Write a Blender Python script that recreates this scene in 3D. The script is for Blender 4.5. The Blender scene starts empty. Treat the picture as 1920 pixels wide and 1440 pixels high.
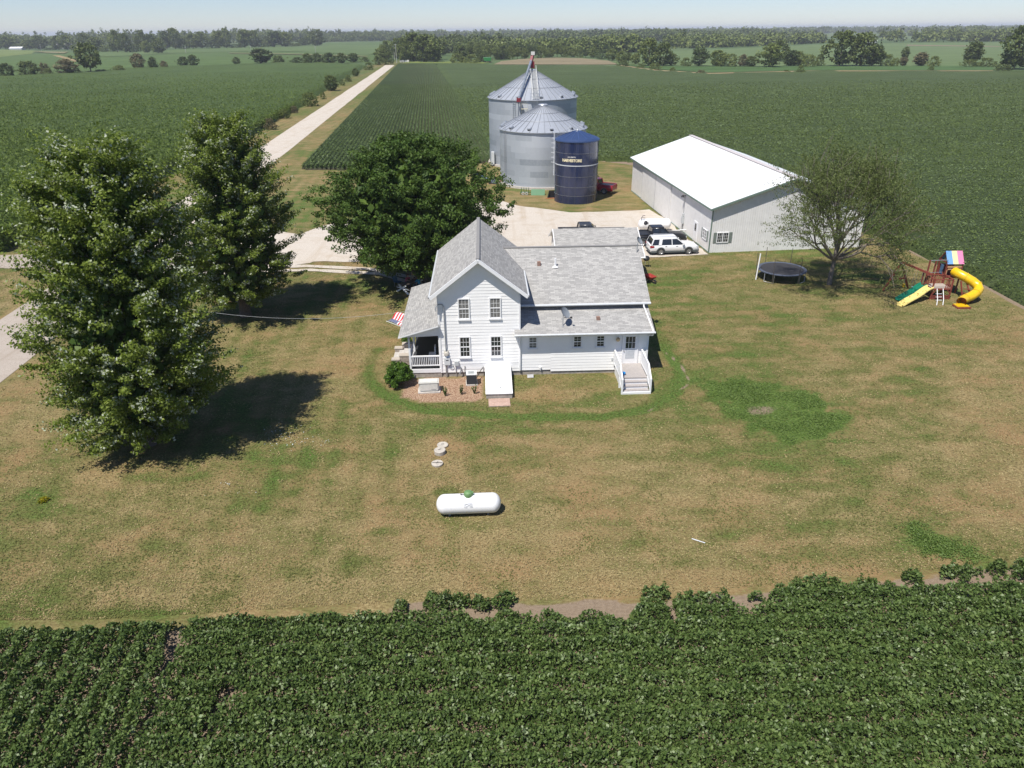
import bpy, bmesh, math, random
import numpy as np
from mathutils import Vector, Matrix
R = math.radians
random.seed(7); RNG = np.random.default_rng(7)
S = bpy.context.scene
COL = S.collection
PI = math.pi

# ------------------------------------------------------------------ camera
EYE = Vector((0, 0, 20.5)); PITCH = R(26.36); ROLL = R(0.54); FPX = 1340.0
cam_d = bpy.data.cameras.new("camera"); cam = bpy.data.objects.new("camera", cam_d); COL.objects.link(cam)
cam_d.sensor_width = 36; cam_d.lens = 36 * FPX / 1920; cam_d.clip_start = 0.5; cam_d.clip_end = 60000
_r0 = Vector((1, 0, 0)); _fw = Vector((0, math.cos(PITCH), -math.sin(PITCH))); _u0 = Vector((0, math.sin(PITCH), math.cos(PITCH)))
_rt = _r0 * math.cos(ROLL) - _u0 * math.sin(ROLL); _up = _u0 * math.cos(ROLL) + _r0 * math.sin(ROLL)
cam.matrix_world = Matrix(((_rt.x, _up.x, -_fw.x, EYE.x), (_rt.y, _up.y, -_fw.y, EYE.y), (_rt.z, _up.z, -_fw.z, EYE.z), (0, 0, 0, 1)))
S.camera = cam

# ------------------------------------------------------------------ light
SUN_EL = R(62); SUN_AZ = R(37)         # shadows fall towards +x and +y
to_sun = Vector((-math.sin(SUN_AZ) * math.cos(SUN_EL), -math.cos(SUN_AZ) * math.cos(SUN_EL), math.sin(SUN_EL)))
W = bpy.data.worlds.new("World"); S.world = W; W.use_nodes = True
nt = W.node_tree; nt.nodes.clear()
sky = nt.nodes.new("ShaderNodeTexSky"); sky.sky_type = 'NISHITA'; sky.sun_disc = False
sky.sun_elevation = SUN_EL; sky.sun_rotation = math.atan2(to_sun.x, to_sun.y)
sky.altitude = 1500; sky.air_density = 1.0; sky.dust_density = 0.3; sky.ozone_density = 4.0
bg = nt.nodes.new("ShaderNodeBackground"); bg.inputs[1].default_value = 0.115
wo = nt.nodes.new("ShaderNodeOutputWorld")
tint = nt.nodes.new("ShaderNodeMix"); tint.data_type = 'RGBA'; tint.blend_type = 'MULTIPLY'; tint.inputs[0].default_value = 1.0; tint.inputs[7].default_value = (0.68, 0.68, 0.765, 1)
nt.links.new(sky.outputs[0], tint.inputs[6]); nt.links.new(tint.outputs[2], bg.inputs[0]); nt.links.new(bg.outputs[0], wo.inputs[0])
sd = bpy.data.lights.new("sun", 'SUN'); sd.energy = 4.6; sd.angle = R(0.5); sd.color = (1.0, 0.955, 0.89)
sun = bpy.data.objects.new("sun", sd); COL.objects.link(sun)
sun.rotation_euler = to_sun.to_track_quat('Z', 'Y').to_euler()
S.view_settings.view_transform = 'Standard'; S.view_settings.look = 'None'
S.view_settings.exposure = 0.42; S.view_settings.gamma = 1.0
S.cycles.max_bounces = 5; S.cycles.diffuse_bounces = 2; S.cycles.transmission_bounces = 3; S.cycles.transparent_max_bounces = 4
S.cycles.volume_bounces = 0

def G(px, py, z=0.0):
    """point of the world at height z seen at a pixel of the 1920x1440 photograph"""
    d = _fw + _rt * ((px - 960) / FPX) - _up * ((py - 720) / FPX)
    t = (z - EYE.z) / d.z
    p = EYE + d * t
    return (p.x, p.y)
def HT(base, py):
    """height above a ground point whose image row is py"""
    lo, hi = 0.0, 80.0
    for _ in range(40):
        m = (lo + hi) / 2
        d = Vector((base[0], base[1], m)) - EYE
        y = 720 - FPX * d.dot(_up) / d.dot(_fw)
        if y > py: lo = m
        else: hi = m
    return lo

# ------------------------------------------------------------------ materials
def new_mat(name):
    m = bpy.data.materials.new(name); m.use_nodes = True
    n = m.node_tree; n.nodes.clear()
    o = n.nodes.new("ShaderNodeOutputMaterial"); b = n.nodes.new("ShaderNodeBsdfPrincipled")
    n.links.new(b.outputs[0], o.inputs[0])
    return m, n, b, o
def nd(n, t, **kw):
    x = n.nodes.new(t)
    for k, v in kw.items():
        if k.startswith('i_'): x.inputs[k[2:].replace('_', ' ')].default_value = v
        else: setattr(x, k, v)
    return x
def noise(n, scale, detail=3, coord=None, rough=0.55, dist=0.0):
    x = nd(n, "ShaderNodeTexNoise"); x.inputs['Scale'].default_value = scale; x.inputs['Detail'].default_value = detail
    x.inputs['Roughness'].default_value = rough; x.inputs['Distortion'].default_value = dist
    if coord: n.links.new(coord, x.inputs['Vector'])
    return x.outputs['Fac']
def coord(n, kind='Object', scale=None):
    if kind == 'Pos':
        c = nd(n, "ShaderNodeNewGeometry").outputs['Position']
    else:
        c = nd(n, "ShaderNodeTexCoord").outputs[kind]
    if scale:
        mp = nd(n, "ShaderNodeMapping"); mp.inputs['Scale'].default_value = scale; n.links.new(c, mp.inputs['Vector']); c = mp.outputs[0]
    return c
def ramp(n, fac, stops, interp='LINEAR'):
    r = nd(n, "ShaderNodeValToRGB"); r.color_ramp.interpolation = interp
    e = r.color_ramp.elements
    while len(e) < len(stops): e.new(0.5)
    for i, (p, c) in enumerate(stops):
        e[i].position = p
        e[i].color = (c, c, c, 1) if isinstance(c, (int, float)) else (*c, 1)
    n.links.new(fac, r.inputs[0]); return r.outputs[0]
def mixc(n, fac, a, b, mode='MIX'):
    x = nd(n, "ShaderNodeMix", data_type='RGBA', blend_type=mode)
    for s, v in ((0, fac), (6, a), (7, b)):
        if hasattr(v, 'links') or isinstance(v, bpy.types.NodeSocket): n.links.new(v, x.inputs[s])
        elif s == 0: x.inputs[0].default_value = v
        else: x.inputs[s].default_value = (*v, 1)
    return x.outputs[2]
def math_(n, op, a, b=0.0, clamp=False):
    x = nd(n, "ShaderNodeMath", operation=op, use_clamp=clamp)
    for i, v in enumerate((a, b)):
        if isinstance(v, bpy.types.NodeSocket): n.links.new(v, x.inputs[i])
        else: x.inputs[i].default_value = v
    return x.outputs[0]
def bump(n, b, h, strength=0.4, dist=0.05):
    x = nd(n, "ShaderNodeBump"); x.inputs['Strength'].default_value = strength; x.inputs['Distance'].default_value = dist
    n.links.new(h, x.inputs['Height']); n.links.new(x.outputs[0], b.inputs['Normal'])
MATS = {}
def M(name, col, rough=0.6, metal=0.0, var=0.08, vs=6.0, spec=0.5, emit=None, coat=0.0):
    """painted or plain surface with a little procedural wear"""
    if name in MATS: return MATS[name]
    m, n, b, o = new_mat(name)
    f = noise(n, vs, 4, coord(n, 'Pos'))
    lo = tuple(max(0, c * (1 - var)) for c in col); hi = tuple(min(1, c * (1 + var)) for c in col)
    n.links.new(ramp(n, f, [(0.3, lo), (0.7, hi)]), b.inputs['Base Color'])
    b.inputs['Roughness'].default_value = rough; b.inputs['Metallic'].default_value = metal
    b.inputs['Specular IOR Level'].default_value = spec; b.inputs['Coat Weight'].default_value = coat
    MATS[name] = m; return m

white = M('white_paint', (0.78, 0.79, 0.80), 0.45, var=0.03)
trim = M('white_trim', (0.80, 0.80, 0.80), 0.4, var=0.02)
sidingm = M('vinyl_siding', (0.88, 0.87, 0.85), 0.42, var=0.025, vs=2)
greytrim = M('gutter_grey', (0.55, 0.57, 0.58), 0.4)
foundm = M('block_foundation', (0.33, 0.30, 0.26), 0.9, var=0.25, vs=5)
dark = M('dark_interior', (0.02, 0.02, 0.022), 0.6)
black = M('black_plastic', (0.025, 0.025, 0.027), 0.5)
rubber = M('rubber', (0.03, 0.03, 0.03), 0.85)
glass = M('window_glass', (0.025, 0.028, 0.03), 0.06, var=0.3, spec=0.8)
curtain = M('curtain_glass', (0.17, 0.17, 0.165), 0.15, var=0.35, vs=9, spec=0.7)
carglass = M('car_glass', (0.02, 0.024, 0.03), 0.05, spec=0.8)
chrome = M('chrome', (0.6, 0.6, 0.6), 0.2, metal=1)
alloy = M('alloy_rim', (0.5, 0.5, 0.52), 0.35, metal=0.7)
steel = M('galvanized_pipe', (0.42, 0.44, 0.46), 0.4, metal=0.6)
concrete = M('concrete', (0.48, 0.45, 0.41), 0.9, var=0.15, vs=4)
wood_red = M('redwood_stain', (0.20, 0.045, 0.03), 0.65, var=0.25, vs=8)
deckm = M('deck_boards', (0.36, 0.33, 0.31), 0.7, var=0.12, vs=9)
bark = M('bark', (0.11, 0.085, 0.065), 0.95, var=0.35, vs=10)
bark_grey = M('bark_grey', (0.17, 0.145, 0.12), 0.95, var=0.35, vs=10)

def leaf_mat(name, c_lo, c_mid, c_hi, pale=None, pale_amt=0.0, trans=0.35, clump=0.7, rough=0.55, stretch=None):
    m, n, b, o = new_mat(name)
    g = nd(n, "ShaderNodeNewGeometry")
    rnd = g.outputs['Random Per Island']
    big = noise(n, clump, 2, g.outputs['Position'])
    f = math_(n, 'ADD', math_(n, 'MULTIPLY', rnd, 0.6), math_(n, 'MULTIPLY', big, 0.5))
    c = ramp(n, f, [(0.15, c_lo), (0.5, c_mid), (0.9, c_hi)])
    if pale:
        big2 = noise(n, clump * 1.7, 4 if stretch else 2, coord(n, 'Pos', stretch) if stretch else g.outputs['Position'])
        rw = .2 if stretch else .38
        p = math_(n, 'ADD', math_(n, 'MULTIPLY', rnd, rw), big2)
        pf = ramp(n, p, [(.56 + rw - pale_amt, 0.0), (.64 + rw - pale_amt, 1.0)])
        c = mixc(n, pf, c, pale)
    n.links.new(c, b.inputs['Base Color']); b.inputs['Roughness'].default_value = rough
    b.inputs['Specular IOR Level'].default_value = 0.22
    t = nd(n, "ShaderNodeBsdfTranslucent"); n.links.new(mixc(n, 0.5, c, (0.16, 0.22, 0.03), 'MIX'), t.inputs['Color'])
    mx = nd(n, "ShaderNodeMixShader"); mx.inputs[0].default_value = trans
    n.links.new(b.outputs[0], mx.inputs[1]); n.links.new(t.outputs[0], mx.inputs[2]); n.links.new(mx.outputs[0], o.inputs[0])
    return m
L_silver = leaf_mat('silver_maple_leaves', (0.062, 0.095, 0.012), (0.15, 0.205, 0.026), (0.26, 0.32, 0.06), pale=(0.54, 0.58, 0.45), pale_amt=0.12, trans=0.4)
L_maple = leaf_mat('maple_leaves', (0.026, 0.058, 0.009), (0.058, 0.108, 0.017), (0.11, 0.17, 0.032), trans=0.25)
L_locust = leaf_mat('honey_locust_leaves', (0.065, 0.087, 0.024), (0.115, 0.145, 0.042), (0.175, 0.21, 0.075), trans=0.3)
L_soy = leaf_mat('soybean_leaves', (0.032, 0.058, 0.014), (0.078, 0.125, 0.031), (0.16, 0.22, 0.066), pale=(0.25, 0.31, 0.16), pale_amt=0.06, trans=0.2, clump=1.2, rough=0.5)
L_soyfar = leaf_mat('field_leaves', (0.058, 0.085, 0.018), (0.09, 0.13, 0.030), (0.125, 0.168, 0.044), pale=(0.15, 0.20, 0.085), pale_amt=0.10, trans=0.2, clump=0.3, stretch=(.22, 1.0, 1.0))
L_soyrow = leaf_mat('row_leaves', (0.045, 0.075, 0.02), (0.085, 0.13, 0.038), (0.14, 0.19, 0.06), pale=(0.26, 0.32, 0.17), pale_amt=0.05, trans=0.2, clump=0.1)
L_corn = leaf_mat('corn_leaves', (0.06, 0.10, 0.014), (0.105, 0.155, 0.024), (0.16, 0.215, 0.045), trans=0.25, clump=0.25)
L_bush = leaf_mat('bush_leaves', (0.03, 0.07, 0.008), (0.06, 0.12, 0.012), (0.10, 0.18, 0.025), trans=0.25)
L_far = [leaf_mat('oak_leaves', (0.05, 0.072, 0.018), (0.09, 0.12, 0.030), (0.15, 0.18, 0.05), trans=0.15, clump=0.15),
         leaf_mat('elm_leaves', (0.075, 0.105, 0.024), (0.125, 0.16, 0.036), (0.185, 0.215, 0.06), trans=0.15, clump=0.15),
         leaf_mat('cedar_leaves', (0.036, 0.06, 0.018), (0.065, 0.095, 0.027), (0.11, 0.14, 0.045), trans=0.1, clump=0.15),
         leaf_mat('pale_brush_leaves', (0.10, 0.13, 0.03), (0.15, 0.18, 0.042), (0.21, 0.24, 0.065), trans=0.15, clump=0.15),
         leaf_mat('dry_brush_leaves', (0.11, 0.10, 0.045), (0.15, 0.13, 0.065), (0.2, 0.17, 0.09), trans=0.15, clump=0.15)]

# ------------------------------------------------------------------ mesh helpers
class MB:
    def __init__(s): s.v = []; s.f = []; s.m = []; s.uv = []; s.sm = []
    def face(s, pts, mi=0, uv=None, smooth=False):
        i = len(s.v); s.v += [tuple(p) for p in pts]; s.f.append(tuple(range(i, i + len(pts)))); s.m.append(mi); s.uv.append(uv); s.sm.append(smooth)
        return s
    def grid(s, rows, mi=0, smooth=True, closed=False):
        """rows: list of rings with the same number of points"""
        base = len(s.v); n = len(rows[0])
        for r in rows: s.v += [tuple(p) for p in r]
        for j in range(len(rows) - 1):
            for i in range(n if closed else n - 1):
                a = base + j * n + i; b = base + j * n + (i + 1) % n
                s.f.append((a, b, b + n, a + n)); s.m.append(mi); s.uv.append(None); s.sm.append(smooth)
        return s
    def box(s, x0, x1, y0, y1, z0, z1, mi=0, T=None):
        P = [Vector(p) for p in ((x0, y0, z0), (x1, y0, z0), (x1, y1, z0), (x0, y1, z0), (x0, y0, z1), (x1, y0, z1), (x1, y1, z1), (x0, y1, z1))]
        if T is not None: P = [T @ p for p in P]
        b = len(s.v); s.v += [tuple(p) for p in P]
        for q in ((0, 3, 2, 1), (4, 5, 6, 7), (0, 1, 5, 4), (1, 2, 6, 5), (2, 3, 7, 6), (3, 0, 4, 7)):
            s.f.append(tuple(b + k for k in q)); s.m.append(mi); s.uv.append(None); s.sm.append(False)
        return s
    def bar(s, p0, p1, w, h, mi=0, up=(0, 0, 1)):
        p0 = Vector(p0); p1 = Vector(p1); d = p1 - p0; L = d.length; d.normalize()
        x = d.cross(Vector(up))
        if x.length < 1e-4: x = d.cross(Vector((0, 1, 0)))
        x.normalize(); z = x.cross(d)
        T = Matrix(((x.x, d.x, z.x, p0.x), (x.y, d.y, z.y, p0.y), (x.z, d.z, z.z, p0.z), (0, 0, 0, 1)))
        return s.box(-w / 2, w / 2, 0, L, -h / 2, h / 2, mi, T)
    def tube(s, pts, rad, seg=8, mi=0, caps=True):
        pts = [Vector(p) for p in pts]; n = len(pts)
        rr = rad if isinstance(rad, (list, tuple)) else [rad] * n
        rings = []; ref = None
        for i, p in enumerate(pts):
            d = (pts[min(i + 1, n - 1)] - pts[max(i - 1, 0)]).normalized()
            if ref is None: ref = Vector((0, 0, 1)) if abs(d.z) < 0.9 else Vector((1, 0, 0))
            x = d.cross(ref).normalized(); y = x.cross(d).normalized(); ref = y
            rings.append([p + (x * math.cos(2 * PI * k / seg) + y * math.sin(2 * PI * k / seg)) * rr[i] for k in range(seg)])
        s.grid(rings, mi, True, True)
        if caps: s.face(rings[0], mi); s.face(list(reversed(rings[-1])), mi)
        return s
    def lathe(s, prof, seg=24, c=(0, 0, 0), mi=0, axis='z', smooth=True, mis=None):
        rows = []
        for r, z in prof:
            row = []
            for k in range(seg):
                a = 2 * PI * k / seg; x, y = r * math.cos(a), r * math.sin(a)
                p = (x, y, z) if axis == 'z' else ((z, x, y) if axis == 'x' else (x, z, y))
                row.append((p[0] + c[0], p[1] + c[1], p[2] + c[2]))
            rows.append(row)
        for j in range(len(rows) - 1): s.grid([rows[j], rows[j + 1]], mis[j] if mis else mi, smooth, True)
        return s
    def build(s, name, mats, parent=None, merge=False):
        me = bpy.data.meshes.new(name); me.from_pydata(s.v, [], s.f)
        mats = mats if isinstance(mats, (list, tuple)) else [mats]
        for m in mats: me.materials.append(m)
        me.polygons.foreach_set('material_index', s.m); me.polygons.foreach_set('use_smooth', s.sm)
        if any(u is not None for u in s.uv):
            l = me.uv_layers.new(name='UVMap'); k = 0
            for f, u in zip(s.f, s.uv):
                for i in range(len(f)):
                    if u is not None: l.data[k].uv = u[i]
                    k += 1
        if merge:
            bm = bmesh.new(); bm.from_mesh(me); bmesh.ops.remove_doubles(bm, verts=bm.verts, dist=1e-4); bm.to_mesh(me); bm.free()
        me.update()
        o = bpy.data.objects.new(name, me); COL.objects.link(o)
        if parent: o.parent = parent
        return o
def build_each(mb, name, mats, parent):
    """every loose piece of mb becomes an object of its own"""
    par = list(range(len(mb.v)))
    def find(a):
        while par[a] != a: par[a] = par[par[a]]; a = par[a]
        return a
    for f in mb.f:
        for k in f[1:]: par[find(k)] = find(f[0])
    groups = {}
    for i, f in enumerate(mb.f): groups.setdefault(find(f[0]), []).append(i)
    out = []
    for g in groups.values():
        m2 = MB()
        for i in g:
            ids = mb.f[i]; m2.face([mb.v[k] for k in ids], mb.m[i], mb.uv[i], mb.sm[i])
        out.append(m2.build(name, mats, parent, merge=True))
    return out
def np_mesh(name, V, F, mats, parent=None, smooth=False):
    me = bpy.data.meshes.new(name); nv = len(V); nf, k = F.shape
    me.vertices.add(nv); me.vertices.foreach_set('co', np.ascontiguousarray(V, dtype=np.float32).ravel())
    me.loops.add(nf * k); me.loops.foreach_set('vertex_index', np.ascontiguousarray(F, dtype=np.int32).ravel())
    me.polygons.add(nf); me.polygons.foreach_set('loop_start', np.arange(0, nf * k, k, dtype=np.int32))
    if smooth: me.polygons.foreach_set('use_smooth', np.ones(nf, dtype=bool))
    for m in (mats if isinstance(mats, (list, tuple)) else [mats]): me.materials.append(m)
    me.update(calc_edges=True); me.validate()
    o = bpy.data.objects.new(name, me); COL.objects.link(o)
    if parent: o.parent = parent
    return o
def tag(o, label=None, cat=None, group=None, kind=None):
    if label: o['label'] = label
    if cat: o['category'] = cat
    if group: o['group'] = group
    if kind: o['kind'] = kind
    return o
def thing(name, label, cat, loc=(0, 0, 0), rz=0.0, group=None):
    o = bpy.data.objects.new(name, None); COL.objects.link(o); o.location = loc; o.rotation_euler = (0, 0, rz)
    o.empty_display_size = 0.3
    return tag(o, label, cat, group)
def copy_tree(o, parent=None):
    c = o.copy(); COL.objects.link(c)
    if parent: c.parent = parent
    for ch in list(o.children): copy_tree(ch, c)
    return c
def bevel(o, w, seg=2, ang=0.6):
    bm = bmesh.new(); bm.from_mesh(o.data)
    bmesh.ops.remove_doubles(bm, verts=bm.verts, dist=1e-4)
    es = [e for e in bm.edges if len(e.link_faces) == 2 and e.calc_face_angle(0) > ang]
    bmesh.ops.bevel(bm, geom=es, offset=w, segments=seg, affect='EDGES', clamp_overlap=True)
    bm.to_mesh(o.data); bm.free(); return o

# value noise on arrays
_tab = RNG.random((256, 256))
def vn(x, y, s=1.0, seed=0):
    x = np.asarray(x) * s + seed * 17.3; y = np.asarray(y) * s + seed * 31.7
    xi = np.floor(x).astype(int); yi = np.floor(y).astype(int); fx = x - xi; fy = y - yi
    fx = fx * fx * (3 - 2 * fx); fy = fy * fy * (3 - 2 * fy)
    t = lambda a, b: _tab[a % 256, b % 256]
    return (t(xi, yi) * (1 - fx) + t(xi + 1, yi) * fx) * (1 - fy) + (t(xi, yi + 1) * (1 - fx) + t(xi + 1, yi + 1) * fx) * fy
def fbm(x, y, s, seed=0, o=4):
    r = 0; a = 0.5; tot = 0
    for i in range(o): r = r + a * vn(x, y, s, seed + i); tot += a; a *= 0.55; s *= 2.03
    return r / tot
def inpoly(x, y, poly):
    x = np.asarray(x); y = np.asarray(y); r = np.zeros(x.shape, bool); n = len(poly)
    for i in range(n):
        x0, y0 = poly[i]; x1, y1 = poly[(i + 1) % n]
        if y0 == y1: continue
        c = ((y0 > y) != (y1 > y)) & (x < (x1 - x0) * (y - y0) / (y1 - y0) + x0); r ^= c
    return r
def segdist(x, y, pts, closed=False):
    d = np.full(np.shape(x), 1e9); n = len(pts)
    for i in range(n if closed else n - 1):
        ax, ay = pts[i]; bx, by = pts[(i + 1) % n]; dx, dy = bx - ax, by - ay
        t = np.clip(((x - ax) * dx + (y - ay) * dy) / (dx * dx + dy * dy + 1e-9), 0, 1)
        d = np.minimum(d, np.hypot(x - ax - t * dx, y - ay - t * dy))
    return d

def leaves(C, size, aspect=0.6, up=0.5, outv=None, out=0.0, jitter=0.4, fold=False):
    """one four-cornered leaf per point of C"""
    n = len(C); N = RNG.normal(size=(n, 3)); N /= np.linalg.norm(N, axis=1)[:, None]
    N[:, 2] += up
    if outv is not None: N += outv * out
    N /= np.linalg.norm(N, axis=1)[:, None] + 1e-9
    A = RNG.normal(size=(n, 3)); A -= (A * N).sum(1)[:, None] * N; A /= np.linalg.norm(A, axis=1)[:, None] + 1e-9
    B = np.cross(N, A); s = (size * (1 + jitter * (RNG.random(n) * 2 - 1)))[:, None]
    a = A * s * 0.5; b = B * s * 0.5 * aspect; dr = -N * s * 0.12
    V = np.stack([C - a, C - b * 1.0 + a * 0.1 + dr * 0, C + a + dr, C + b + a * 0.1], axis=1).reshape(-1, 3)
    F = np.arange(4 * n, dtype=np.int32).reshape(-1, 4)
    return V, F

# ------------------------------------------------------------------ layout lines shared by ground and crops
road_c = lambda y: -33.05 - 0.0891 * y                    # road centre line
ROADW = 3.15
field_right = [(41.2, 20), (41.25, 56.5), (41.35, 62), (40.6, 69), (39.9, 73), (38.5, 85), (36.5, 108), (21.5, 126.0), (16, 127.4), (1.0, 131.5), (-3.0, 136)]
strip_l = lambda y: -34.65 - 0.0998 * (y - 122.3)
corn_poly = [(-53.2, 73), (-55.3, 120), (-57.7, 175), (-60.4, 197), (-62.4, 225), (-79, 366), (-91, 504), G(600, 118), G(420, 124), G(250, 131), G(100, 141), G(0, 148), G(-200, 165), G(-420, 190), (-200, 73)]
yard_soy = [(-30, 19.9), (-19.6, 20.3), (-13.1, 20.7), (-6.8, 21.15), (-2.2, 21.45), (0.6, 21.3), (5, 21.5), (8.5, 21.8), (12, 22.2), (16.2, 22.8), (19, 23.0), (22.5, 23.7), (30, 24.6)]
SOYX = np.array([p[0] for p in yard_soy]); SOYY = np.array([p[1] for p in yard_soy])
drive_main = [(-36, 80), (-29, 83.5), (-23.8, 79.6), (-21.9, 83.9), (-14, 90.5), (-7, 95.8), (-1.2, 96.4), (1.94, 92.8), (4.95, 91.2), (7.3, 89.5), (12.3, 89.7), (17.5, 90.6), (19.3, 84), (18.7, 81), (19.2, 74.5), (19.9, 71.3), (19.8, 70.4),
              (13.3, 69.6), (12.2, 66.4), (11.6, 62), (8, 60.4), (4.2, 63), (1.5, 66), (-6, 68.4), (-14, 69.3), (-19.8, 69.0), (-20.0, 68.6), (-27, 66), (-37, 62)]
track_a = [(-36, 66.5), (-26, 67.4), (-20.0, 67.7), (-13.6, 66.5), (-8, 63), (-6.5, 58)]
track_b = [(-36, 64.6), (-26, 65.9), (-19.3, 66.4), (-12.4, 65.0), (-8.8, 62)]
ring = [(-9.6, 47.2), (-9.7, 43.2), (-8.2, 40.0), (-5.1, 37.8), (-0.0, 37.0), (5.3, 36.9), (8.3, 37.8), (10.4, 40.0), (11.3, 43.5), (10.95, 47.2)]
patch1 = [(10.6, 42.0), (14.5, 42.2), (19.3, 39.6), (20.0, 36.5), (19.1, 34.5), (15.2, 33.2), (13.3, 35.8), (12.4, 39.0)]
patch2 = [(17.4, 26.2), (18.6, 26.6), (19.7, 25.9), (20.5, 24.8), (20.6, 23.9), (18.5, 23.6), (17.1, 24.7)]
mulch = [(-7.1, 42.3), (-6.8, 39.6), (-5.6, 38.9), (-4.3, 38.8), (-1.85, 39.2), (-1.75, 42.5), (-4.6, 42.45)]

def axis(a, b, d, lo, hi, g=1.25):
    c = list(np.arange(a, b + 1e-6, d)); st = d
    l = []; x = a
    while x > lo: st *= g; x -= st; l.append(x)
    r = []; x = c[-1]; st = d
    while x < hi: st *= g; x += st; r.append(x)
    return np.array(l[::-1] + c + r)

# ------------------------------------------------------------------ ground: one sheet to the horizon
GREEN = {}
def build_ground():
    xs = axis(-56, 46, 0.3, -26000, 26000); ys = axis(13, 130, 0.3, -3000, 42000)
    X, Y = np.meshgrid(xs, ys)
    Z = np.zeros_like(X)
    dist = np.hypot(X, Y)
    Z += np.where(dist > 1500, (fbm(X, Y, 1 / 3000.0, 3, 2) - 0.5) * 30 * np.clip((dist - 1500) / 4000, 0, 1), 0)
    Z[dist > 1500] -= 3 * np.clip((dist[dist > 1500] - 1500) / 4000, 0, 1)
    V = np.stack([X, Y, Z], -1).reshape(-1, 3)
    ny, nx = X.shape
    i = np.arange(ny - 1)[:, None] * nx + np.arange(nx - 1)[None]
    F = np.stack([i, i + 1, i + nx + 1, i + nx], -1).reshape(-1, 4)
    o = np_mesh('ground', V, F, ground_mat(), smooth=True); tag(o, kind='structure')
    x = X.ravel(); y = Y.ravel()
    dr = x - road_c(y)
    lawn = ((x > -58) & (x < 43) & (y > 8) & (y < 138)) | ((dr > -13.5) & (dr < 10.5) & (y < 560) & (y > -200))
    # lush green amount
    g = fbm(x, y, 0.12, 5, 4) * 0.9 + fbm(x, y, 0.45, 9, 3) * 0.35 - 0.40
    g = np.clip((g - 0.04) * 2.6, 0, 1) * 0.50 + 0.10
    # mowing stripes along the house yard
    st = np.where(x < -2, np.sin((x + y * 0.12) * 4.2), np.sin((y - x * 0.10) * 3.6)) * (.4 + 1.2 * vn(x, y, .09, 33))
    g += 0.085 * st * (segdist(x, y, ring) > 2.2) + 0.06 * (y > 60)
    wob = (fbm(x, y, 0.6, 21, 3) - 0.5) * 1.6
    d = segdist(x, y, ring)
    g = np.maximum(g, np.clip(1.3 - d / 0.62 + wob * 0.35, 0, 1) * 1.0)
    for p, a in ((patch1, 1.0), (patch2, 1.0)):
        ins = inpoly(x, y, p); dd_ = segdist(x, y, p, True) * np.where(ins, 1, -1) + wob * 0.9; g = np.maximum(g, np.clip(0.45 + dd_ * 0.6 + (fbm(x, y, 1.1, 77, 3) - .5) * 1.6, 0, 1) * a)
    for (cx, cy, rx, ry, a) in ((1.8, 35.4, 2.6, 0.55, .6), (-17.5, 31, 3.0, 1.1, .55), (33, 56, 9, 8, .42), (22, 58, 9, 8, .42), (18, 46, 8, 6, .42), (28, 46, 10, 6, .34), (22, 33, 7, 4, .3), (7, 29, 5, 3, .25), (-20, 25, 5, 3.2, .38), (-12, 29, 5, 3, .32), (-14.5, 27.0, 3.3, .8, .45), (-10.5, 26.6, 3, .9, .35), (-9, 24.1, 4.2, 1.1, .45), (-6, 26.3, .9, .35, .5), (-24, 33, 2.6, 4.0, .45), (-3.4, 29.3, 1.2, .45, .5), (-5.9, 28.4, .7, .6, .5),
                                (-26, 46, 5, 4, .4), (12.5, 61, 2, 7, .55), (10.8, 49, 2.0, 6, .6), (-23, 62, 9, 3, .35), (19, 92, 4, 8, .5), (29, 59, 6, 2.5, .5), (36, 53.6, 3, .7, .4), (-12, 60, 6, 3, .3), (-3.6, 22.2, 12, .25, .25), (-15.5, 21.3, 5, .3, .7), (25, 26, 4, 1.2, .25), (27, 40, 6, 3, .22)):
        e = ((x - cx) / rx) ** 2 + ((y - cy) / ry) ** 2 + wob * 0.7
        g = np.maximum(g, np.clip(1.25 - e, 0, 1) * a)
    # dry areas
    for (cx, cy, rx, ry, a) in ((2.6, 40.2, 2.6, 1.3, .9), (-4, 32.8, 2.0, 2.0, .8), (4.5, 22.8, 18, .9, .8), (-12, 46, 5, 5, .45), (8, 30, 6, 2, .4), (4, 34, 5, 1.0, .5), (33, 35, 8, 10, .3)):
        e = ((x - cx) / rx) ** 2 + ((y - cy) / ry) ** 2 + wob * 0.5
        g = g * (1 - np.clip(1.25 - e, 0, 1) * a)
    # bare soil
    ys_edge = np.interp(x, SOYX, SOYY)
    soil = np.clip((ys_edge + 0.40 + wob * 0.6 - y) / 0.35, 0, 1) * (y < 26) * np.clip((x + 5.5) / 1.5 + wob * .4, 0, 1)
    soil = np.maximum(soil, np.clip((ys_edge - 0.3 - y) / 0.2, 0, 1) * (y < 26))
    worn = segdist(x, y, [(10.9, 46.2), (11.35, 44.5), (11.6, 42.6), (11.35, 41.2), (10.7, 40.3)])
    soil = np.maximum(soil, np.clip(1.0 - worn / 0.22 + wob * 0.35, 0, 1) * 0.8 * (worn < 0.6))
    worn2 = segdist(x, y, [(10.0, 39.2), (8.2, 37.6), (6.8, 37.0)])
    soil = np.maximum(soil, np.clip(1.0 - worn2 / 0.12 + wob * 0.3, 0, 1) * 0.7 * (worn2 < 0.4))
    blob = ((x - 15.2) / 2.2) ** 2 + ((y - 37.6) / 0.9) ** 2 + wob * 1.2
    soil = np.maximum(soil, np.clip(1 - blob, 0, 1) * 0.6)
    edge2 = segdist(x, y, [p for p in field_right]); soil = np.maximum(soil, np.clip(.8 - edge2 / 0.5 + wob * 0.6, 0, 1) * 0.6)
    soil = np.maximum(soil, inpoly(x, y, [(41.3, 20), (41.3, 62), (39, 85), (36.8, 108), (16, 127.8), (-2, 137), (400, 137), (400, 20)]) * 1.0)
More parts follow.
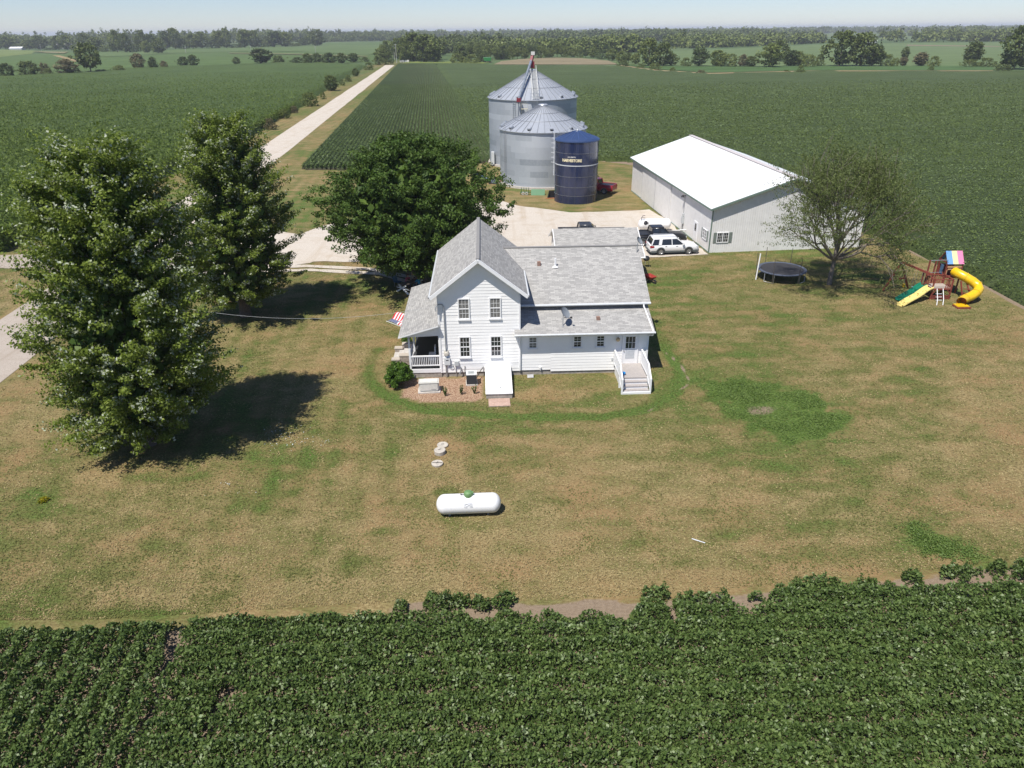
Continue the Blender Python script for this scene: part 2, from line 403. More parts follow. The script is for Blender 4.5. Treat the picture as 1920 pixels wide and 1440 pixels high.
    dm = segdist(x, y, drive_main, True); soil = np.maximum(soil, np.clip(1 - dm / 0.9 + wob * 0.3, 0, 1) * 0.5 * (dm < 1.5))
    mul = inpoly(x + wob * 0.25, y + wob * 0.25, mulch).astype(float)
    rdg = np.abs(dr + 4.6) < 0.5
    soil = np.maximum(soil, rdg * 0.35 * (y < 560))
    GREEN.update(xs=xs, ys=ys, g=g.reshape(X.shape))
    att = np.stack([lawn.astype(float), np.clip(g, 0, 1), np.clip(soil, 0, 1), mul], -1).astype(np.float32)
    a = o.data.attributes.new('cover', 'FLOAT_COLOR', 'POINT'); a.data.foreach_set('color', att.ravel())
    return o

def ground_mat():
    m, n, b, o = new_mat('ground_cover')
    at = nd(n, "ShaderNodeAttribute", attribute_name='cover')
    sp = nd(n, "ShaderNodeSeparateColor"); n.links.new(at.outputs['Color'], sp.inputs[0])
    P = coord(n, 'Pos')
    f1 = noise(n, 7.5, 5, coord(n, 'Pos', (.85, 1.2, 1)), 0.8); f2 = noise(n, 0.55, 8, coord(n, 'Pos', (.8, 1.25, 1)), 0.68, 0.4); f3 = noise(n, 0.2, 5, P); f4 = noise(n, 20.0, 3, P, 0.8)
    fine = math_(n, 'ADD', math_(n, 'MULTIPLY', f1, 0.72), math_(n, 'MULTIPLY', f4, 0.28))
    dry = ramp(n, fine, [(0.40, (0.12, 0.088, 0.038)), (0.5, (0.255, 0.194, 0.090)), (0.60, (0.42, 0.335, 0.175))])
    red = mixc(n, ramp(n, f3, [(0.42, 0.0), (0.62, 0.75)]), dry, (0.27, 0.165, 0.082))
    grn = ramp(n, fine, [(0.40, (0.05, 0.055, 0.013)), (0.5, (0.115, 0.118, 0.036)), (0.60, (0.21, 0.20, 0.075))])
    lush = ramp(n, fine, [(0.40, (0.032, 0.058, 0.010)), (0.5, (0.075, 0.12, 0.024)), (0.60, (0.14, 0.195, 0.05))])
    gsum = math_(n, 'ADD', math_(n, 'MULTIPLY', math_(n, 'SUBTRACT', f2, 0.5), 2.6), math_(n, 'MULTIPLY', math_(n, 'SUBTRACT', fine, 0.5), 2.2))
    gg = math_(n, 'ADD', sp.outputs[1], gsum)
    lawn = mixc(n, ramp(n, gg, [(-0.0, 0.12), (0.62, 1.0)]), red, grn)
    lawn = mixc(n, ramp(n, math_(n, 'ADD', sp.outputs[1], math_(n, 'MULTIPLY', gsum, 0.45)), [(0.5, 0.0), (0.8, 1.0)]), lawn, lush)
    soilc = ramp(n, fine, [(0.3, (0.15, 0.11, 0.075)), (0.7, (0.31, 0.24, 0.17))])
    sf = ramp(n, math_(n, 'ADD', sp.outputs[2], math_(n, 'MULTIPLY', math_(n, 'SUBTRACT', fine, 0.5), 0.9)), [(0.35, 0.0), (0.6, 1.0)])
    lawn = mixc(n, sf, lawn, soilc)
    v = nd(n, "ShaderNodeTexVoronoi"); v.inputs['Scale'].default_value = 11; n.links.new(P, v.inputs['Vector']); v.inputs['Scale'].default_value = 26
    mul = mixc(n, v.outputs['Color'], (0.20, 0.10, 0.05), (0.52, 0.33, 0.20))
    v2 = nd(n, "ShaderNodeSeparateColor"); n.links.new(v.outputs['Color'], v2.inputs[0])
    mul = ramp(n, v2.outputs[0], [(0.1, (0.17, 0.09, 0.055)), (0.5, (0.30, 0.19, 0.12)), (0.95, (0.46, 0.34, 0.24))])
    lawn = mixc(n, at.outputs['Alpha'], lawn, mul)
    # beyond the yard: far farmland
    fa = noise(n, 0.0016, 2, P); fb = noise(n, 0.02, 3, coord(n, 'Pos', (0.3, 1.4, 1)))
    far = ramp(n, fa, [(0.38, (0.052, 0.085, 0.03)), (0.5, (0.07, 0.11, 0.04)), (0.62, (0.10, 0.13, 0.055))])
    far = mixc(n, ramp(n, fb, [(0.3, 0.0), (0.7, 0.35)]), far, (0.11, 0.15, 0.065))
    c = mixc(n, sp.outputs[0], far, lawn)
    n.links.new(c, b.inputs['Base Color']); b.inputs['Roughness'].default_value = 0.95; b.inputs['Specular IOR Level'].default_value = 0.15
    bump(n, b, math_(n, 'ADD', f4, f1), 0.55, 0.05)
    return m

def sheet(name, poly, z, mat, jit=0.0, step=1.0, parent=None, kind='structure'):
    """flat sheet with a slightly ragged edge"""
    pts = []
    n = len(poly)
    for i in range(n):
        a = Vector((*poly[i], 0)); b2 = Vector((*poly[(i + 1) % n], 0)); k = max(1, int((b2 - a).length / step))
        for j in range(k):
            p = a.lerp(b2, j / k); w = jit
            pts.append((p.x + (vn(p.x, p.y, 0.8, 4) - 0.5) * 2 * w, p.y + (vn(p.x, p.y, 0.8, 8) - 0.5) * 2 * w, z))
    bm = bmesh.new(); vs = [bm.verts.new(p) for p in pts]; f = bm.faces.new(vs)
    if f.normal.z < 0 or f.calc_area() < 0: pass
    bmesh.ops.triangulate(bm, faces=[f]); bmesh.ops.recalc_face_normals(bm, faces=bm.faces)
    for q in bm.faces:
        if q.normal.z < 0: q.normal_flip()
    me = bpy.data.meshes.new(name); bm.to_mesh(me); bm.free(); me.materials.append(mat)
    o = bpy.data.objects.new(name, me); COL.objects.link(o)
    if kind: o['kind'] = kind
    return o
def gravel_mat(name, lo, mid, hi, dirt):
    m, n, b, o = new_mat(name); P = coord(n, 'Pos')
    f = noise(n, 14, 4, P, 0.75); f2 = noise(n, 0.5, 4, P, 0.6); f3 = noise(n, 0.9, 3, coord(n, 'Pos', (0.25, 1.1, 1)), 0.6)
    c = ramp(n, f, [(0.3, lo), (0.5, mid), (0.7, hi)])
    c = mixc(n, ramp(n, f2, [(0.52, 0.0), (0.74, 0.5)]), c, dirt)
    c = mixc(n, ramp(n, f3, [(0.54, 0.0), (0.72, 0.35)]), c, dirt)
    f6 = noise(n, 0.35, 4, coord(n, 'Pos', (2.6, .10, 1)), .6); c = mixc(n, ramp(n, f6, [(.52, 0.0), (.68, .4)]), c, dirt)
    n.links.new(c, b.inputs['Base Color']); b.inputs['Roughness'].default_value = 0.95; b.inputs['Specular IOR Level'].default_value = 0.1
    bump(n, b, f, 0.5, 0.03); return m
gravel = gravel_mat('crushed_limestone', (0.39, 0.34, 0.28), (0.50, 0.45, 0.385), (0.60, 0.55, 0.48), (0.37, 0.29, 0.20))
gravel_old_shaded = gravel_mat('worn_shaded_gravel', (0.29, 0.25, 0.205), (0.38, 0.33, 0.28), (0.46, 0.41, 0.35), (0.25, 0.195, 0.14))  # greyer gravel whose colour also carries some shade

def build_setting():
    build_ground()
    # road: slightly crowned strip
    mb = MB(); ys = list(np.arange(-60, 524, 4.0)) + [524]
    rows = []
    for y in ys:
        w = ROADW + 0.25 * (vn(np.array([y]), np.array([0.]), 0.09, 3)[0] - 0.5)
        w2 = ROADW + 0.25 * (vn(np.array([y]), np.array([5.]), 0.09, 3)[0] - 0.5)
        c = road_c(y); rows.append([(c - w, y, 0.02), (c - w * 0.5, y, 0.07), (c, y, 0.09), (c + w2 * 0.5, y, 0.07), (c + w2, y, 0.02)])
    k_ = ys.index(64.0); mb.grid(rows[k_:]); tag(mb.build('gravel_road', gravel), kind='structure')
    mb = MB(); mb.grid(rows[:k_ + 1]); tag(mb.build('gravel_road', gravel_old_shaded), kind='structure')  # near stretch: darker gravel, part of the darkness is shade put into the colour
    o = sheet('gravel_driveway', drive_main, 0.03, gravel, 0.35)
    for nm, tr in (('wheel_track', track_a), ('wheel_track', track_b)):
        mb = MB(); rows = []
        for i in range(len(tr) - 1):
            for k in range(8):
                t = k / 8; x = tr[i][0] * (1 - t) + tr[i + 1][0] * t; y = tr[i][1] * (1 - t) + tr[i + 1][1] * t
                w = 0.42 + 0.25 * (vn(np.array([x]), np.array([y]), 0.9, 2)[0] - 0.5)
                rows.append([(x, y - w, 0.036), (x, y + w, 0.036)])
        mb.grid(rows); tag(mb.build(nm, gravel), kind='structure')
    sheet('dirt_field_entrance', [(-60, 66.5), (-50, 68.2), (-45, 66.8), (-38.5, 62.5), (-38.5, 70.5), (-45, 71.0), (-49.5, 72.8), (-60, 72.2)], 0.025, gravel_old_shaded, 0.3)

# ------------------------------------------------------------------ crops
def crop_mat(name, lo, mid, hi, row_dir=None, row_gap=0.76, row_amt=0.0, streak=(0.10, 0.15, 0.07), sc=3.0, streak_amt=0.6):
    m, n, b, o = new_mat(name); P = coord(n, 'Pos')
    f = noise(n, sc, 4, P, 0.75); f2 = noise(n, 0.25, 4, coord(n, 'Pos', (0.35, 1.5, 1.0)), 0.6); f3 = noise(n, 0.03, 3, P)
    f5 = noise(n, 0.9, 3, coord(n, 'Pos', (0.22, 1.0, 1.0)), 0.6)
    h = f
    c = ramp(n, f, [(0.32, lo), (0.5, mid), (0.68, hi)])
    c = mixc(n, math_(n, 'MULTIPLY', ramp(n, f2, [(0.5, 0.0), (0.7, 1.0)]), streak_amt), c, streak)
    c = mixc(n, math_(n, 'MULTIPLY', ramp(n, f5, [(0.56, 0.0), (0.68, 1.0)]), streak_amt * 0.9), c, streak)
    c = mixc(n, ramp(n, f3, [(0.35, 0.0), (0.65, 0.45)]), c, lo)
    n.links.new(c, b.inputs['Base Color']); b.inputs['Roughness'].default_value = 0.7; b.inputs['Specular IOR Level'].default_value = 0.25
    if row_amt:
        sp = nd(n, "ShaderNodeSeparateXYZ"); n.links.new(P, sp.inputs[0]); c = mixc(n, ramp(n, sp.outputs[2], [(.14, 1.0), (.30, 0.0)]), c, (.08, .075, .045)); n.links.new(c, b.inputs['Base Color'])
    bump(n, b, math_(n, 'ADD', f, noise(n, sc * 3, 3, P, 0.8)), 1.0, 0.35)
    return m
SOYM = None
def grid_sheet(name, xs, ys, zf, poly, mat, kind='stuff', warp=None):
    X, Y = np.meshgrid(xs, ys); ny, nx = X.shape
    if warp: X, Y = warp(X, Y)
    Z = zf(X, Y)
    cx = (X[:-1, :-1] + X[1:, 1:]) / 2; cy = (Y[:-1, :-1] + Y[1:, 1:]) / 2
    keep = inpoly(cx, cy, poly) if poly is not None else np.ones(cx.shape, bool)
    cnt = np.zeros((ny, nx), int)
    for a in (0, 1):
        for b in (0, 1): cnt[a:ny - 1 + a, b:nx - 1 + b] += keep
    Z = np.where(cnt < 4, 0.0, Z)
    i = np.arange(ny - 1)[:, None] * nx + np.arange(nx - 1)[None]
    F = np.stack([i, i + 1, i + nx + 1, i + nx], -1)[keep]
    V = np.stack([X, Y, Z], -1).reshape(-1, 3)
    used = np.unique(F); rm = np.full(len(V), -1); rm[used] = np.arange(len(used))
    o = np_mesh(name, V[used], rm[F], mat, smooth=True); tag(o, kind=kind)
    return o

def build_crops():
    soym = crop_mat('soybean_canopy', (0.042, 0.064, 0.013), (0.074, 0.108, 0.025), (0.115, 0.155, 0.042), streak=(0.13, 0.17, 0.07), streak_amt=0.6)
    cornm = crop_mat('corn_canopy', (0.042, 0.07, 0.011), (0.074, 0.113, 0.020), (0.118, 0.165, 0.035), streak=(0.075, 0.135, 0.045), sc=1.6, streak_amt=0.4)
    rowm = crop_mat('row_canopy', (0.04, 0.066, 0.018), (0.085, 0.125, 0.036), (0.14, 0.185, 0.06), streak=(0.10, 0.155, 0.075), sc=3.5, streak_amt=0.5, row_amt=1)
    # big right-hand soybean field
    far_edge = [G(860, 118), G(925, 122), G(1000, 122), G(1160, 124), G(1230, 133), G(1330, 139), G(1430, 136), G(1520, 134), G(1700, 134), G(1860, 134), G(2100, 132), G(2500, 128)]
    poly = [(41.3, 20), (41.4, 62), (40.7, 69), (40, 73), (38.6, 85), (36.6, 108), (21.5, 126.2), (16, 127.8), (-1.5, 134.5), (-6.5, 176), (-50, 532)] + far_edge + [(330, 20)]
    xs = axis(-60, 110, 0.9, -60, 900, 1.05); ys = axis(20, 190, 0.9, 20, 700, 1.04)
    o = grid_sheet('soybean_field', xs, ys, lambda X, Y: 0.72 + 0.16 * (fbm(X, Y, 0.6, 3, 3) - 0.5) + 0.12 * (vn(X, Y, 0.08, 5) - .5), poly, soym)
    tag(o, 'broad dark green soybean field behind the shed and bins', 'soybean field')
    # leaves on the near part of that field
    n = 1000000
    x = RNG.uniform(-20, 225, n); y = 20 + (330 - 20) * RNG.random(n) ** 1.25
    k = inpoly(x, y, poly) & (x < 20 + y * 0.78) & (RNG.random(n) < np.clip(1.35 - y / 240, 0.0, 1))
    x = x[k]; y = y[k]; rowz = 0.06 * np.sin(2 * PI * y / 0.76)
    C = np.stack([x, y, 0.77 + RNG.random(len(x)) * 0.11 + rowz + .1 * (fbm(x, y, .5, 3, 2) - .5)], -1)
    V, F = leaves(C, 0.12 + 0.0009 * y, 0.7, 1.5)
    o2 = np_mesh('soybean_leaves', V, F, L_soyfar, parent=o)
    # strip with visible rows between road and bins
    strip = [(-34.65, 122.3), (-27.7, 121.3), (-8, 124.5), (-3.2, 128), (-2.2, 134), (-6.6, 176), (-50.2, 532), (-77, 545), (-76.5, 541)]
    ang = 0.0998
    def warp(X, Y): return (-34.65 + X - ang * (Y - 122.3), Y)
    xs = np.arange(0, 46, 0.19); ys = axis(121, 300, 0.8, 121, 545, 1.03)
    def zf(X, Y):
        u = X + 34.65 + ang * (Y - 122.3)
        return 0.42 + 0.30 * np.sin(2 * PI * u / 0.76) + 0.16 * (fbm(X, Y, 0.9, 8, 3) - 0.5)
    o = grid_sheet('row_crop_strip', xs, ys, zf, strip, rowm, warp=warp)
    tag(o, 'strip of row planted soybeans between the gravel road and the bins', 'soybean rows')
    n = 120000
    u = RNG.uniform(0, 40, n); y = 121 + 200 * RNG.random(n) ** 1.5
    ur = np.round(u / 0.76) * 0.76 + 0.19 + RNG.normal(0, 0.10, n); x = -34.65 + ur - ang * (y - 122.3)
    k = inpoly(x, y, strip); x = x[k]; y = y[k]
    C = np.stack([x, y, 0.5 + RNG.random(len(x)) * 0.38], -1); V, F = leaves(C, 0.2, 0.7, 1.3)
    np_mesh('soybean_leaves', V, F, L_soyrow, parent=o)
    # corn on the left
    xs = axis(-140, -50, 1.2, -900, -50, 1.05); ys = axis(72, 180, 1.2, 72, 700, 1.04)
    o = grid_sheet('corn_field', xs, ys, lambda X, Y: 1.7 + 0.5 * (fbm(X, Y, 0.5, 13, 3) - 0.5) + 0.5 * (vn(X, Y, 0.05, 6) - .5), corn_poly, cornm)
    tag(o, 'tall green corn field left of the gravel road', 'corn field')
    n = 260000
    y = 72 + 330 * RNG.random(n) ** 1.5; x = -50 - RNG.random(n) * (12 + y * 0.65)
    k = inpoly(x, y, corn_poly) & (RNG.random(n) < 1.35 - y / 320); x = x[k]; y = y[k]
    C = np.stack([x, y, 1.55 + RNG.random(len(x)) * 0.75], -1); V, F = leaves(C, 0.55, 0.28, 0.35)
    np_mesh('corn_leaves', V, F, L_corn, parent=o)
    # edge wall of corn leaves
    n = 9000; t = RNG.random(n); y = 73 + 150 * t; ex = np.interp(y, [73, 120, 175, 197, 225], [-53.2, -55.3, -57.7, -60.4, -62.4])
    C = np.stack([ex - RNG.random(n) * 0.8, y, RNG.random(n) * 2.0], -1)
    V, F = leaves(C, 0.6, 0.28, 0.2); np_mesh('corn_leaves', V, F, L_corn, parent=o)
    # tufts of grass over the lawn
    n = 300000; y = 21 + 62 * RNG.random(n) ** 1.5; x = RNG.uniform(-1, 1, n) * (6 + y * .74)
    d1 = inpoly(x, y, [(-5, 42.4), (9.2, 42.9), (8.9, 54), (-7, 53.5)]) | inpoly(x, y, drive_main) | inpoly(x, y, mulch) | (y < np.interp(x, SOYX, SOYY) + .5) | (np.abs(x - road_c(y)) < 3.6) | (x > 40.5) | inpoly(x, y, [(6.5, 39), (8.8, 39), (8.8, 43), (6.5, 43)]) | (segdist(x, y, [(9.6, 47.2), (10.9, 44.5), (11.5, 42.6), (11.2, 41.2)]) < .35)
    d1 |= (inpoly(x, y, patch1) | inpoly(x, y, patch2)) & (RNG.random(n) < .85)
    d1 |= inpoly(x, y, [(20, 71), (36.2, 72.5), (33, 104), (17, 103)])
    x = x[~d1]; y = y[~d1]; C = np.stack([x, y, .012 + .035 * RNG.random(len(x))], -1)
    gg = GREEN['g'][np.clip(np.searchsorted(GREEN['ys'], y), 0, len(GREEN['ys']) - 1), np.clip(np.searchsorted(GREEN['xs'], x), 0, len(GREEN['xs']) - 1)]
    gg = gg * 1.15 + np.where(segdist(x, y, ring) < .75, .35, 0) + (fbm(x, y, .8, 51, 4) - .5) * 1.5 + RNG.normal(0, .14, len(x)) + .15
    V, F = leaves(C, .06 + .0008 * y, .5, 1.8); mi = np.where(gg > .58, 1, 0).astype(np.int32)
    lg1 = leaf_mat('dry_grass_blades', (.175, .13, .055), (.275, .215, .10), (.37, .30, .15), trans=.1, clump=.5, rough=.9); lg2 = leaf_mat('green_grass_blades', (.07, .078, .018), (.12, .128, .036), (.185, .19, .065), trans=.15, clump=.5, rough=.9)
    o = np_mesh('lawn_grass', V, F, [lg1, lg2]); o.data.polygons.foreach_set('material_index', mi); tag(o, 'short dry mown grass of the farmhouse lawn', 'grass', kind='stuff')
    # the same crop beyond the sides and towards the viewer, in larger leaves
    n = 260000; x = RNG.uniform(-46, 41, n); y = RNG.uniform(-6, 25.5, n)
    k = (y < np.interp(x, SOYX, SOYY) - .35) & ~((np.abs(x) < 5 + y * .98) & (y > 9.5)) & (x > -42)
    x = x[k]; y = y[k]; C = np.stack([x, y, (.62 + .2 * np.cos(2 * PI * y / .76)) * (1 - .5 * RNG.random(len(x)) ** 2)], -1); V, F = leaves(C, .21, .65, .6)
    tag(np_mesh('soybean_crop', V, F, L_soy), 'outer parts of the foreground soybean crop', 'soybeans', kind='stuff')
    # foreground soybeans, leaf by leaf
    n = 760000
    x = RNG.uniform(-29, 29, n); y = RNG.uniform(9.5, 25, n)
    ed = np.interp(x, SOYX, SOYY)
    ex = fbm(x, y * 0.3, 0.9, 31, 3)
    left = x < -12.4 + 0.107 * (20.2 - y) * -1 * -1
    edge = ed - np.where(left, 0.15, 0.35) - (ex - 0.5) * 2.2 * np.where(x > -5, 1.0, 0.35) - .18 * np.exp(-((x - 1.5) / 5.0) ** 2)
    def rows(q, gap): return 0.5 + 0.5 * np.cos(2 * PI * q / gap)
    ql = x - 0.107 * (20.2 - y)
    rl = rows(ql, 0.76); rr = rows(y - 0.02 * x, 0.76)
    wall = np.where(left, rl, rr)
    nz = fbm(x, y, 1.6, 41, 3)
    top = 0.52 + np.where(left, .30, .24) * wall + 0.55 * (nz - 0.5)
    prob = np.where(left, 0.45 + 0.8 * rl, 0.75 + 0.4 * rr) * np.clip((nz - 0.12) * 4.0, 0.45, 1)
    keep = y < edge
    lone = [(-0.15, 21.62, .42), (5.55, 21.95, .38), (6.55, 21.8, .33), (8.35, 21.9, .22), (12.2, 22.25, .55), (11.55, 22.3, .4), (13.1, 22.2, .4), (14.2, 22.45, .45), (16.3, 22.9, .4), (18.1, 23.1, .4), (18.9, 23.15, .35), (20.2, 23.35, .42), (21.4, 23.4, .45), (-3.2, 21.6, .5), (-2.3, 21.65, .4), (-1.4, 21.6, .35), (-4.4, 21.45, .4)]
    lonem = np.zeros(n, bool); lr = random.Random(17)
    lone = [(cx + lr.gauss(0, r * .55), cy - .05 + lr.gauss(0, r * .3), r * lr.uniform(.4, .85)) for cx, cy, r in lone for _ in range(4)]
    for cx, cy, r in lone:
        q = ((x - cx) ** 2 + ((y - cy + .12) * 1.3) ** 2) / (r * r * 1.25) + (nz - 0.5) * 1.6
        inn = (q + 1.3 * (vn(x, y, 6.0, 7) - .5)) < 1; top = np.where(inn, np.maximum(np.where(lonem, top, 0), (.35 + r) * np.sqrt(np.clip(1 - q, 0.02, 1)) * (.6 + .7 * vn(x, y, 6.0, 9))), top); lonem |= inn
    # openings where the soil shows
    gap = segdist(x + (vn(x * 0, y, 1.3, 3) - .5) * .5, y, [(-12.55, 20.6), (-12.3, 18.4), (-12.05, 15.0), (-11.95, 12)]); gw = 0.10 + 0.16 * np.clip((y - 17.5) / 3, 0, 1) + 0.25 * (vn(x, y, 1.1, 4) - .5)
    keep &= gap > gw
    for cx, cy, rx, ry in ((-9.75, 17.0, .30, .42), (5.9, 15.35, .26, .13), (-2.4, 20.95, 1.3, .26), (-4.0, 20.75, .3, .2), (17.8, 22.15, 1.7, .26), (2.6, 20.9, 1.8, .22), (19.5, 22.5, .9, .2), (0.9, 20.7, .3, .35), (2.0, 20.95, .5, .25), (4.0, 20.6, .12, .4), (3.0, 21.1, .8, .2), (6.1, 20.8, .12, .5), (8.9, 20.9, .5, .2), (9.5, 21.3, .9, .2), (-9.9, 16.0, .12, .9), (20.2, 22.35, .7, .12)):
        keep &= (((x - cx) / rx) ** 2 + ((y - cy) / ry) ** 2 + (nz - .5) * 1.2) > 1
    keep |= lonem
    keep &= (RNG.random(n) < np.where(lonem, 1.0, prob)) & (np.abs(x) < 5 + y * 0.98)
    # taper heights to the edge
    top = np.where(lonem, top, top * np.clip(0.45 + (edge - y) * 1.6, 0.35, 1))
    x = x[keep]; y = y[keep]; top = top[keep]
    z = np.maximum(0.05, top * (1 - 0.62 * RNG.random(len(x)) ** 1.7) + RNG.normal(0, .035, len(x)))
    C = np.stack([x, y, z], -1); V, F = leaves(C, 0.128, 0.62, 0.42)
    o = np_mesh('soybean_crop', V, F, L_soy)
    tag(o, 'leafy soybean crop filling the foreground below the lawn', 'soybeans', kind='stuff')

# ------------------------------------------------------------------ trees
def clump_cloud(centers, dirs, radii, per, rng=RNG):
    """points scattered in ellipsoids stretched along dirs; returns points and outward vectors"""
    n = len(centers); idx = np.repeat(np.arange(n), per)
    q = rng.normal(size=(len(idx), 3)); q /= np.linalg.norm(q, axis=1)[:, None]
    q *= (rng.random(len(idx)) ** 0.45)[:, None]
    d = dirs[idx]; up = np.array([0, 0, 1.0])
    s = np.cross(d, up); s /= np.linalg.norm(s, axis=1)[:, None] + 1e-6; t = np.cross(s, d)
    r = radii[idx] if radii.ndim > 1 else np.tile(radii, (len(idx), 1))
    off = d * (q[:, 0] * r[:, 0])[:, None] + s * (q[:, 1] * r[:, 1])[:, None] + t * (q[:, 2] * r[:, 2])[:, None]
    return centers[idx] + off, off / (np.linalg.norm(off, axis=1)[:, None] + 1e-6)
def trunk_mb(h, r, limbs, spread, seed, lean=0.0, start=0.25):
    rr = random.Random(seed); mb = MB()
    pts = [(lean * h * t * t + rr.uniform(-.03, .03) * h * t, rr.uniform(-.02, .02) * h * t, h * t) for t in (0, .12, .3, .5, .72, 1)]
    mb.tube(pts, [r * 1.35, r, r * .85, r * .65, r * .4, r * .12], 9)
    for k in range(limbs):
        t = start + (0.9 - start) * k / max(1, limbs - 1); a = k * 2.4 + rr.uniform(-.4, .4)
        zb = h * t; L = spread * (1.05 - 0.55 * t) * rr.uniform(.7, 1.0); xb = lean * h * t * t
        p0 = Vector((xb, 0, zb)); p1 = p0 + Vector((math.cos(a) * L * .45, math.sin(a) * L * .45, L * .32)); p2 = p0 + Vector((math.cos(a) * L, math.sin(a) * L, L * .55))
        rb = r * (0.5 - 0.3 * t); mb.tube([p0, p1, p2], [rb, rb * .6, rb * .15], 6, caps=False)
        for j in (-1, 1):
            q = p1 + Vector((math.cos(a + j * .7) * L * .4, math.sin(a + j * .7) * L * .4, L * .3)); mb.tube([p1, q], [rb * .5, rb * .1], 5, caps=False)
    return mb
def big_tree(name, label, loc, h, rad, prof, z0, leafm, ncl, per, seed, center=(0, 0), spray=(1.25, .5, .38), size=.17, lean=0, barkm=bark, rise=0.35, trunk_r=.38, inner=4500, group=None, lump=0.22, cat='tree'):
    t = thing(name, label, cat, (*loc, 0), 0, group)
    trunk_mb(h * .82, trunk_r, 16, rad * .8, seed, lean=center[0] / h * 1.2).build('trunk', barkm, t)
    rng = np.random.default_rng(seed)
    tt = rng.random(ncl); zt = z0 + (h - z0) * tt
    a = rng.random(ncl) * 2 * PI
    lob = 1 + lump * (2 * vn(a * 1.6 + 50, zt * 0.55, 1.0, seed) - 1) + 0.10 * rng.normal(size=ncl)
    rf = np.interp(tt, [p[0] for p in prof], [p[1] for p in prof]) * rad * lob
    fr = 1 - 0.38 * rng.random(ncl) ** 1.5
    sh = np.stack([center[0] * tt, center[1] * tt], -1)
    c = np.stack([np.cos(a) * rf * fr + sh[:, 0], np.sin(a) * rf * fr + sh[:, 1], zt], -1)
    d = np.stack([np.cos(a), np.sin(a), rise + 0.75 * (tt - 0.35) + 0.15 * rng.normal(size=ncl)], -1); d /= np.linalg.norm(d, axis=1)[:, None]
    rs = np.array(spray)[None] * (0.65 + 0.7 * rng.random((ncl, 1)))
    P, O = clump_cloud(c, d, rs, per, rng)
    V, F = leaves(P, size, 0.62, 0.55, O, 0.7)
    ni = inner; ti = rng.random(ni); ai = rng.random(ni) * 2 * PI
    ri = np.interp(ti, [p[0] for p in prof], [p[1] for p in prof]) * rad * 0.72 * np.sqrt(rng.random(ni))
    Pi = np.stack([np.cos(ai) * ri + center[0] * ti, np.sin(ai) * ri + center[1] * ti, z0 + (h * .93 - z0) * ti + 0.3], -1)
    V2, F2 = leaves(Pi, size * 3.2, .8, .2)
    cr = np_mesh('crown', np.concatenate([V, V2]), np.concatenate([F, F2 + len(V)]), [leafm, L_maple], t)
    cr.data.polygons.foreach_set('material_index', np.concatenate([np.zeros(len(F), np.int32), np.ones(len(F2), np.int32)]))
    return t

def sparse_tree(loc):
    t = thing('honey_locust_tree', 'thin feathery tree with bare grey limbs between trampoline and play set', 'tree', (*loc, 0))
    rr = random.Random(5); mb = MB(); tips = []
    def grow(p, d, L, r, lv, zz=.17):
        p = Vector(p); d = Vector(d).normalized(); q = p
        pts = [p]; k = 3
        for i in range(k):
            d = (d + Vector((rr.uniform(-.16, .16), rr.uniform(-.16, .16), rr.uniform(-.04, .12)))).normalized(); q = q + d * L / k; pts.append(q)
        mb.tube(pts, [r, r * .85, r * .72, r * .6], 7 if lv < 2 else 5, caps=False)
        if lv >= 2: tips.append((pts[2], d, L)); tips.append((q, d, L))
        if lv >= 4: return
        nb = 4 if lv == 0 else 3
        for j in range(nb):
            ax = d.orthogonal().normalized(); ax.rotate(Matrix.Rotation(rr.uniform(0, 2 * PI) if lv else j * 2 * PI / nb + .5, 3, d))
            an = rr.uniform(.35, .75) if lv else rr.uniform(.5, .8)
            nd_ = (d * math.cos(an) + ax * math.sin(an)); nd_.z += zz; nd_.x += 0.02; nd_.y -= .06 if lv < 3 else .0
            st = q if (lv == 0 or j) else pts[2]
            grow(st, nd_, L * rr.uniform(.72, .92), r * .58, lv + 1, zz)
    grow((0, 0, 0), (-.02, 0, 1), 2.3, .22, 0, .26)
    # extra long low limb towards the right and a few to the left
    for d, zz in (((1, -.2, .35), -.02), ((-1, -.35, .30), -.06), ((.75, .5, .95), .1), ((-.9, .1, .8), .08), ((.9, -.4, .75), .1), ((-.3, -.9, .45), -.08), ((.5, -.9, .35), -.06), ((-.7, -.6, .5), .0)):
        grow((0, 0, 1.6), d, 2.6, .10, 1, zz)
    mb.build('trunk', bark_grey, t)
    C = []; D = []
    rng = np.random.default_rng(3)
    for p, d, L in tips:
        if p.z < .9: continue
        for k in range(3):
            C.append(np.array(p) + rng.normal(size=3) * [.5, .5, .25]); v = np.array((d.x, d.y, d.z * .25)); D.append(v / (np.linalg.norm(v) + 1e-6))
    C = np.array(C); D = np.array(D)
    rs = np.array((.75, .33, .12))[None] * (0.6 + .8 * rng.random((len(C), 1)))
    P, O = clump_cloud(C, D, rs, 24, rng)
    V, F = leaves(P, .125, .42, .9)
    np_mesh('crown', V, F, L_locust, t)
    t.scale = (1, 1, 1.42)
    return t

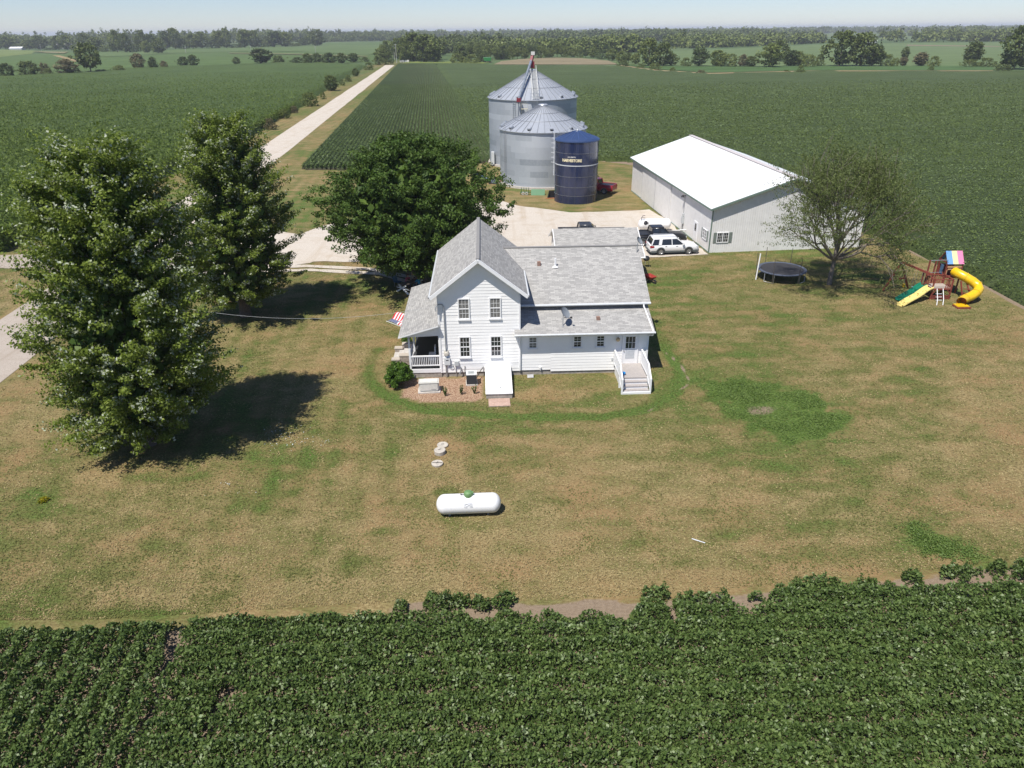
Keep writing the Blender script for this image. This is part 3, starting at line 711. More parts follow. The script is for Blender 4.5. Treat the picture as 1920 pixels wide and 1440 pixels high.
def far_variants():
    """crown and trunk meshes for trees away from the yard, unit height 10 m"""
    out = {}
    specs = {'round': ([(0, .45), (.25, .9), (.5, 1.0), (.78, .8), (1, .25)], 1.0, 4.3), 'tall': ([(0, .5), (.3, .9), (.6, .95), (.85, .65), (1, .15)], 1.0, 2.9),
             'bush': ([(0, .85), (.35, 1.0), (.65, .85), (1, .35)], 0.0, 6.2), 'conic': ([(0, 1.0), (.3, .85), (.7, .45), (1, .05)], .4, 2.9), 'oak': ([(0, .35), (.25, .85), (.55, 1.0), (.85, .85), (1, .5)], 2.6, 4.6)}
    for k, (prof, z0, rad) in specs.items():
        for v in range(3):
            rng = np.random.default_rng(hash((len(k), v, ord(k[0]))) % 9999 + 3)
            n = 110; tt = rng.random(n); a = rng.random(n) * 2 * PI; zt = z0 + (9.6 - z0) * tt
            lob = 1 + .24 * (2 * vn(a * 1.4 + 9 * v, zt * .35, 1.0, v + 3) - 1) + .12 * rng.normal(size=n)
            rf = np.interp(tt, [p[0] for p in prof], [p[1] for p in prof]) * rad * lob * (1 - .5 * rng.random(n) ** 1.3)
            C = np.stack([np.cos(a) * rf, np.sin(a) * rf, zt], -1); D = np.stack([np.cos(a), np.sin(a), .5 + 0 * a], -1); D /= np.linalg.norm(D, axis=1)[:, None]
            P, O = clump_cloud(C, D, np.array((1.25, 1.0, .8))[None] * (.6 + .8 * rng.random((n, 1))), 26, rng)
            P[:, 2] = np.maximum(P[:, 2], .12)
            V, F = leaves(P, .62, .75, .35, O, .8)
            me = np_mesh('crown', V, F, L_far[0]); md = me.data; bpy.data.objects.remove(me)
            tm = trunk_mb(7.5, .24, 6, rad * .8, v + 11).build('trunk', bark); td = tm.data; bpy.data.objects.remove(tm)
            out[(k, v)] = (md, td)
    return out
FARM = {}
_fc = [0]
def far_tree(name, label, base, h, wr, kind, leafi, group=None, cat='tree', lean=0.0):
    """wr: crown width divided by the width the kind would have at this height"""
    v = _fc[0] % 3; _fc[0] += 1
    md, td = FARM[(kind, v)]
    key = ('m', kind, v, leafi)
    if key not in FARM:
        m2 = md.copy(); m2.materials[0] = L_far[leafi]; FARM[key] = m2
    t = thing(name, label, cat, (base[0], base[1], 0), (_fc[0] * 1.7) % 6.28, group)
    s = h / 10.0; t.scale = (s * wr, s * wr, s)
    if lean: t.rotation_euler = (0, lean, 0)
    c = bpy.data.objects.new('crown', FARM[key]); COL.objects.link(c); c.parent = t
    c = bpy.data.objects.new('trunk', td); COL.objects.link(c); c.parent = t
    return t
WID = {'round': 9.4, 'tall': 6.6, 'bush': 13.4, 'conic': 6.6, 'oak': 10.0}
def px_tree(name, label, x0, x1, ybase, ytop, kind, leafi, group=None, cat='tree', lean=0.0):
    b = G((x0 + x1) / 2, ybase); h = HT(b, ytop)
    dep = Vector((b[0], b[1], 0)) - EYE; mpp = dep.dot(_fw) / FPX
    w = (x1 - x0) * mpp
    return far_tree(name, label, b, h, w / (WID[kind] * h / 10), kind, leafi, group, cat, lean)
ORD = ['first', 'second', 'third', 'fourth', 'fifth', 'sixth', 'seventh', 'eighth', 'ninth', 'tenth', 'eleventh', 'twelfth', 'thirteenth', 'fourteenth', 'fifteenth', 'sixteenth', 'seventeenth', 'eighteenth', 'nineteenth', 'twentieth']
def ordw(n):
    if n <= 20: return ORD[n - 1]
    t_ = ['', '', 'twenty', 'thirty', 'forty', 'fifty', 'sixty', 'seventy', 'eighty', 'ninety'][n // 10]
    return t_ + '-' + ORD[n % 10 - 1] if n % 10 else {'twenty': 'twentieth', 'thirty': 'thirtieth', 'forty': 'fortieth', 'fifty': 'fiftieth'}.get(t_, t_ + 'th')
NAMES = {'round': 'broadleaf_tree', 'tall': 'poplar_tree', 'bush': 'wild_shrub', 'conic': 'cedar_tree', 'oak': 'oak_tree'}
CATS = {'round': 'tree', 'tall': 'tree', 'bush': 'shrub', 'conic': 'tree', 'oak': 'tree'}

def build_far():
    FARM.update(far_variants())
    # ---- shrubs in the ditch left of the road
    for i, (x0, x1, yb, yt, li, lb) in enumerate(((606, 637, 170, 141, 0, 'rounded dark green shrub, largest of those beside the gravel road'), (563, 600, 199, 172, 1, 'loose olive green shrub leaning over the ditch left of the road'),
            (659, 675, 143, 128, 0, 'small dark round shrub beside the far part of the road'), (682, 702, 131, 117, 1, 'shrub next to the road just before the far wood'), (645, 661, 153, 140, 1, 'low shrub between the two round ones along the road'),
            (520, 546, 222, 204, 1, 'scrubby bush in the ditch next to the silver maple top'), (495, 520, 243, 222, 4, 'weedy brownish bush in the ditch nearest the maple'), (545, 560, 212, 198, 4, 'dry weed clump in the road ditch between two shrubs'), (600, 612, 186, 172, 1, 'little shrub left of the largest roadside shrub'), (636, 648, 160, 148, 1, 'little shrub right of the largest roadside shrub'))):
        px_tree('roadside_shrub', lb, x0, x1, yb, yt, 'bush' if li in (1, 4) else 'round', li, 'shrubs along the ditch of the gravel road', 'shrub')
    # ---- row beyond the left corn field
    row = [(-60, -20, 152, 118, 'round', 0), (-25, 5, 150, 122, 'bush', 1), (2, 30, 149, 118, 'round', 2), (36, 76, 146, 115, 'round', 0), (76, 98, 143, 117, 'bush', 4), (82, 104, 144, 128, 'bush', 1), (108, 148, 142, 111, 'round', 4), (124, 140, 142, 124, 'tall', 0),
           (140, 156, 141, 130, 'bush', 1), (172, 208, 139, 130, 'bush', 0), (210, 238, 137, 122, 'bush', 3), (248, 276, 132, 100, 'round', 4), (278, 300, 132, 107, 'conic', 2), (301, 317, 131, 114, 'round', 4), (334, 356, 126, 106, 'round', 2), (352, 374, 125, 103, 'round', 2), (436, 452, 121, 107, 'round', 0),
           (470, 510, 119, 91, 'tall', 2), (508, 538, 120, 103, 'bush', 0), (546, 570, 122, 107, 'round', 2), (566, 588, 122, 100, 'round', 0), (584, 606, 121, 100, 'round', 2), (602, 634, 121, 99, 'round', 2), (630, 652, 119, 99, 'round', 0), (650, 676, 117, 100, 'round', 2), (674, 694, 116, 107, 'bush', 0)]
    desc = {0: 'dark green', 1: 'mid green', 2: 'deep green', 3: 'yellowish green', 4: 'brownish green'}
    for i, (x0, x1, yb, yt, kd, li) in enumerate(row):
        px_tree(NAMES[kd], '%s %s, %s from the left in the row beyond the corn field' % (desc[li], NAMES[kd].replace('_', ' '), ordw(i + 1)), x0, x1, yb, yt, kd, li, 'hedgerow beyond the corn field', CATS[kd])
    px_tree('elm_tree', 'tall lone tree with bare lower trunk standing beyond the corn field', 148, 196, 140, 81, 'oak', 0)
    px_tree('oak_tree', 'large round tree at the right end of the left wood', 577, 613, 86, 55, 'round', 0)
    px_tree('broadleaf_tree', 'big dark tree in front of the left wood by the field', 284, 312, 100, 74, 'round', 0)
    px_tree('broadleaf_tree', 'yellow green tree beside the big dark one before the left wood', 266, 286, 99, 77, 'round', 3)
    rr = random.Random(12)
    # ---- front edge of the left wood, tree by tree
    x = -70; i = 0
    while x < 580:
        w = rr.uniform(20, 34); yb = np.interp(x, [-70, 0, 130, 230, 300, 420, 520, 580], [92, 92, 94, 99, 92, 90, 88, 84])
        yt = np.interp(x, [-70, 40, 60, 200, 330, 450, 540, 580], [60, 66, 60, 55, 51, 53, 57, 64]) + rr.uniform(0, 14)
        kd = rr.choice(['round', 'round', 'tall', 'round']) if i % 3 else 'bush'; yt += 16 if kd == 'bush' else 0; li = rr.choice([0, 1, 1, 1, 2])
        px_tree(NAMES[kd], '%s %s, %s from the left along the front of the left wood' % (desc[li], NAMES[kd].replace('_', ' '), ordw(i + 1)), x, x + w, yb, yt, kd, li, 'front trees of the left wood')
        x += w * .62; i += 1
    # ---- wood at the end of the road
    i = 0; cw = []
    for k in range(46):
        x = rr.uniform(712, 985); dy = rr.random()
        yb = np.interp(x, [700, 760, 860, 985], [121, 119, 117, 112]) - dy * 14
        hh = np.interp(x, [700, 730, 780, 820, 860, 985], [26, 42, 56, 50, 34, 28]) * rr.uniform(.75, 1.05) * (1 - dy * .25)
        cw.append((x, yb, hh))
    for x, yb, hh in sorted(cw):
        kd = rr.choice(['round', 'oak', 'tall', 'round']); li = rr.choice([0, 1, 1, 2, 0]); w = hh * rr.uniform(.6, .95)
        px_tree(NAMES[kd], '%s %s, %s from the left in the wood where the road ends' % (desc[li], NAMES[kd].replace('_', ' '), ordw(i + 1)), x - w / 2, x + w / 2, yb, yb - hh, kd, li, 'trees of the wood at the end of the road'); i += 1
    for i, (x0, x1, yb, yt, li) in enumerate(((842, 872, 118, 100, 3), (868, 900, 118, 102, 3), (893, 925, 117, 98, 0), (698, 722, 122, 103, 1), (718, 740, 121, 98, 0))):
        px_tree('wild_shrub', '%s bush, %s from the left at the foot of the road end wood' % (desc[li], ORD[(i + 2) % 5]), x0, x1, yb, yt, 'bush', li, 'bushes at the foot of the road end wood', 'shrub')
    # ---- hedge running right from that wood
    x = 925; i = 0
    while x < 1190:
        w = rr.uniform(15, 27); yb = np.interp(x, [925, 1040, 1100, 1150, 1190], [112, 107, 108, 116, 121]); h = rr.uniform(16, 27) * (1.0 if x < 1060 else .9)
        kd = rr.choice(['round', 'round', 'bush', 'oak']); li = rr.choice([0, 1, 1, 3, 2])
        px_tree(NAMES[kd], '%s %s, %s from the left in the hedge behind the tan field' % (desc[li], NAMES[kd].replace('_', ' '), ordw(i + 1)), x, x + w, yb, yb - h, kd, li, 'hedge behind the tan field', CATS[kd]); x += w * .72; i += 1
    # ---- trees right of the bins
    right = [(1196, 1236, 124, 72, 'round', 1), (1222, 1262, 124, 80, 'round', 0), (1246, 1272, 123, 100, 'round', 0), (1156, 1180, 125, 112, 'bush', 0), (1193, 1208, 128, 119, 'bush', 1), (1216, 1240, 131, 117, 'bush', 1), (1274, 1296, 124, 108, 'bush', 1), (1292, 1328, 124, 89, 'round', 2), (1326, 1362, 124, 94, 'round', 1), (1346, 1386, 125, 100, 'bush', 3),
             (1382, 1402, 125, 102, 'round', 4), (1394, 1422, 125, 105, 'round', 0), (1420, 1466, 126, 82, 'round', 1), (1440, 1478, 115, 76, 'round', 0), (1466, 1498, 124, 94, 'tall', 2), (1482, 1510, 124, 96, 'round', 1), (1500, 1530, 125, 101, 'bush', 3), (1526, 1546, 124, 101, 'bush', 0), (1542, 1604, 124, 57, 'round', 0), (1584, 1640, 124, 62, 'round', 0),
             (1616, 1652, 124, 84, 'tall', 0), (1644, 1676, 124, 102, 'bush', 1), (1668, 1686, 124, 108, 'bush', 3), (1684, 1700, 124, 106, 'tall', 4), (1688, 1704, 112, 88, 'tall', 0), (1712, 1740, 124, 98, 'tall', 4), (1738, 1762, 125, 105, 'bush', 3), (1796, 1832, 118, 76, 'tall', 0), (1800, 1834, 125, 111, 'bush', 1), (1830, 1866, 125, 108, 'bush', 1),
             (1868, 1932, 130, 49, 'round', 0), (1915, 1990, 130, 58, 'round', 2), (1862, 1896, 134, 120, 'bush', 0), (1978, 2050, 130, 70, 'round', 0), (1492, 1508, 138, 122, 'bush', 1), (1466, 1482, 138, 131, 'bush', 1), (1304, 1324, 139, 131, 'bush', 4), (1254, 1268, 134, 126, 'bush', 1), (1738, 1752, 132, 124, 'bush', 1)]
    right.sort(key=lambda q: q[0] + q[1])
    for i, (x0, x1, yb, yt, kd, li) in enumerate(right):
        px_tree(NAMES[kd], '%s %s, %s from the left on the far edge of the soybeans' % (desc[li], NAMES[kd].replace('_', ' '), ordw(i + 1)), x0, x1, yb, yt, kd, li, 'trees on the far edge of the soybean field', CATS[kd], 0.28 if 1790 < x0 < 1800 else 0.0)
    # ---- masses of wood farther back
    def wood(name, label, pts, depth, h, n, cr, li, seed):
        """pts: image points along the front foot of the wood"""
        rng = np.random.default_rng(seed); W_ = [G(*p) for p in pts]
        seg = np.array([math.hypot(W_[i + 1][0] - W_[i][0], W_[i + 1][1] - W_[i][1]) for i in range(len(W_) - 1)]); cum = np.concatenate([[0], np.cumsum(seg)])
        s = rng.random(n) * cum[-1]; gp = vn(s, s * 0, 1.0 / (30 + 2.2 * cr * cr), seed + 9); s = np.where((gp < .33) & (seed > 3), s[np.argmax(gp)] + (s - s[np.argmax(gp)]) * rng.random(n), s); bx = np.interp(s, cum, [p[0] for p in W_]); by = np.interp(s, cum, [p[1] for p in W_])
        dd = rng.random(n) ** 1.2 * depth; r = np.hypot(bx, by); bx = bx * (1 + dd / r); by = by * (1 + dd / r)
        hh = h * (.6 + .5 * rng.random(n)) * (0.62 + .75 * vn(s, dd * .5, 0.012, seed)); rad = cr * (.7 + .6 * rng.random(n))
        m = 7; idx = np.repeat(np.arange(n), m)
        ox = rng.normal(size=(n * m, 3)); ox /= np.linalg.norm(ox, axis=1)[:, None]; ox[:, 2] = np.abs(ox[:, 2]) * 1.0
        C = np.stack([bx[idx] + ox[:, 0] * rad[idx] * .75, by[idx] + ox[:, 1] * rad[idx] * .75, hh[idx] * (.38 + .55 * ox[:, 2] * rng.random(n * m) ** .4)], -1)
        D = ox.copy(); per = 13
        per = 20; P, O = clump_cloud(C, D, np.stack([rad[idx] * .5, rad[idx] * .5, rad[idx] * .42], -1), per, rng)
        P[:, 2] = np.maximum(P[:, 2], .3)
        V, F = leaves(P, cr * .36, .8, .45, O, .8)
        # lower skirt so no daylight shows under the crowns
        q = rng.random((n * 14, 3)); j = rng.integers(0, n, n * 14)
        P2 = np.stack([bx[j] + (q[:, 0] - .5) * rad[j] * 2, by[j] + (q[:, 1] - .5) * rad[j] * 2, q[:, 2] * hh[j] * .5], -1)
        V2, F2 = leaves(P2, cr * .5, .8, .2)
        o = np_mesh(name, np.concatenate([V, V2]), np.concatenate([F, F2 + len(V)]), L_far[li]); tag(o, label, 'wood', kind='stuff')
    wood('woodland', 'deep wooded hill mass behind the left fields', [(-260, 91), (0, 88), (130, 86), (230, 85), (300, 84), (420, 82), (520, 80), (580, 78)], 420, 24, 950, 6.5, 1, 1)
    wood('woodland', 'dark belt of wood beyond the green field left of the road end', [(600, 79), (660, 78), (760, 77), (800, 76)], 500, 19, 300, 8, 0, 2)
    wood('woodland', 'wood mass behind the trees at the end of the road', [(760, 100), (850, 101), (960, 102)], 180, 15, 150, 6, 0, 3)
    wood('woodland', 'long wood belt in the middle distance behind the bins', [(900, 103), (1010, 101), (1080, 101), (1160, 99), (1200, 98)], 260, 15, 260, 6.5, 1, 4)
    wood('woodland', 'wood belt right of the bins with pale brush along its foot', [(1240, 92), (1300, 91), (1380, 88), (1460, 85), (1520, 82), (1540, 80)], 240, 12, 260, 7, 1, 5)
    wood('woodland', 'far wooded ridge across the middle of the horizon', [(790, 84), (900, 82), (1000, 80), (1120, 79), (1250, 78), (1400, 76), (1500, 74), (1560, 73)], 900, 16, 700, 11, 0, 6)
    wood('woodland', 'upper far wooded ridge behind the bins and shed', [(700, 73), (850, 71), (1000, 69), (1150, 68), (1300, 66), (1500, 63), (1700, 60), (1980, 57)], 1700, 17, 800, 18, 0, 7)
    wood('woodland', 'wood at the back of the pale right field', [(1615, 81), (1700, 80), (1800, 78), (1900, 78), (2100, 76)], 220, 17, 260, 7.5, 1, 8)
    wood('woodland', 'darker wood above the one behind the pale right field', [(1560, 72), (1700, 70), (1850, 69), (2100, 66)], 500, 15, 260, 12, 0, 9)
    wood('woodland', 'thin far tree line at the left end of the horizon', [(-300, 80), (-60, 78), (60, 77)], 900, 18, 200, 14, 0, 10)
    wood('woodland', 'faint distant wood left of the road end', [(560, 70), (700, 69), (820, 69)], 1500, 14, 260, 18, 0, 11)
    # ---- far field sheets
    fm = {}
    def fld(label, pts, z, col, hi=None):
        k = tuple(col)
        if k not in fm:
            m, n, b, o = new_mat('field_crop'); P = coord(n, 'Pos', (0.4, 1.3, 1)); hi2 = tuple(min(1, c * 1.35) for c in col); lo2 = tuple(c * .72 for c in col)
            f = noise(n, .05, 5, P, .7); f2 = noise(n, 1.2, 3, P, .8)
            n.links.new(ramp(n, math_(n, 'ADD', math_(n, 'MULTIPLY', f, .6), math_(n, 'MULTIPLY', f2, .4)), [(.35, lo2), (.65, hi2)]), b.inputs['Base Color']); b.inputs['Roughness'].default_value = .9; b.inputs['Specular IOR Level'].default_value = .1
            fm[k] = m
        W_ = [G(*p) for p in pts]
        o = sheet('far_field', W_, z, fm[k], 0, 1e6); o['label'] = label
    G1 = (.075, .115, .036); G2 = (.10, .14, .055); YG = (.13, .165, .055); TAN = (.24, .19, .11); TN2 = (.18, .17, .085)
    fld('green field beyond the corn', [(-300, 165), (0, 148), (100, 141), (250, 131), (420, 124), (600, 118), (690, 118), (715, 104), (715, 84), (600, 82), (420, 89), (300, 94), (190, 97), (90, 99), (0, 107), (-300, 118)], .1, G1)
    fld('lighter green field below the left wood', [(200, 107), (330, 100), (450, 97), (560, 97), (690, 104), (712, 100), (712, 85), (600, 84), (420, 91), (300, 96), (190, 99), (150, 103)], .35, (.09, .13, .048))
    fld('yellow green field at the far left', [(-300, 118), (0, 107), (60, 101), (68, 95), (0, 93), (-300, 94)], .14, YG)
    fld('pale stubble path', [(98, 104), (112, 104), (152, 115), (140, 116)], .2, (.26, .20, .10))
    fld('tan strip', [(430, 100), (560, 102), (690, 106.5), (690, 107.5), (560, 103.2), (430, 101)], .7, TN2)
    fld('brown plot beside the farm', [(60, 97), (130, 98), (120, 101), (88, 100)], .7, TN2)
    fld('tan mown field', [(925, 121.5), (1160, 121.5), (1140, 114), (1090, 109.5), (1040, 108.5), (990, 110), (940, 115)], .2, (.20, .165, .10))
    fld('bright grass verge', [(755, 118.5), (905, 119.5), (925, 117), (800, 115.5), (765, 115.5)], .2, (.15, .185, .05))
    fld('grass strip by the far trees', [(1150, 121), (1235, 130), (1330, 137), (1430, 134.5), (1520, 132.5), (1700, 132.5), (1862, 132.5), (1862, 124), (1500, 124), (1290, 125), (1180, 122)], .2, (.06, .105, .035))
    fld('dry grass line along the soybean field', [(1165, 122.8), (1230, 132), (1330, 138), (1430, 135.5), (1520, 133.3), (1700, 133.3), (1862, 133.3), (1862, 134.5), (1700, 134.6), (1520, 134.8), (1430, 137), (1330, 139.6), (1230, 133.5), (1160, 124)], .3, (.26, .20, .11))
    fld('green gap field', [(1150, 120), (1250, 124), (1250, 101), (1150, 103)], .14, G2)
    fld('pale green rolling field', [(1230, 124), (1900, 124), (2300, 124), (2300, 80), (1900, 79), (1650, 81), (1560, 82), (1470, 87), (1380, 91), (1240, 97)], .1, (.105, .145, .06))
    fld('tan bare strip', [(1700, 84.5), (1870, 87), (1880, 88.2), (1700, 86)], .3, (.22, .17, .12))
    fld('green field before the far belt', [(612, 84), (715, 84), (760, 82), (760, 78), (612, 80)], .12, G1)
    fld('light green field in the wood gap', [(880, 96), (960, 97), (1060, 95), (1060, 90), (960, 89), (880, 91)], .2, (.08, .125, .055))
    fld('light green field in the wood gap', [(1190, 89), (1280, 88), (1330, 86), (1330, 84), (1190, 85)], .2, (.09, .13, .06))

def build_big_trees():
    sprof = [(0, .5), (.12, .88), (.3, 1.03), (.5, .94), (.7, .80), (.86, .62), (1, .28)]
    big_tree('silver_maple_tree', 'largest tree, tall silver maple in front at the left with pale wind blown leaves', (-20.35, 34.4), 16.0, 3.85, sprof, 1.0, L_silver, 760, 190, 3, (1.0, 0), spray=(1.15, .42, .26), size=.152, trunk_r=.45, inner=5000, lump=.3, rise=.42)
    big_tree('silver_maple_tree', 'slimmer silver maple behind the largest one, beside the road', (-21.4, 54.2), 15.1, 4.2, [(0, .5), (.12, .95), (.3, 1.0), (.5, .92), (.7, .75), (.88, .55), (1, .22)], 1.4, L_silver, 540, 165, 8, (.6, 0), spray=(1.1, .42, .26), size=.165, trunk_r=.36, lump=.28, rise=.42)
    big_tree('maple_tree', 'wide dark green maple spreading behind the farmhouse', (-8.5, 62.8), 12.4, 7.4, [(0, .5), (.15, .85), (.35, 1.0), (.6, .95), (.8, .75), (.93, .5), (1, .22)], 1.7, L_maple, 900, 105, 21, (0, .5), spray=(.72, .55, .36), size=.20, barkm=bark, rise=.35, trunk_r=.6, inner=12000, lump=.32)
    sparse_tree((28.2, 60.6))

# ------------------------------------------------------------------ house
def shingle_mat():
    m, n, b, o = new_mat('asphalt_shingles')
    uv = coord(n, 'UV'); br = nd(n, "ShaderNodeTexBrick"); n.links.new(uv, br.inputs['Vector'])
    br.inputs['Scale'].default_value = 1.0; br.inputs['Brick Width'].default_value = 0.36; br.inputs['Row Height'].default_value = 0.14
    br.inputs['Mortar Size'].default_value = 0.012; br.inputs['Color1'].default_value = (0.26, 0.255, 0.243, 1); br.inputs['Color2'].default_value = (0.43, 0.42, 0.395, 1); br.inputs['Mortar'].default_value = (0.22, 0.215, 0.21, 1); br.offset = 0.37
    f = noise(n, 18, 3, uv, .7); f2 = noise(n, .5, 3, uv)
    c = mixc(n, ramp(n, f, [(.3, 0.0), (.7, .25)]), br.outputs['Color'], (.34, .33, .315)); c = mixc(n, ramp(n, f2, [(.35, 0.0), (.7, .12)]), c, (.24, .24, .24))
    n.links.new(c, b.inputs['Base Color']); b.inputs['Roughness'].default_value = .9; b.inputs['Specular IOR Level'].default_value = .2
    bump(n, b, br.outputs['Fac'], -.5, .02); return m
shingles = shingle_mat()
def roof_plane(mb, p, mi=0, th=0.12, u0=0):
    """p: four corners, first two along the eave, then up to the ridge; a slab with measured uv"""
    P = [Vector(q) for q in p]; e = (P[1] - P[0]).normalized(); nn = (P[1] - P[0]).cross(P[3] - P[0]).normalized()
    if nn.z < 0: nn = -nn
    up = nn.cross(e)
    uv = [((q - P[0]).dot(e) + u0, (q - P[0]).dot(up)) for q in P]
    if (P[1] - P[0]).cross(P[2] - P[0]).dot(nn) < 0: order = [3, 2, 1, 0]
    else: order = [0, 1, 2, 3]
    mb.face([P[i] for i in order], mi, [uv[i] for i in order])
    Q = [q - Vector((0, 0, th)) for q in P]
    mb.face([Q[i] for i in order[::-1]], mi + 1)
    for i in range(len(P)):
        j = (i + 1) % len(P); mb.face([P[i], P[j], Q[j], Q[i]], mi + 1)
def siding(mb, x0f, x1f, z0, z1, T, course=.2, lip=.016, breaks=()):
    """lapped boards; x0f/x1f give the wall limits at a height; T maps (along, out, z)"""
    z = z0
    zs = sorted(set([z0, z1] + list(breaks) + [z0 + course * i for i in range(int((z1 - z0) / course) + 1)]))
    for a, b_ in zip(zs[:-1], zs[1:]):
        if b_ - a < 1e-3: continue
        la, lb, ra, rb = x0f(a), x0f(b_), x1f(a), x1f(b_)
        fr = (a - z0) / course % 1.0; oa = lip * (1 - fr); ob = lip * (1 - (((b_ - z0) / course - 1e-6) % 1.0))
        mb.face([T(la, oa, a), T(ra, oa, a), T(rb, ob, b_), T(lb, ob, b_)])
        mb.face([T(la, 0, a), T(ra, 0, a), T(ra, oa, a), T(la, oa, a)])
def window(parent, u0, u1, z0, z1, T, cur=False, cols=3, rows=4, name='window', label=None):
    """double hung window: frame with sash bars > pane, sill; T maps (along, out, z)"""
    def bx(mb, a, b_, c, d, o0, o1, mi=0):
        P = [T(x, y, z) for x, y, z in ((a, o0, c), (b_, o0, c), (b_, o1, c), (a, o1, c), (a, o0, d), (b_, o0, d), (b_, o1, d), (a, o1, d))]
        k = len(mb.v); mb.v += [tuple(p) for p in P]
        for q in ((0, 3, 2, 1), (4, 5, 6, 7), (0, 1, 5, 4), (1, 2, 6, 5), (2, 3, 7, 6), (3, 0, 4, 7)):
            mb.f.append(tuple(k + i for i in q)); mb.m.append(mi); mb.uv.append(None); mb.sm.append(False)
    w = .075; mb = MB()
    bx(mb, u0 - w, u0, z0 - w, z1 + w, .0, .075); bx(mb, u1, u1 + w, z0 - w, z1 + w, .0, .075); bx(mb, u0, u1, z1, z1 + w, .0, .075); bx(mb, u0, u1, z0 - w * .6, z0, .0, .07)
    zm = (z0 + z1) / 2; bx(mb, u0, u1, zm - .03, zm + .03, .0, .06)
    for i in range(1, cols): x = u0 + (u1 - u0) * i / cols; bx(mb, x - .009, x + .009, z0, z1, .033, .046)
    for i in range(1, rows):
        if i * 2 == rows: continue
        z = z0 + (z1 - z0) * i / rows; bx(mb, u0, u1, z - .009, z + .009, .033, .045)
    f = mb.build(name, trim, parent)
    if label: f['label'] = label
    mb = MB(); bx(mb, u0, u1, z0, z1, .0, .03); mb.build('pane', curtain if cur else glass, f)
    mb = MB(); bx(mb, u0 - w - .03, u1 + w + .03, z0 - w * .6 - .10, z0 - w * .6, .0, .11); mb.build('sill', trim, f)
    return f

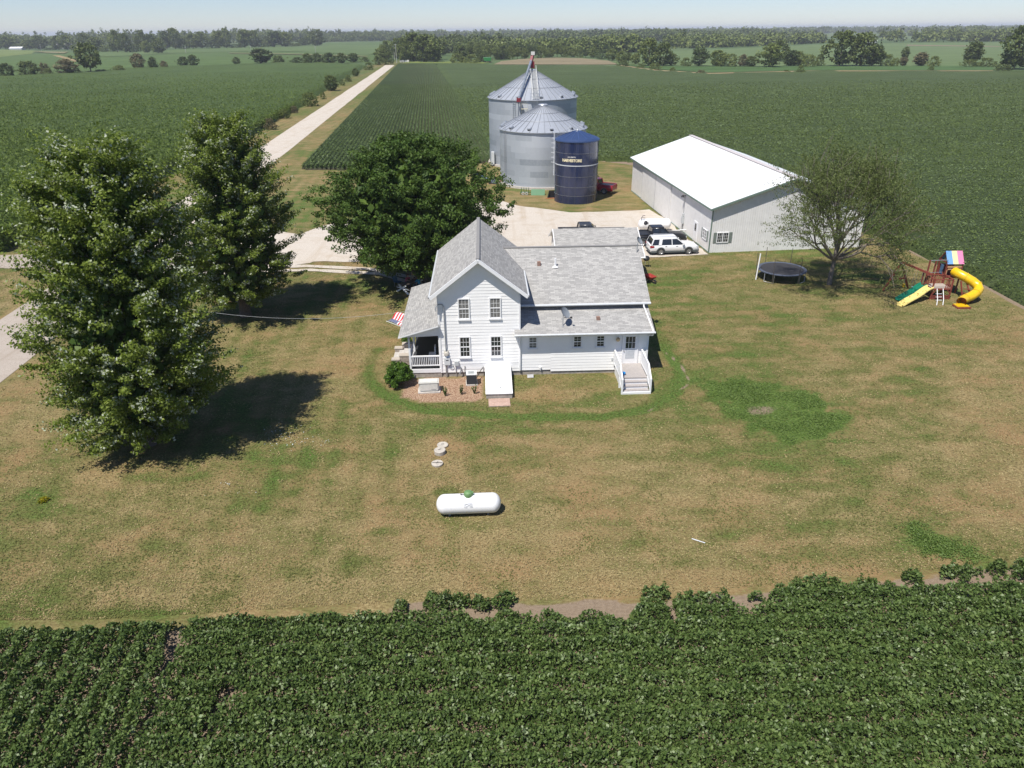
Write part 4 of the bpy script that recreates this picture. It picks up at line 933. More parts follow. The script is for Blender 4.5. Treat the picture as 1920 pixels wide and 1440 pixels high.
def build_house():
    H = thing('farmhouse', 'white two storey farmhouse with grey shingle roofs and a side porch', 'house', (-4.62, 42.5, 0), R(2))
    front = lambda a, o, z: (a, -o, z)
    GW = 5.15; GD = 9.8; ZE = 5.52; RU = 2.6; RZ = 8.1; sl = (RZ - 5.72) / (RU + .45)
    zr = lambda u: RZ - .14 - sl * abs(u - RU) 
    # foundations
    mb = MB(); mb.box(.05, 5.1, .05, 9.7, -.1, .36); mb.box(5.1, 13.5, .05, 11.1, -.1, .30); mb.box(-1.98, .02, -.0, 9.2, -.1, .36)
    mb.build('foundation', foundm, H)
    # walls
    mb = MB(); zw = lambda z: 0 if z <= zr(0) else RU - (zr(RU) - z) / sl; zw2 = lambda z: GW if z <= zr(GW) else RU + (zr(RU) - z) / sl
    siding(mb, zw, zw2, .33, zr(RU) - .01, front, breaks=(zr(0), zr(GW)))
    siding(mb, lambda z: 0, lambda z: GD, .33, zr(0), lambda a, o, z: (-o, GD - a, z))
    siding(mb, lambda z: 0, lambda z: GD, .33, zr(GW), lambda a, o, z: (GW + o, a, z))
    siding(mb, lambda z: GW - zw2(z), lambda z: GW - zw(z), .33, zr(RU) - .01, lambda a, o, z: (GW - a, GD + o, z), breaks=(zr(0),))
    # lean-to
    siding(mb, lambda z: GW + .03, lambda z: 7.18, .36, 3.0, front)
    siding(mb, lambda z: 7.18, lambda z: 13.5, .24, 3.0, front)
    siding(mb, lambda z: 0, lambda z: 2.2 if z < 3.05 else 2.2, .3, 3.05, lambda a, o, z: (13.5 + o, a, z))
    siding(mb, lambda z: max(0, (z - 3.05) / .33 - .15), lambda z: 2.2, 3.05, 3.75, lambda a, o, z: (13.5 + o, a, z))
    # wing
    siding(mb, lambda z: GW, lambda z: 13.5, 3.0, 4.3, lambda a, o, z: (a, 2.2 - o, z))
    wz = lambda v: 6.6 - .48 * abs(v - 6.7)
    siding(mb, lambda z: 2.2, lambda z: 11.2, .3, wz(2.2), lambda a, o, z: (13.5 + o, a, z))
    siding(mb, lambda z: 6.7 - (6.6 - z) / .48, lambda z: 6.7 + (6.6 - z) / .48, wz(2.2), 6.59, lambda a, o, z: (13.5 + o, a, z))
    siding(mb, lambda z: 0, lambda z: 13.5 - GW, .3, wz(11.2), lambda a, o, z: (13.5 - a, 11.2 + o, z))
    mb.build('wall', sidingm, H)
    # corner boards
    mb = MB(); mb.box(-.05, .06, -.05, .06, .33, 5.6); mb.box(5.09, 5.2, -.05, .06, .33, 5.55); mb.box(13.44, 13.56, -.05, .06, .26, 3.0); mb.box(13.45, 13.56, 2.1, 2.21, 3.0, 4.2)
    build_each(mb, 'corner_board', trim, H)
    # roofs
    mb = MB()
    roof_plane(mb, [(-.45, 10.15, 5.72), (-.45, -.5, 5.72), (RU, -.5, RZ), (RU, 10.15, RZ)])
    roof_plane(mb, [(5.65, -.5, 5.72), (5.65, 10.15, 5.72), (RU, 10.15, RZ), (RU, -.5, RZ)])
    r = mb.build('roof', [shingles, trim], H); r['label'] = 'steep front gable roof of the two storey part'
    mb = MB()
    for s in (-1, 1):
        e = RU + s * (RU + .45); mb.bar((e, -.47, 5.60), (RU, -.47, RZ - .12), .1, .20, 0)
        mb.bar((e, -.25, 5.50), (RU, -.25, RZ - .22), .4, .03, 0)
    build_each(mb, 'rake_board', trim, r)
    mb = MB(); mb.tube([(5.70, -.5, 5.66), (5.70, 5.0, 5.66)], .07, 6, caps=False); mb.tube([(-.5, -.5, 5.66), (-.5, 10.1, 5.66)], .07, 6, caps=False); build_each(mb, 'gutter', greytrim, r)
    mb = MB(); mb.bar((RU, -.5, RZ + .01), (RU, 10.15, RZ + .01), .22, .05); mb.build('ridge_cap', shingles, r)
    mb = MB()
    zu = lambda u: RZ - sl * abs(u - RU)
    # wing front slope, cut along the valley with the gable roof
    v0, z0 = 1.75, 4.3; sw = .49; vr = 6.75; zr2 = z0 + sw * (vr - v0)
    uv_ = RU + (RZ - zr2) / sl; vv = 1.75 + (5.72 - z0) / sw
    roof_plane(mb, [(5.16, v0, z0), (13.9, v0, z0), (13.9, vr, zr2), (5.16, vr, zr2)])
    mb.face([(5.16, vr, zr2), (uv_ - .1, vr, zr2), (5.16, v0 + (zu(5.16) - z0) / sw - .1, zu(5.16))][::-1], 0, [(0, 5.5), (-1.0, 5.5), (0, 3.5)])
    roof_plane(mb, [(13.9, 11.75, z0), (5.16, 11.75, z0), (5.16, vr, zr2), (13.9, vr, zr2)])
    roof_plane(mb, [(5.3, 11.75, z0), (2.6, 11.75, z0), (uv_ - .1, vr, zr2), (5.3, vr, zr2)])
    r = mb.build('roof', [shingles, trim], H); r['label'] = 'long middle roof of the wing'
    mb = MB(); mb.tube([(5.2, 1.70, 4.22), (13.92, 1.70, 4.22)], .075, 6); mb.build('gutter', greytrim, r)
    mb = MB(); mb.tube([(13.45, 1.68, 4.18), (13.45, 1.62, 4.05), (13.55, 1.5, 3.82), (13.68, -.3, 3.22), (13.72, -.52, 3.1), (13.68, -.5, 2.85), (13.56, -.1, 2.7)], .055, 6); mb.build('downspout', trim, r)
    mb = MB(); mb.bar((uv_, vr, zr2 + .01), (13.9, vr, zr2 + .01), .24, .05); mb.build('ridge_cap', shingles, r)
    mb = MB()
    for s, vb in ((1, 1.75), (-1, 11.75)): mb.bar((13.88, vb, 4.18), (13.88, vr, zr2 - .12), .05, .2)
    build_each(mb, 'rake_board', trim, r)
    mb = MB(); mb.box(6.62, 6.85, 5.0, 5.2, 5.6, 6.2); v = mb.build('roof_vent', M('vent_brown', (.28, .17, .13), .7), r); v['label'] = 'brown square vent on the long roof'
    mb = MB(); mb.tube([(7.85, 4.9, 5.75), (7.85, 4.9, 6.45)], .06, 8); mb.lathe([(.22, 5.83), (.07, 5.95)], 10, (7.85, 4.9, 0)); mb.build('vent_pipe', trim, r)
    mb = MB(); roof_plane(mb, [(4.80, -.5, 3.10), (13.82, -.5, 3.10), (13.82, 2.2, 3.99), (4.80, 2.2, 3.99)], th=.1)
    for q in range(0): pass
    r = mb.build('roof', [shingles, trim], H); r['label'] = 'low lean-to roof along the front'
    mb = MB(); mb.tube([(4.8, -.56, 3.05), (13.84, -.56, 3.05)], .075, 6); mb.box(4.8, 13.82, -.5, 0, 2.95, 2.99); mb.build('gutter', greytrim, r)
    mb = MB(); mb.box(10.2, 10.42, .68, .88, 3.4, 3.72); v = mb.build('roof_vent', M('vent_brown', (.28, .17, .13), .7), r); v['label'] = 'brown vent on the lean-to roof'
    mb = MB(); mb.tube([(5.17, -.09, 2.95), (5.17, -.09, .4)], .045, 6); mb.build('downspout', trim, H)
    # windows
    for i, (a, b_, c, d, cur) in enumerate(((1.32, 1.92, 4.12, 5.38, True), (3.3, 3.9, 4.14, 5.40, True), (1.31, 1.88, 1.48, 2.80, False), (3.31, 3.9, 1.48, 2.80, False))):
        window(H, a, b_, c, d, front, cur)
    for i, (a, b_) in enumerate(((5.78, 6.22), (8.68, 9.12), (10.18, 10.62))):
        window(H, a, b_, 1.98, 2.68, front, i == 0, cols=2, rows=4)
    # windows of the porch side and the right end
    sideL = lambda a, o, z: (-o, a, z)
    for a in (2.0, 6.8): window(H, a, a + .7, 1.3, 2.7, lambda x, o, z: (-o, x, z))
    for a in (4.2, 8.2): window(H, a, a + .8, 1.3, 2.6, lambda x, o, z: (13.5 + o, x, z))
    mb = MB(); mb.box(-.06, 0, 4.3, 5.25, .62, 2.7); d = mb.build('porch_door', trim, H); mb = MB(); mb.box(-.075, -.062, 4.45, 5.1, 1.5, 2.5); mb.build('pane', glass, d)
    # front door
    mb = MB(); mb.box(11.84, 11.93, -.075, 0, .62, 2.75); mb.box(12.82, 12.91, -.075, 0, .62, 2.75); mb.box(11.93, 12.82, -.075, 0, 2.66, 2.75); mb.box(11.93, 12.82, -.05, 0, .62, 2.66)
    mb.box(12.05, 12.70, -.065, -.05, 2.6, 2.64); mb.box(12.05, 12.7, -.065, -.05, 1.72, 1.78)
    for x in (12.05, 12.26, 12.48, 12.69): mb.box(x - .012, x + .012, -.07, -.05, 1.78, 2.62)
    mb.box(12.05, 12.7, -.07, -.05, 2.19, 2.21)
    d = mb.build('door', trim, H)
    mb = MB(); mb.box(12.06, 12.69, -.06, -.05, 1.79, 2.6); mb.build('pane', glass, d)
    mb = MB(); mb.box(12.08, 12.67, -.06, -.05, 1.05, 1.7); p = mb.build('screen_panel', M('screen_grey', (.5, .52, .54), .5), d)
    mb = MB(); mb.box(12.18, 12.34, -.066, -.06, 1.55, 1.66); mb.box(12.37, 12.5, -.066, -.06, 1.55, 1.66); mb.box(12.53, 12.64, -.066, -.06, 1.55, 1.66); mb.build('vent_slots', greytrim, d)
    mb = MB(); mb.lathe([(0, 0), (.03, 0), (.035, .05), (0, .06)], 10, (11.98, -.11, 1.6), axis='y'); mb.build('handle', chrome, d)
    mb = MB(); mb.box(11.45, 11.6, -.05, 0, 2.42, 2.56); mb.lathe([(.0, -.14), (.1, -.12), (.13, 0), (.1, .07), (0, .09)], 12, (11.53, -.14, 2.47)); mb.build('porch_light', M('brass_lamp', (.62, .45, .25), .35), H)
    mb = MB(); mb.box(11.18, 11.28, -.05, 0, .95, 1.12); mb.build('outlet_box', greytrim, H)
    # steps and landing
    st = bpy.data.objects.new('entry_steps', None); COL.objects.link(st); st.parent = H
    mb = MB(); mb.box(11.42, 13.12, -2.2, -.03, .62, .70)
    for k, (v, z) in enumerate(((-2.48, .53), (-2.76, .36), (-3.04, .19))): mb.box(11.5, 13.1, v, v + .33, z - .045, z)
    mb.build('deck_boards', deckm, st)
    mb = MB(); mb.box(11.44, 13.1, -2.19, -.05, .0, .615)
    for v, z in ((-2.45, .485), (-2.73, .315), (-3.01, .145)): mb.box(11.5, 13.1, v, v + .3, 0, z)
    mb.box(11.4, 13.2, -3.16, -3.05, 0, .14)
    mb.build('riser', trim, st)
    for u in (11.38, 13.16):
        mb = MB()
        for v, zb, zt in ((-.1, .6, 1.72), (-2.2, 0, 1.66), (-3.1, 0, 1.02)): mb.box(u - .05, u + .05, v - .05, v + .05, zb, zt)
        mb.bar((u, -.1, 1.66), (u, -2.2, 1.6), .09, .09); mb.bar((u, -2.2, 1.6), (u, -3.1, .98), .09, .09)
        mb.bar((u, -.1, .78), (u, -2.2, .78), .06, .07); mb.bar((u, -2.2, .75), (u, -3.1, .2), .06, .07)
        for k in range(17): v = -.2 - k * .12; mb.box(u - .018, u + .018, v - .028, v + .028, .75, 1.62)
        for k in range(7): v = -2.3 - k * .12; zt = 1.58 - (-2.2 - v) * .69; mb.box(u - .018, u + .018, v - .028, v + .028, zt - .85, zt)
        mb.build('railing', trim, st)
    # cellar bulkhead
    bk = bpy.data.objects.new('cellar_bulkhead', None); COL.objects.link(bk); bk.parent = H
    mb = MB()
    for u0, u1 in ((2.9, 3.0), (4.42, 4.52)):
        mb.face([(u0, 0, 0), (u0, -3.2, 0), (u0, -3.2, .36), (u0, 0, .68)]); mb.face([(u1, 0, 0), (u1, 0, .68), (u1, -3.2, .36), (u1, -3.2, 0)]); mb.face([(u0, 0, .68), (u0, -3.2, .36), (u1, -3.2, .36), (u1, 0, .68)])
    mb.box(2.9, 4.52, -3.3, -3.2, 0, .36); mb.build('side_wall', foundm, bk)
    mb = MB(); T = Matrix.Translation((0, 0, 0))
    for u0, u1 in ((2.87, 3.705), (3.715, 4.55)):
        P = [(u0, .0, .72), (u0, -3.35, .39), (u1, -3.35, .39), (u1, 0, .72)]; Q = [(x, y, z - .05) for x, y, z in P]
        mb.face(P); mb.face(Q[::-1])
        for i in range(4): j = (i + 1) % 4; mb.face([P[i], Q[i], Q[j], P[j]])
    d = mb.build('cellar_door', M('bulkhead_white', (.8, .8, .8), .35, var=.02), bk)
    mb = MB(); mb.box(3.78, 3.86, -2.75, -2.6, .445, .49); mb.build('handle', steel, d)
    # wall fittings
    mb = MB(); mb.tube([(-.12, -.32, 4.72), (-.12, -.34, 5.0), (-.05, -.3, 5.12), (.12, -.16, 5.14), (.28, -.12, 5.10), (.36, -.1, 4.95), (.37, -.1, 1.9)], .035, 8); mb.build('service_mast', M('conduit_grey', (.26, .28, .30), .5), H)
    mb = MB(); mb.lathe([(0, -.14), (.11, -.13), (.12, -.03), (.16, -.02), (.16, 0)], 14, (.38, -.1, 1.72), axis='y'); mb.box(.24, .52, -.1, 0, 1.56, 1.9); mb.build('electric_meter', M('meter_cream', (.55, .52, .45), .4), H)
    mb = MB(); mb.box(.22, .60, -.14, 0, .92, 1.42); d = mb.build('breaker_box', M('box_light_grey', (.6, .62, .62), .4), H)
    mb = MB(); mb.box(.33, .5, -.15, -.14, 1.24, 1.29); mb.build('box_label', black, d)
    mb = MB(); mb.box(.88, 1.15, -.14, 0, .86, 1.16); mb.build('utility_box', M('box_grey', (.48, .5, .5), .45), H)
    mb = MB()
    for u in (.30, .36, .95): mb.tube([(u, -.06, .92), (u, -.07, .05)], .025, 6)
    mb.tube([(1.25, -.08, .75), (1.3, -.12, .55), (1.2, -.2, .3)], .05, 6); build_each(mb, 'conduit', steel, H)
    mb = MB(); mb.tube([(.68 + .13 * math.cos(a), -.07, .78 + .13 * math.sin(a)) for a in np.linspace(0, 2 * PI * 2.2, 30)], .015, 5); mb.build('hose_coil', M('hose_blue', (.12, .2, .28), .5), H)
    mb = MB(); mb.tube([(1.55, -.05, .8), (1.52, -.12, .5), (1.6, -.6, .35)], .02, 5, caps=False); mb.tube([(2.75, -.05, .7), (2.5, -.3, .45), (2.3, -.9, .3)], .025, 5, caps=False); build_each(mb, 'coolant_line', black, H)
    mb = MB(); mb.lathe([(0, -.1), (.07, -.1), (.09, 0)], 10, (6.5, 0, .55), axis='y'); mb.tube([(6.5, -.1, .55), (6.5, -.12, .35)], .02, 6); mb.build('dryer_vent', trim, H)
    # porch
    po = bpy.data.objects.new('porch', None); COL.objects.link(po); po.parent = H
    mb = MB(); mb.box(-2.02, -.03, .02, 9.1, .52, .60); mb.build('porch_floor', M('porch_floor_paint', (.035, .036, .04), .5, var=.15), po)
    mb = MB(); mb.box(-2.06, -.03, -.04, .02, .36, .62); mb.box(-2.06, -2.02, .02, 9.1, .36, .62); mb.build('skirt_board', trim, po)
    mb = MB()
    for v in (.06, 3.0, 6.0, 9.0): mb.box(-2.06, -1.94, v - .06, v + .06, .6, 2.9)
    mb.box(-.1, 0, 0, .1, .6, 3.0); build_each(mb, 'post', trim, po)
    mb = MB(); mb.bar((-1.98, .06, .85), (-.05, .06, .85), .06, .07); mb.bar((-1.98, .06, 1.5), (-.05, .06, 1.5), .1, .08)
    for k in range(16): u = -1.88 + k * .117; mb.box(u - .02, u + .02, .04, .08, .85, 1.5)
    mb.build('railing', trim, po)
    for v0_, v1_ in ((.1, 2.0), (4.6, 9.0)):
        mb = MB(); mb.bar((-2.0, v0_, .85), (-2.0, v1_, .85), .06, .07); mb.bar((-2.0, v0_, 1.5), (-2.0, v1_, 1.5), .1, .08)
        k = v0_ + .1
        while k < v1_: mb.box(-2.02, -1.98, k - .02, k + .02, .85, 1.5); k += .117
        mb.build('railing', trim, po)
    mb = MB(); mb.box(-2.06, -1.94, -.0, 9.1, 2.74, 2.98); mb.face([(-2.5, -.02, 2.88), (0, -.02, 2.95), (0, -.02, 3.68), (-2.5, -.02, 2.98)]); mb.face([(-2.5, .08, 2.88), (-2.5, .08, 2.98), (0, .08, 3.68), (0, .08, 2.95)])
    mb.face([(-2.5, -.02, 2.88), (-2.5, .08, 2.88), (0, .08, 2.95), (0, -.02, 2.95)]); mb.face([(-2.4, .05, 2.93), (0, .05, 2.93), (0, 9.1, 2.93), (-2.4, 9.1, 2.93)][::-1]); mb.build('beam', trim, po)
    mb = MB(); roof_plane(mb, [(-2.62, 9.5, 3.04), (-2.62, -.38, 3.04), (-.02, -.38, 3.78), (-.02, 9.5, 3.78)], th=.09); mb.build('roof', [shingles, trim], po)
    mb = MB(); mb.box(-.9, -.45, 1.3, 1.8, .62, 1.05); mb.box(-.5, -.42, 1.3, 1.8, 1.05, 1.6); ch = mb.build('porch_chair', trim, po)
    return H
def hl(u, v, z=0):
    a = R(2); return (-4.62 + u * math.cos(a) - v * math.sin(a), 42.5 + u * math.sin(a) + v * math.cos(a), z)

def dish(name, label, loc, rz, r=.38, dk=(.45, .47, .48)):
    t = thing(name, label, 'satellite dish', loc, rz)
    mb = MB(); mb.tube([(0, 0, -.15), (0, 0, .45), (.05, 0, .62)], .03, 8); mb.box(-.12, .12, -.12, .12, -.16, -.12); mb.build('mast', steel, t)
    mb = MB(); prof = [(0, 0), (r * .5, .03), (r * .85, .09), (r, .13)]
    mb.lathe(prof, 20, axis='y', mi=0); mb.lathe([(q, z - .012) for q, z in prof], 20, axis='y', mi=0)
    d = mb.build('reflector', M('dish_grey', dk, .45), t); d.location = (.05, -.05, .75); d.rotation_euler = (R(-38), 0, 0); d.scale = (1, -1, 1)
    mb = MB(); mb.tube([(.05, -.05, .45), (.05, -.52, .52)], .018, 6); mb.box(.0, .1, -.62, -.5, .5, .6); mb.build('feed_arm', black, t)
    return t

def build_yard_items():
    dish('satellite_dish', 'grey satellite dish in the middle of the low lean-to roof', hl(7.95, .25, 3.45), R(60), .40, (.2, .22, .24))
    dish('satellite_dish', 'pale satellite dish on the right end of the long roof ridge', hl(13.7, 6.1, 6.45), R(62), .30, (.5, .5, .46))
    # flag
    t = thing('flag', 'stars and stripes flag flying from a slanted pole at the porch', 'flag', hl(-2.15, 3.0, 2.15), R(2))
    mb = MB(); mb.tube([(0, 0, 0), (-1.55, -.05, .72)], .02, 8); mb.lathe([(0, -.03), (.035, 0), (0, .03)], 8, (-1.57, -.05, .73)); mb.build('pole', trim, t)
    m, n, b, o = new_mat('flag_cloth'); uv = coord(n, 'UV'); sp = nd(n, "ShaderNodeSeparateXYZ"); n.links.new(uv, sp.inputs[0])
    st = math_(n, 'GREATER_THAN', math_(n, 'MODULO', math_(n, 'MULTIPLY', sp.outputs[1], 6.5), 1.0), .5)
    c = mixc(n, st, (.62, .03, .045), (.78, .78, .78))
    ck = nd(n, "ShaderNodeTexVoronoi"); mp = nd(n, "ShaderNodeMapping"); mp.inputs['Scale'].default_value = (26, 16, 1); n.links.new(uv, mp.inputs['Vector']); n.links.new(mp.outputs[0], ck.inputs['Vector']); ck.inputs['Randomness'].default_value = 0; ck.inputs['Scale'].default_value = 1
    stars = math_(n, 'LESS_THAN', ck.outputs['Distance'], .24); cant = mixc(n, stars, (.03, .05, .16), (.75, .75, .78))
    inc = math_(n, 'MULTIPLY', math_(n, 'LESS_THAN', sp.outputs[0], .42), math_(n, 'GREATER_THAN', sp.outputs[1], .46))
    n.links.new(mixc(n, inc, c, cant), b.inputs['Base Color']); b.inputs['Roughness'].default_value = .8
    mb = MB(); nx, ny = 14, 8
    def fp(i, j):
        s = i / nx; q = j / ny; p = Vector((-1.5, -.05, .70)).lerp(Vector((-.45, -.015, .21)), 1 - q)   # along the pole
        w = Vector((.42, .9, .28)) * s * 1.25
        return p + w + Vector((0, 0, .09 * math.sin(s * 7 + q * 2) - .10 * s * s))
    for i in range(nx):
        for j in range(ny):
            mb.face([fp(i, j), fp(i + 1, j), fp(i + 1, j + 1), fp(i, j + 1)], 0, [(i / nx, j / ny), ((i + 1) / nx, j / ny), ((i + 1) / nx, (j + 1) / ny), (i / nx, (j + 1) / ny)], True)
    mb.build('cloth', m, t)
    # generator
    t = thing('generator', 'beige box generator on the mulch bed under the porch corner', 'generator', hl(-.70, -1.95), R(4))
    o = bevel(MB().box(-.62, .62, -.32, .32, .09, .74).build('housing', M('generator_beige', (.62, .61, .56), .4), t), .07, 3)
    mb = MB(); mb.box(-.64, .64, -.34, .34, .66, .70); mb.build('lid_seam', M('generator_seam', (.5, .49, .45), .5), t)
    mb = MB(); mb.box(.14, .46, -.327, -.318, .22, .26); mb.build('nameplate', M('plate_grey', (.25, .25, .25), .5), t)
    MB().box(-.7, .7, -.4, .4, 0, .085).build('pad', concrete, t)
    # air conditioner
    t = thing('air_conditioner', 'dark square air conditioner with pale top beside the bulkhead', 'air conditioner', hl(1.98, -1.05), R(3))
    MB().box(-.38, .38, -.38, .38, 0, .08).build('pad', concrete, t)
    mb = MB(); mb.box(-.31, .31, -.31, .31, .08, .74)
    for k in range(12): mb.box(-.33, .33, -.33, .33, .12 + k * .05, .145 + k * .05)
    mb.build('grille', M('condenser_dark', (.05, .055, .06), .5), t)
    mb = MB(); mb.box(-.34, .34, -.34, -.2, .74, .79); mb.box(-.34, .34, .2, .34, .74, .79); mb.box(-.34, -.2, -.2, .2, .74, .79); mb.box(.2, .34, -.2, .2, .74, .79); mb.build('top_panel', M('condenser_top', (.62, .63, .62), .4), t)
    mb = MB(); mb.box(-.2, .2, -.2, .2, .75, .755)
    for k in range(4): T = Matrix.Rotation(k * PI / 2, 4, 'Z'); mb.box(.02, .19, -.05, .05, .76, .765, 0, T)
    mb.build('fan', M('fan_grey', (.3, .32, .32), .5), t)
    # small things
    mb = MB(); mb.box(-.66, .66, -.5, .5, 0, .06)
    br, n, b, o_ = new_mat('pink_pavers'); bt = nd(n, "ShaderNodeTexBrick"); n.links.new(coord(n, 'Object'), bt.inputs['Vector']); bt.inputs['Scale'].default_value = 1; bt.inputs['Brick Width'].default_value = .2; bt.inputs['Row Height'].default_value = .1; bt.inputs['Mortar Size'].default_value = .008
    bt.inputs['Color1'].default_value = (.42, .27, .21, 1); bt.inputs['Color2'].default_value = (.52, .36, .29, 1); bt.inputs['Mortar'].default_value = (.3, .24, .2, 1); n.links.new(bt.outputs[0], b.inputs['Base Color']); b.inputs['Roughness'].default_value = .9
    o = mb.build('brick_pad', br); o.location = hl(3.7, -3.86); o.rotation_euler = (0, 0, R(3)); tag(o, 'pinkish brick pad at the foot of the cellar bulkhead', 'paving')
    mb = MB(); mb.box(-.2, .2, -.1, -.06, 0, .2); mb.box(-.2, .2, .06, .1, 0, .2)
    for x in (-.2, -.02, .16): mb.box(x, x + .04, -.06, .06, 0, .2)
    mb.box(-.22, .22, -.11, .11, .2, .22)
    o = mb.build('concrete_block', M('block_pale', (.55, .54, .52), .9)); o.location = hl(5.82, -.42); o.rotation_euler = (R(-25), 0, R(5)); tag(o, 'single hollow concrete block lying against the foundation', 'concrete block')
    mb = MB(); mb.lathe([(0, .01), (.12, 0), (.17, .14), (.16, .15), (.11, .02), (0, .02)], 16); o = mb.build('pet_bowl', M('bowl_blue', (.02, .25, .62), .4)); o.location = hl(11.66, -1.75, .70); tag(o, 'blue bowl on the landing of the front steps', 'bowl')
    for i, (u, v) in enumerate(((.32, -2.72), (1.31, -2.62), (2.15, -2.55))):
        t = thing('young_shrub', ('leftmost of three young shrubs in the mulch, next to the generator', 'middle one of three young shrubs in the mulch bed', 'rightmost of three young shrubs in the mulch, nearest the bulkhead')[i], 'shrub', hl(u, v), 0, 'young shrubs in the mulch bed')
        mb = MB(); rr = random.Random(i)
        P = []
        for k in range(9):
            a = rr.uniform(0, 6.28); d = Vector((math.cos(a) * .16, math.sin(a) * .16, .5 + rr.uniform(-.1, .15))); mb.tube([(0, 0, 0), d], .008, 4)
            P += [np.array(d * s_) + np.array([rr.gauss(0, .02) for _ in range(3)]) for s_ in np.linspace(.25, 1, 14)]
        mb.build('stem', bark, t); V, F = leaves(np.array(P), .09, .6, .6); np_mesh('foliage', V, F, L_bush, t)
    def bush(name, label, loc, r, h, n_, mat, cat='shrub', lsize=.1, group=None):
        t = thing(name, label, cat, loc, 0, group); rng = np.random.default_rng(int(r * 100 + h * 10))
        mb = MB()
        for k in range(7): a = k * .9; mb.tube([(0, 0, 0), (math.cos(a) * r * .3, math.sin(a) * r * .3, h * .35), (math.cos(a) * r * .6, math.sin(a) * r * .6, h * .7)], [.04, .03, .01], 5)
        mb.build('stem', bark, t)
        m_ = 60; q = rng.normal(size=(m_, 3)); q /= np.linalg.norm(q, axis=1)[:, None]; q[:, 2] = np.abs(q[:, 2]) * 1.0 - .12
        C = q * np.array([r * .82, r * .82, h * .62]) * (.75 + .3 * rng.random((m_, 1))); C[:, 2] += h * .28
        P, O = clump_cloud(C, q / np.linalg.norm(q, axis=1)[:, None], np.array([[r * .3, r * .26, r * .22]]) * np.ones((m_, 1)), n_ // m_, rng)
        P[:, 2] = np.maximum(P[:, 2], .03); V, F = leaves(P, lsize, .65, .4, O, .9); np_mesh('foliage', V, F, mat, t); return t
    bush('rounded_shrub', 'big rounded bright green shrub at the porch corner', hl(-2.72, -.95), 1.0, 1.75, 11000, L_bush, lsize=.12)
    bush('rounded_shrub', 'small green shrub behind the retaining blocks beside the porch', hl(-2.75, 5.3), .45, .9, 2200, L_bush, lsize=.09)
    bush('flowering_weed', 'low yellow flowering weed clump in the lawn at the far left', (G(82, 940)[0], G(82, 940)[1], 0), .28, .25, 900, leaf_mat('yellow_flowers', (.1, .15, .01), (.25, .25, .01), (.55, .42, .01)), 'weed', lsize=.05)
    # stone steps / retaining blocks
    bw, n, b, o_ = new_mat('retaining_blocks'); bt = nd(n, "ShaderNodeTexBrick"); mp = nd(n, "ShaderNodeMapping"); mp.inputs['Rotation'].default_value = (R(90), 0, 0); n.links.new(coord(n, 'Object'), mp.inputs[0]); n.links.new(mp.outputs[0], bt.inputs['Vector'])
    bt.inputs['Scale'].default_value = 1; bt.inputs['Brick Width'].default_value = .3; bt.inputs['Row Height'].default_value = .15; bt.inputs['Mortar Size'].default_value = .01
    bt.inputs['Color1'].default_value = (.30, .25, .21, 1); bt.inputs['Color2'].default_value = (.40, .34, .29, 1); bt.inputs['Mortar'].default_value = (.12, .1, .09, 1); n.links.new(bt.outputs[0], b.inputs['Base Color']); b.inputs['Roughness'].default_value = .95
    t = thing('stone_steps', 'brown block steps with low side walls rising to the porch', 'steps', hl(-2.6, 3.2), R(2))
    mb = MB()
    for k in range(3): mb.box(-.9 + k * .35, .45, -.75, .75, 0 if k == 0 else .15 * k + .003, .15 * (k + 1))
    mb.build('tread', concrete, t)
    for v in (-.98, .98):
        mb = MB(); mb.box(-.9, -.35, v - .2, v + .2, 0, .36); mb.box(-.35, .5, v - .2, v + .2, 0, .66); w = mb.build('side_wall', bw, t)
        mb = MB(); mb.box(-.93, -.35, v - .23, v + .23, .362, .42); mb.box(-.38, .53, v - .23, v + .23, .662, .72); mb.build('coping', M('coping_tan', (.42, .37, .31), .9), w)
    # septic lids
    for i, (px, py) in enumerate(((830, 836), (825, 850), (820, 871))):
        x, y = G(px, py); h = (.10, .24, .12)[i]; t = thing('septic_lid', ('farthest flat round concrete lid in the lawn', 'middle round concrete lid, the thickest of the three', 'nearest round concrete lid, with a bar across its top')[i], 'concrete lid', (x, y, 0), i * .5, 'round concrete lids in the lawn')
        mb = MB(); mb.lathe([(.30, 0), (.31, h - .02), (.29, h), (0, h)], 28); mb.build('cover', M('lid_concrete', (.45, .41, .35), .9, var=.2), t)
        mb = MB(); mb.tube([(-.08, 0, h), (-.06, 0, h + .03), (.06, 0, h + .03), (.08, 0, h)], .012, 6)
        if i == 2: mb.box(-.26, .26, -.02, .02, h, h + .015, 0, Matrix.Rotation(-1.0, 4, 'Z'))
        mb.build('handle', M('iron', (.08, .075, .07), .7), t)
    # propane tanks
    def text_mesh(body, size, mat, name, parent, bold=0.0, bend=None, loc=(0, 0, 0), rot=(PI / 2, 0, 0), sx=1.0, ext=.002):
        c = bpy.data.curves.new(name, 'FONT'); c.body = body; c.size = size; c.align_x = 'CENTER'; c.align_y = 'CENTER'; c.extrude = ext; c.offset = bold
        o = bpy.data.objects.new(name, c); COL.objects.link(o); dg = bpy.context.evaluated_depsgraph_get(); me = bpy.data.meshes.new_from_object(o.evaluated_get(dg)); bpy.data.objects.remove(o)
        if bend:
            Rb, a0, z0 = bend
            bm = bmesh.new(); bm.from_mesh(me); bmesh.ops.subdivide_edges(bm, edges=[e for e in bm.edges if e.calc_length() > .12], cuts=3); bm.to_mesh(me); bm.free()
            for v in me.vertices:
                a = a0 + v.co.x * sx / Rb; rr_ = Rb + .012 + v.co.z; v.co = Vector((rr_ * math.cos(a), rr_ * math.sin(a), z0 + v.co.y))
        me.materials.clear(); me.materials.append(mat); ob = bpy.data.objects.new(name, me); COL.objects.link(ob); ob.parent = parent
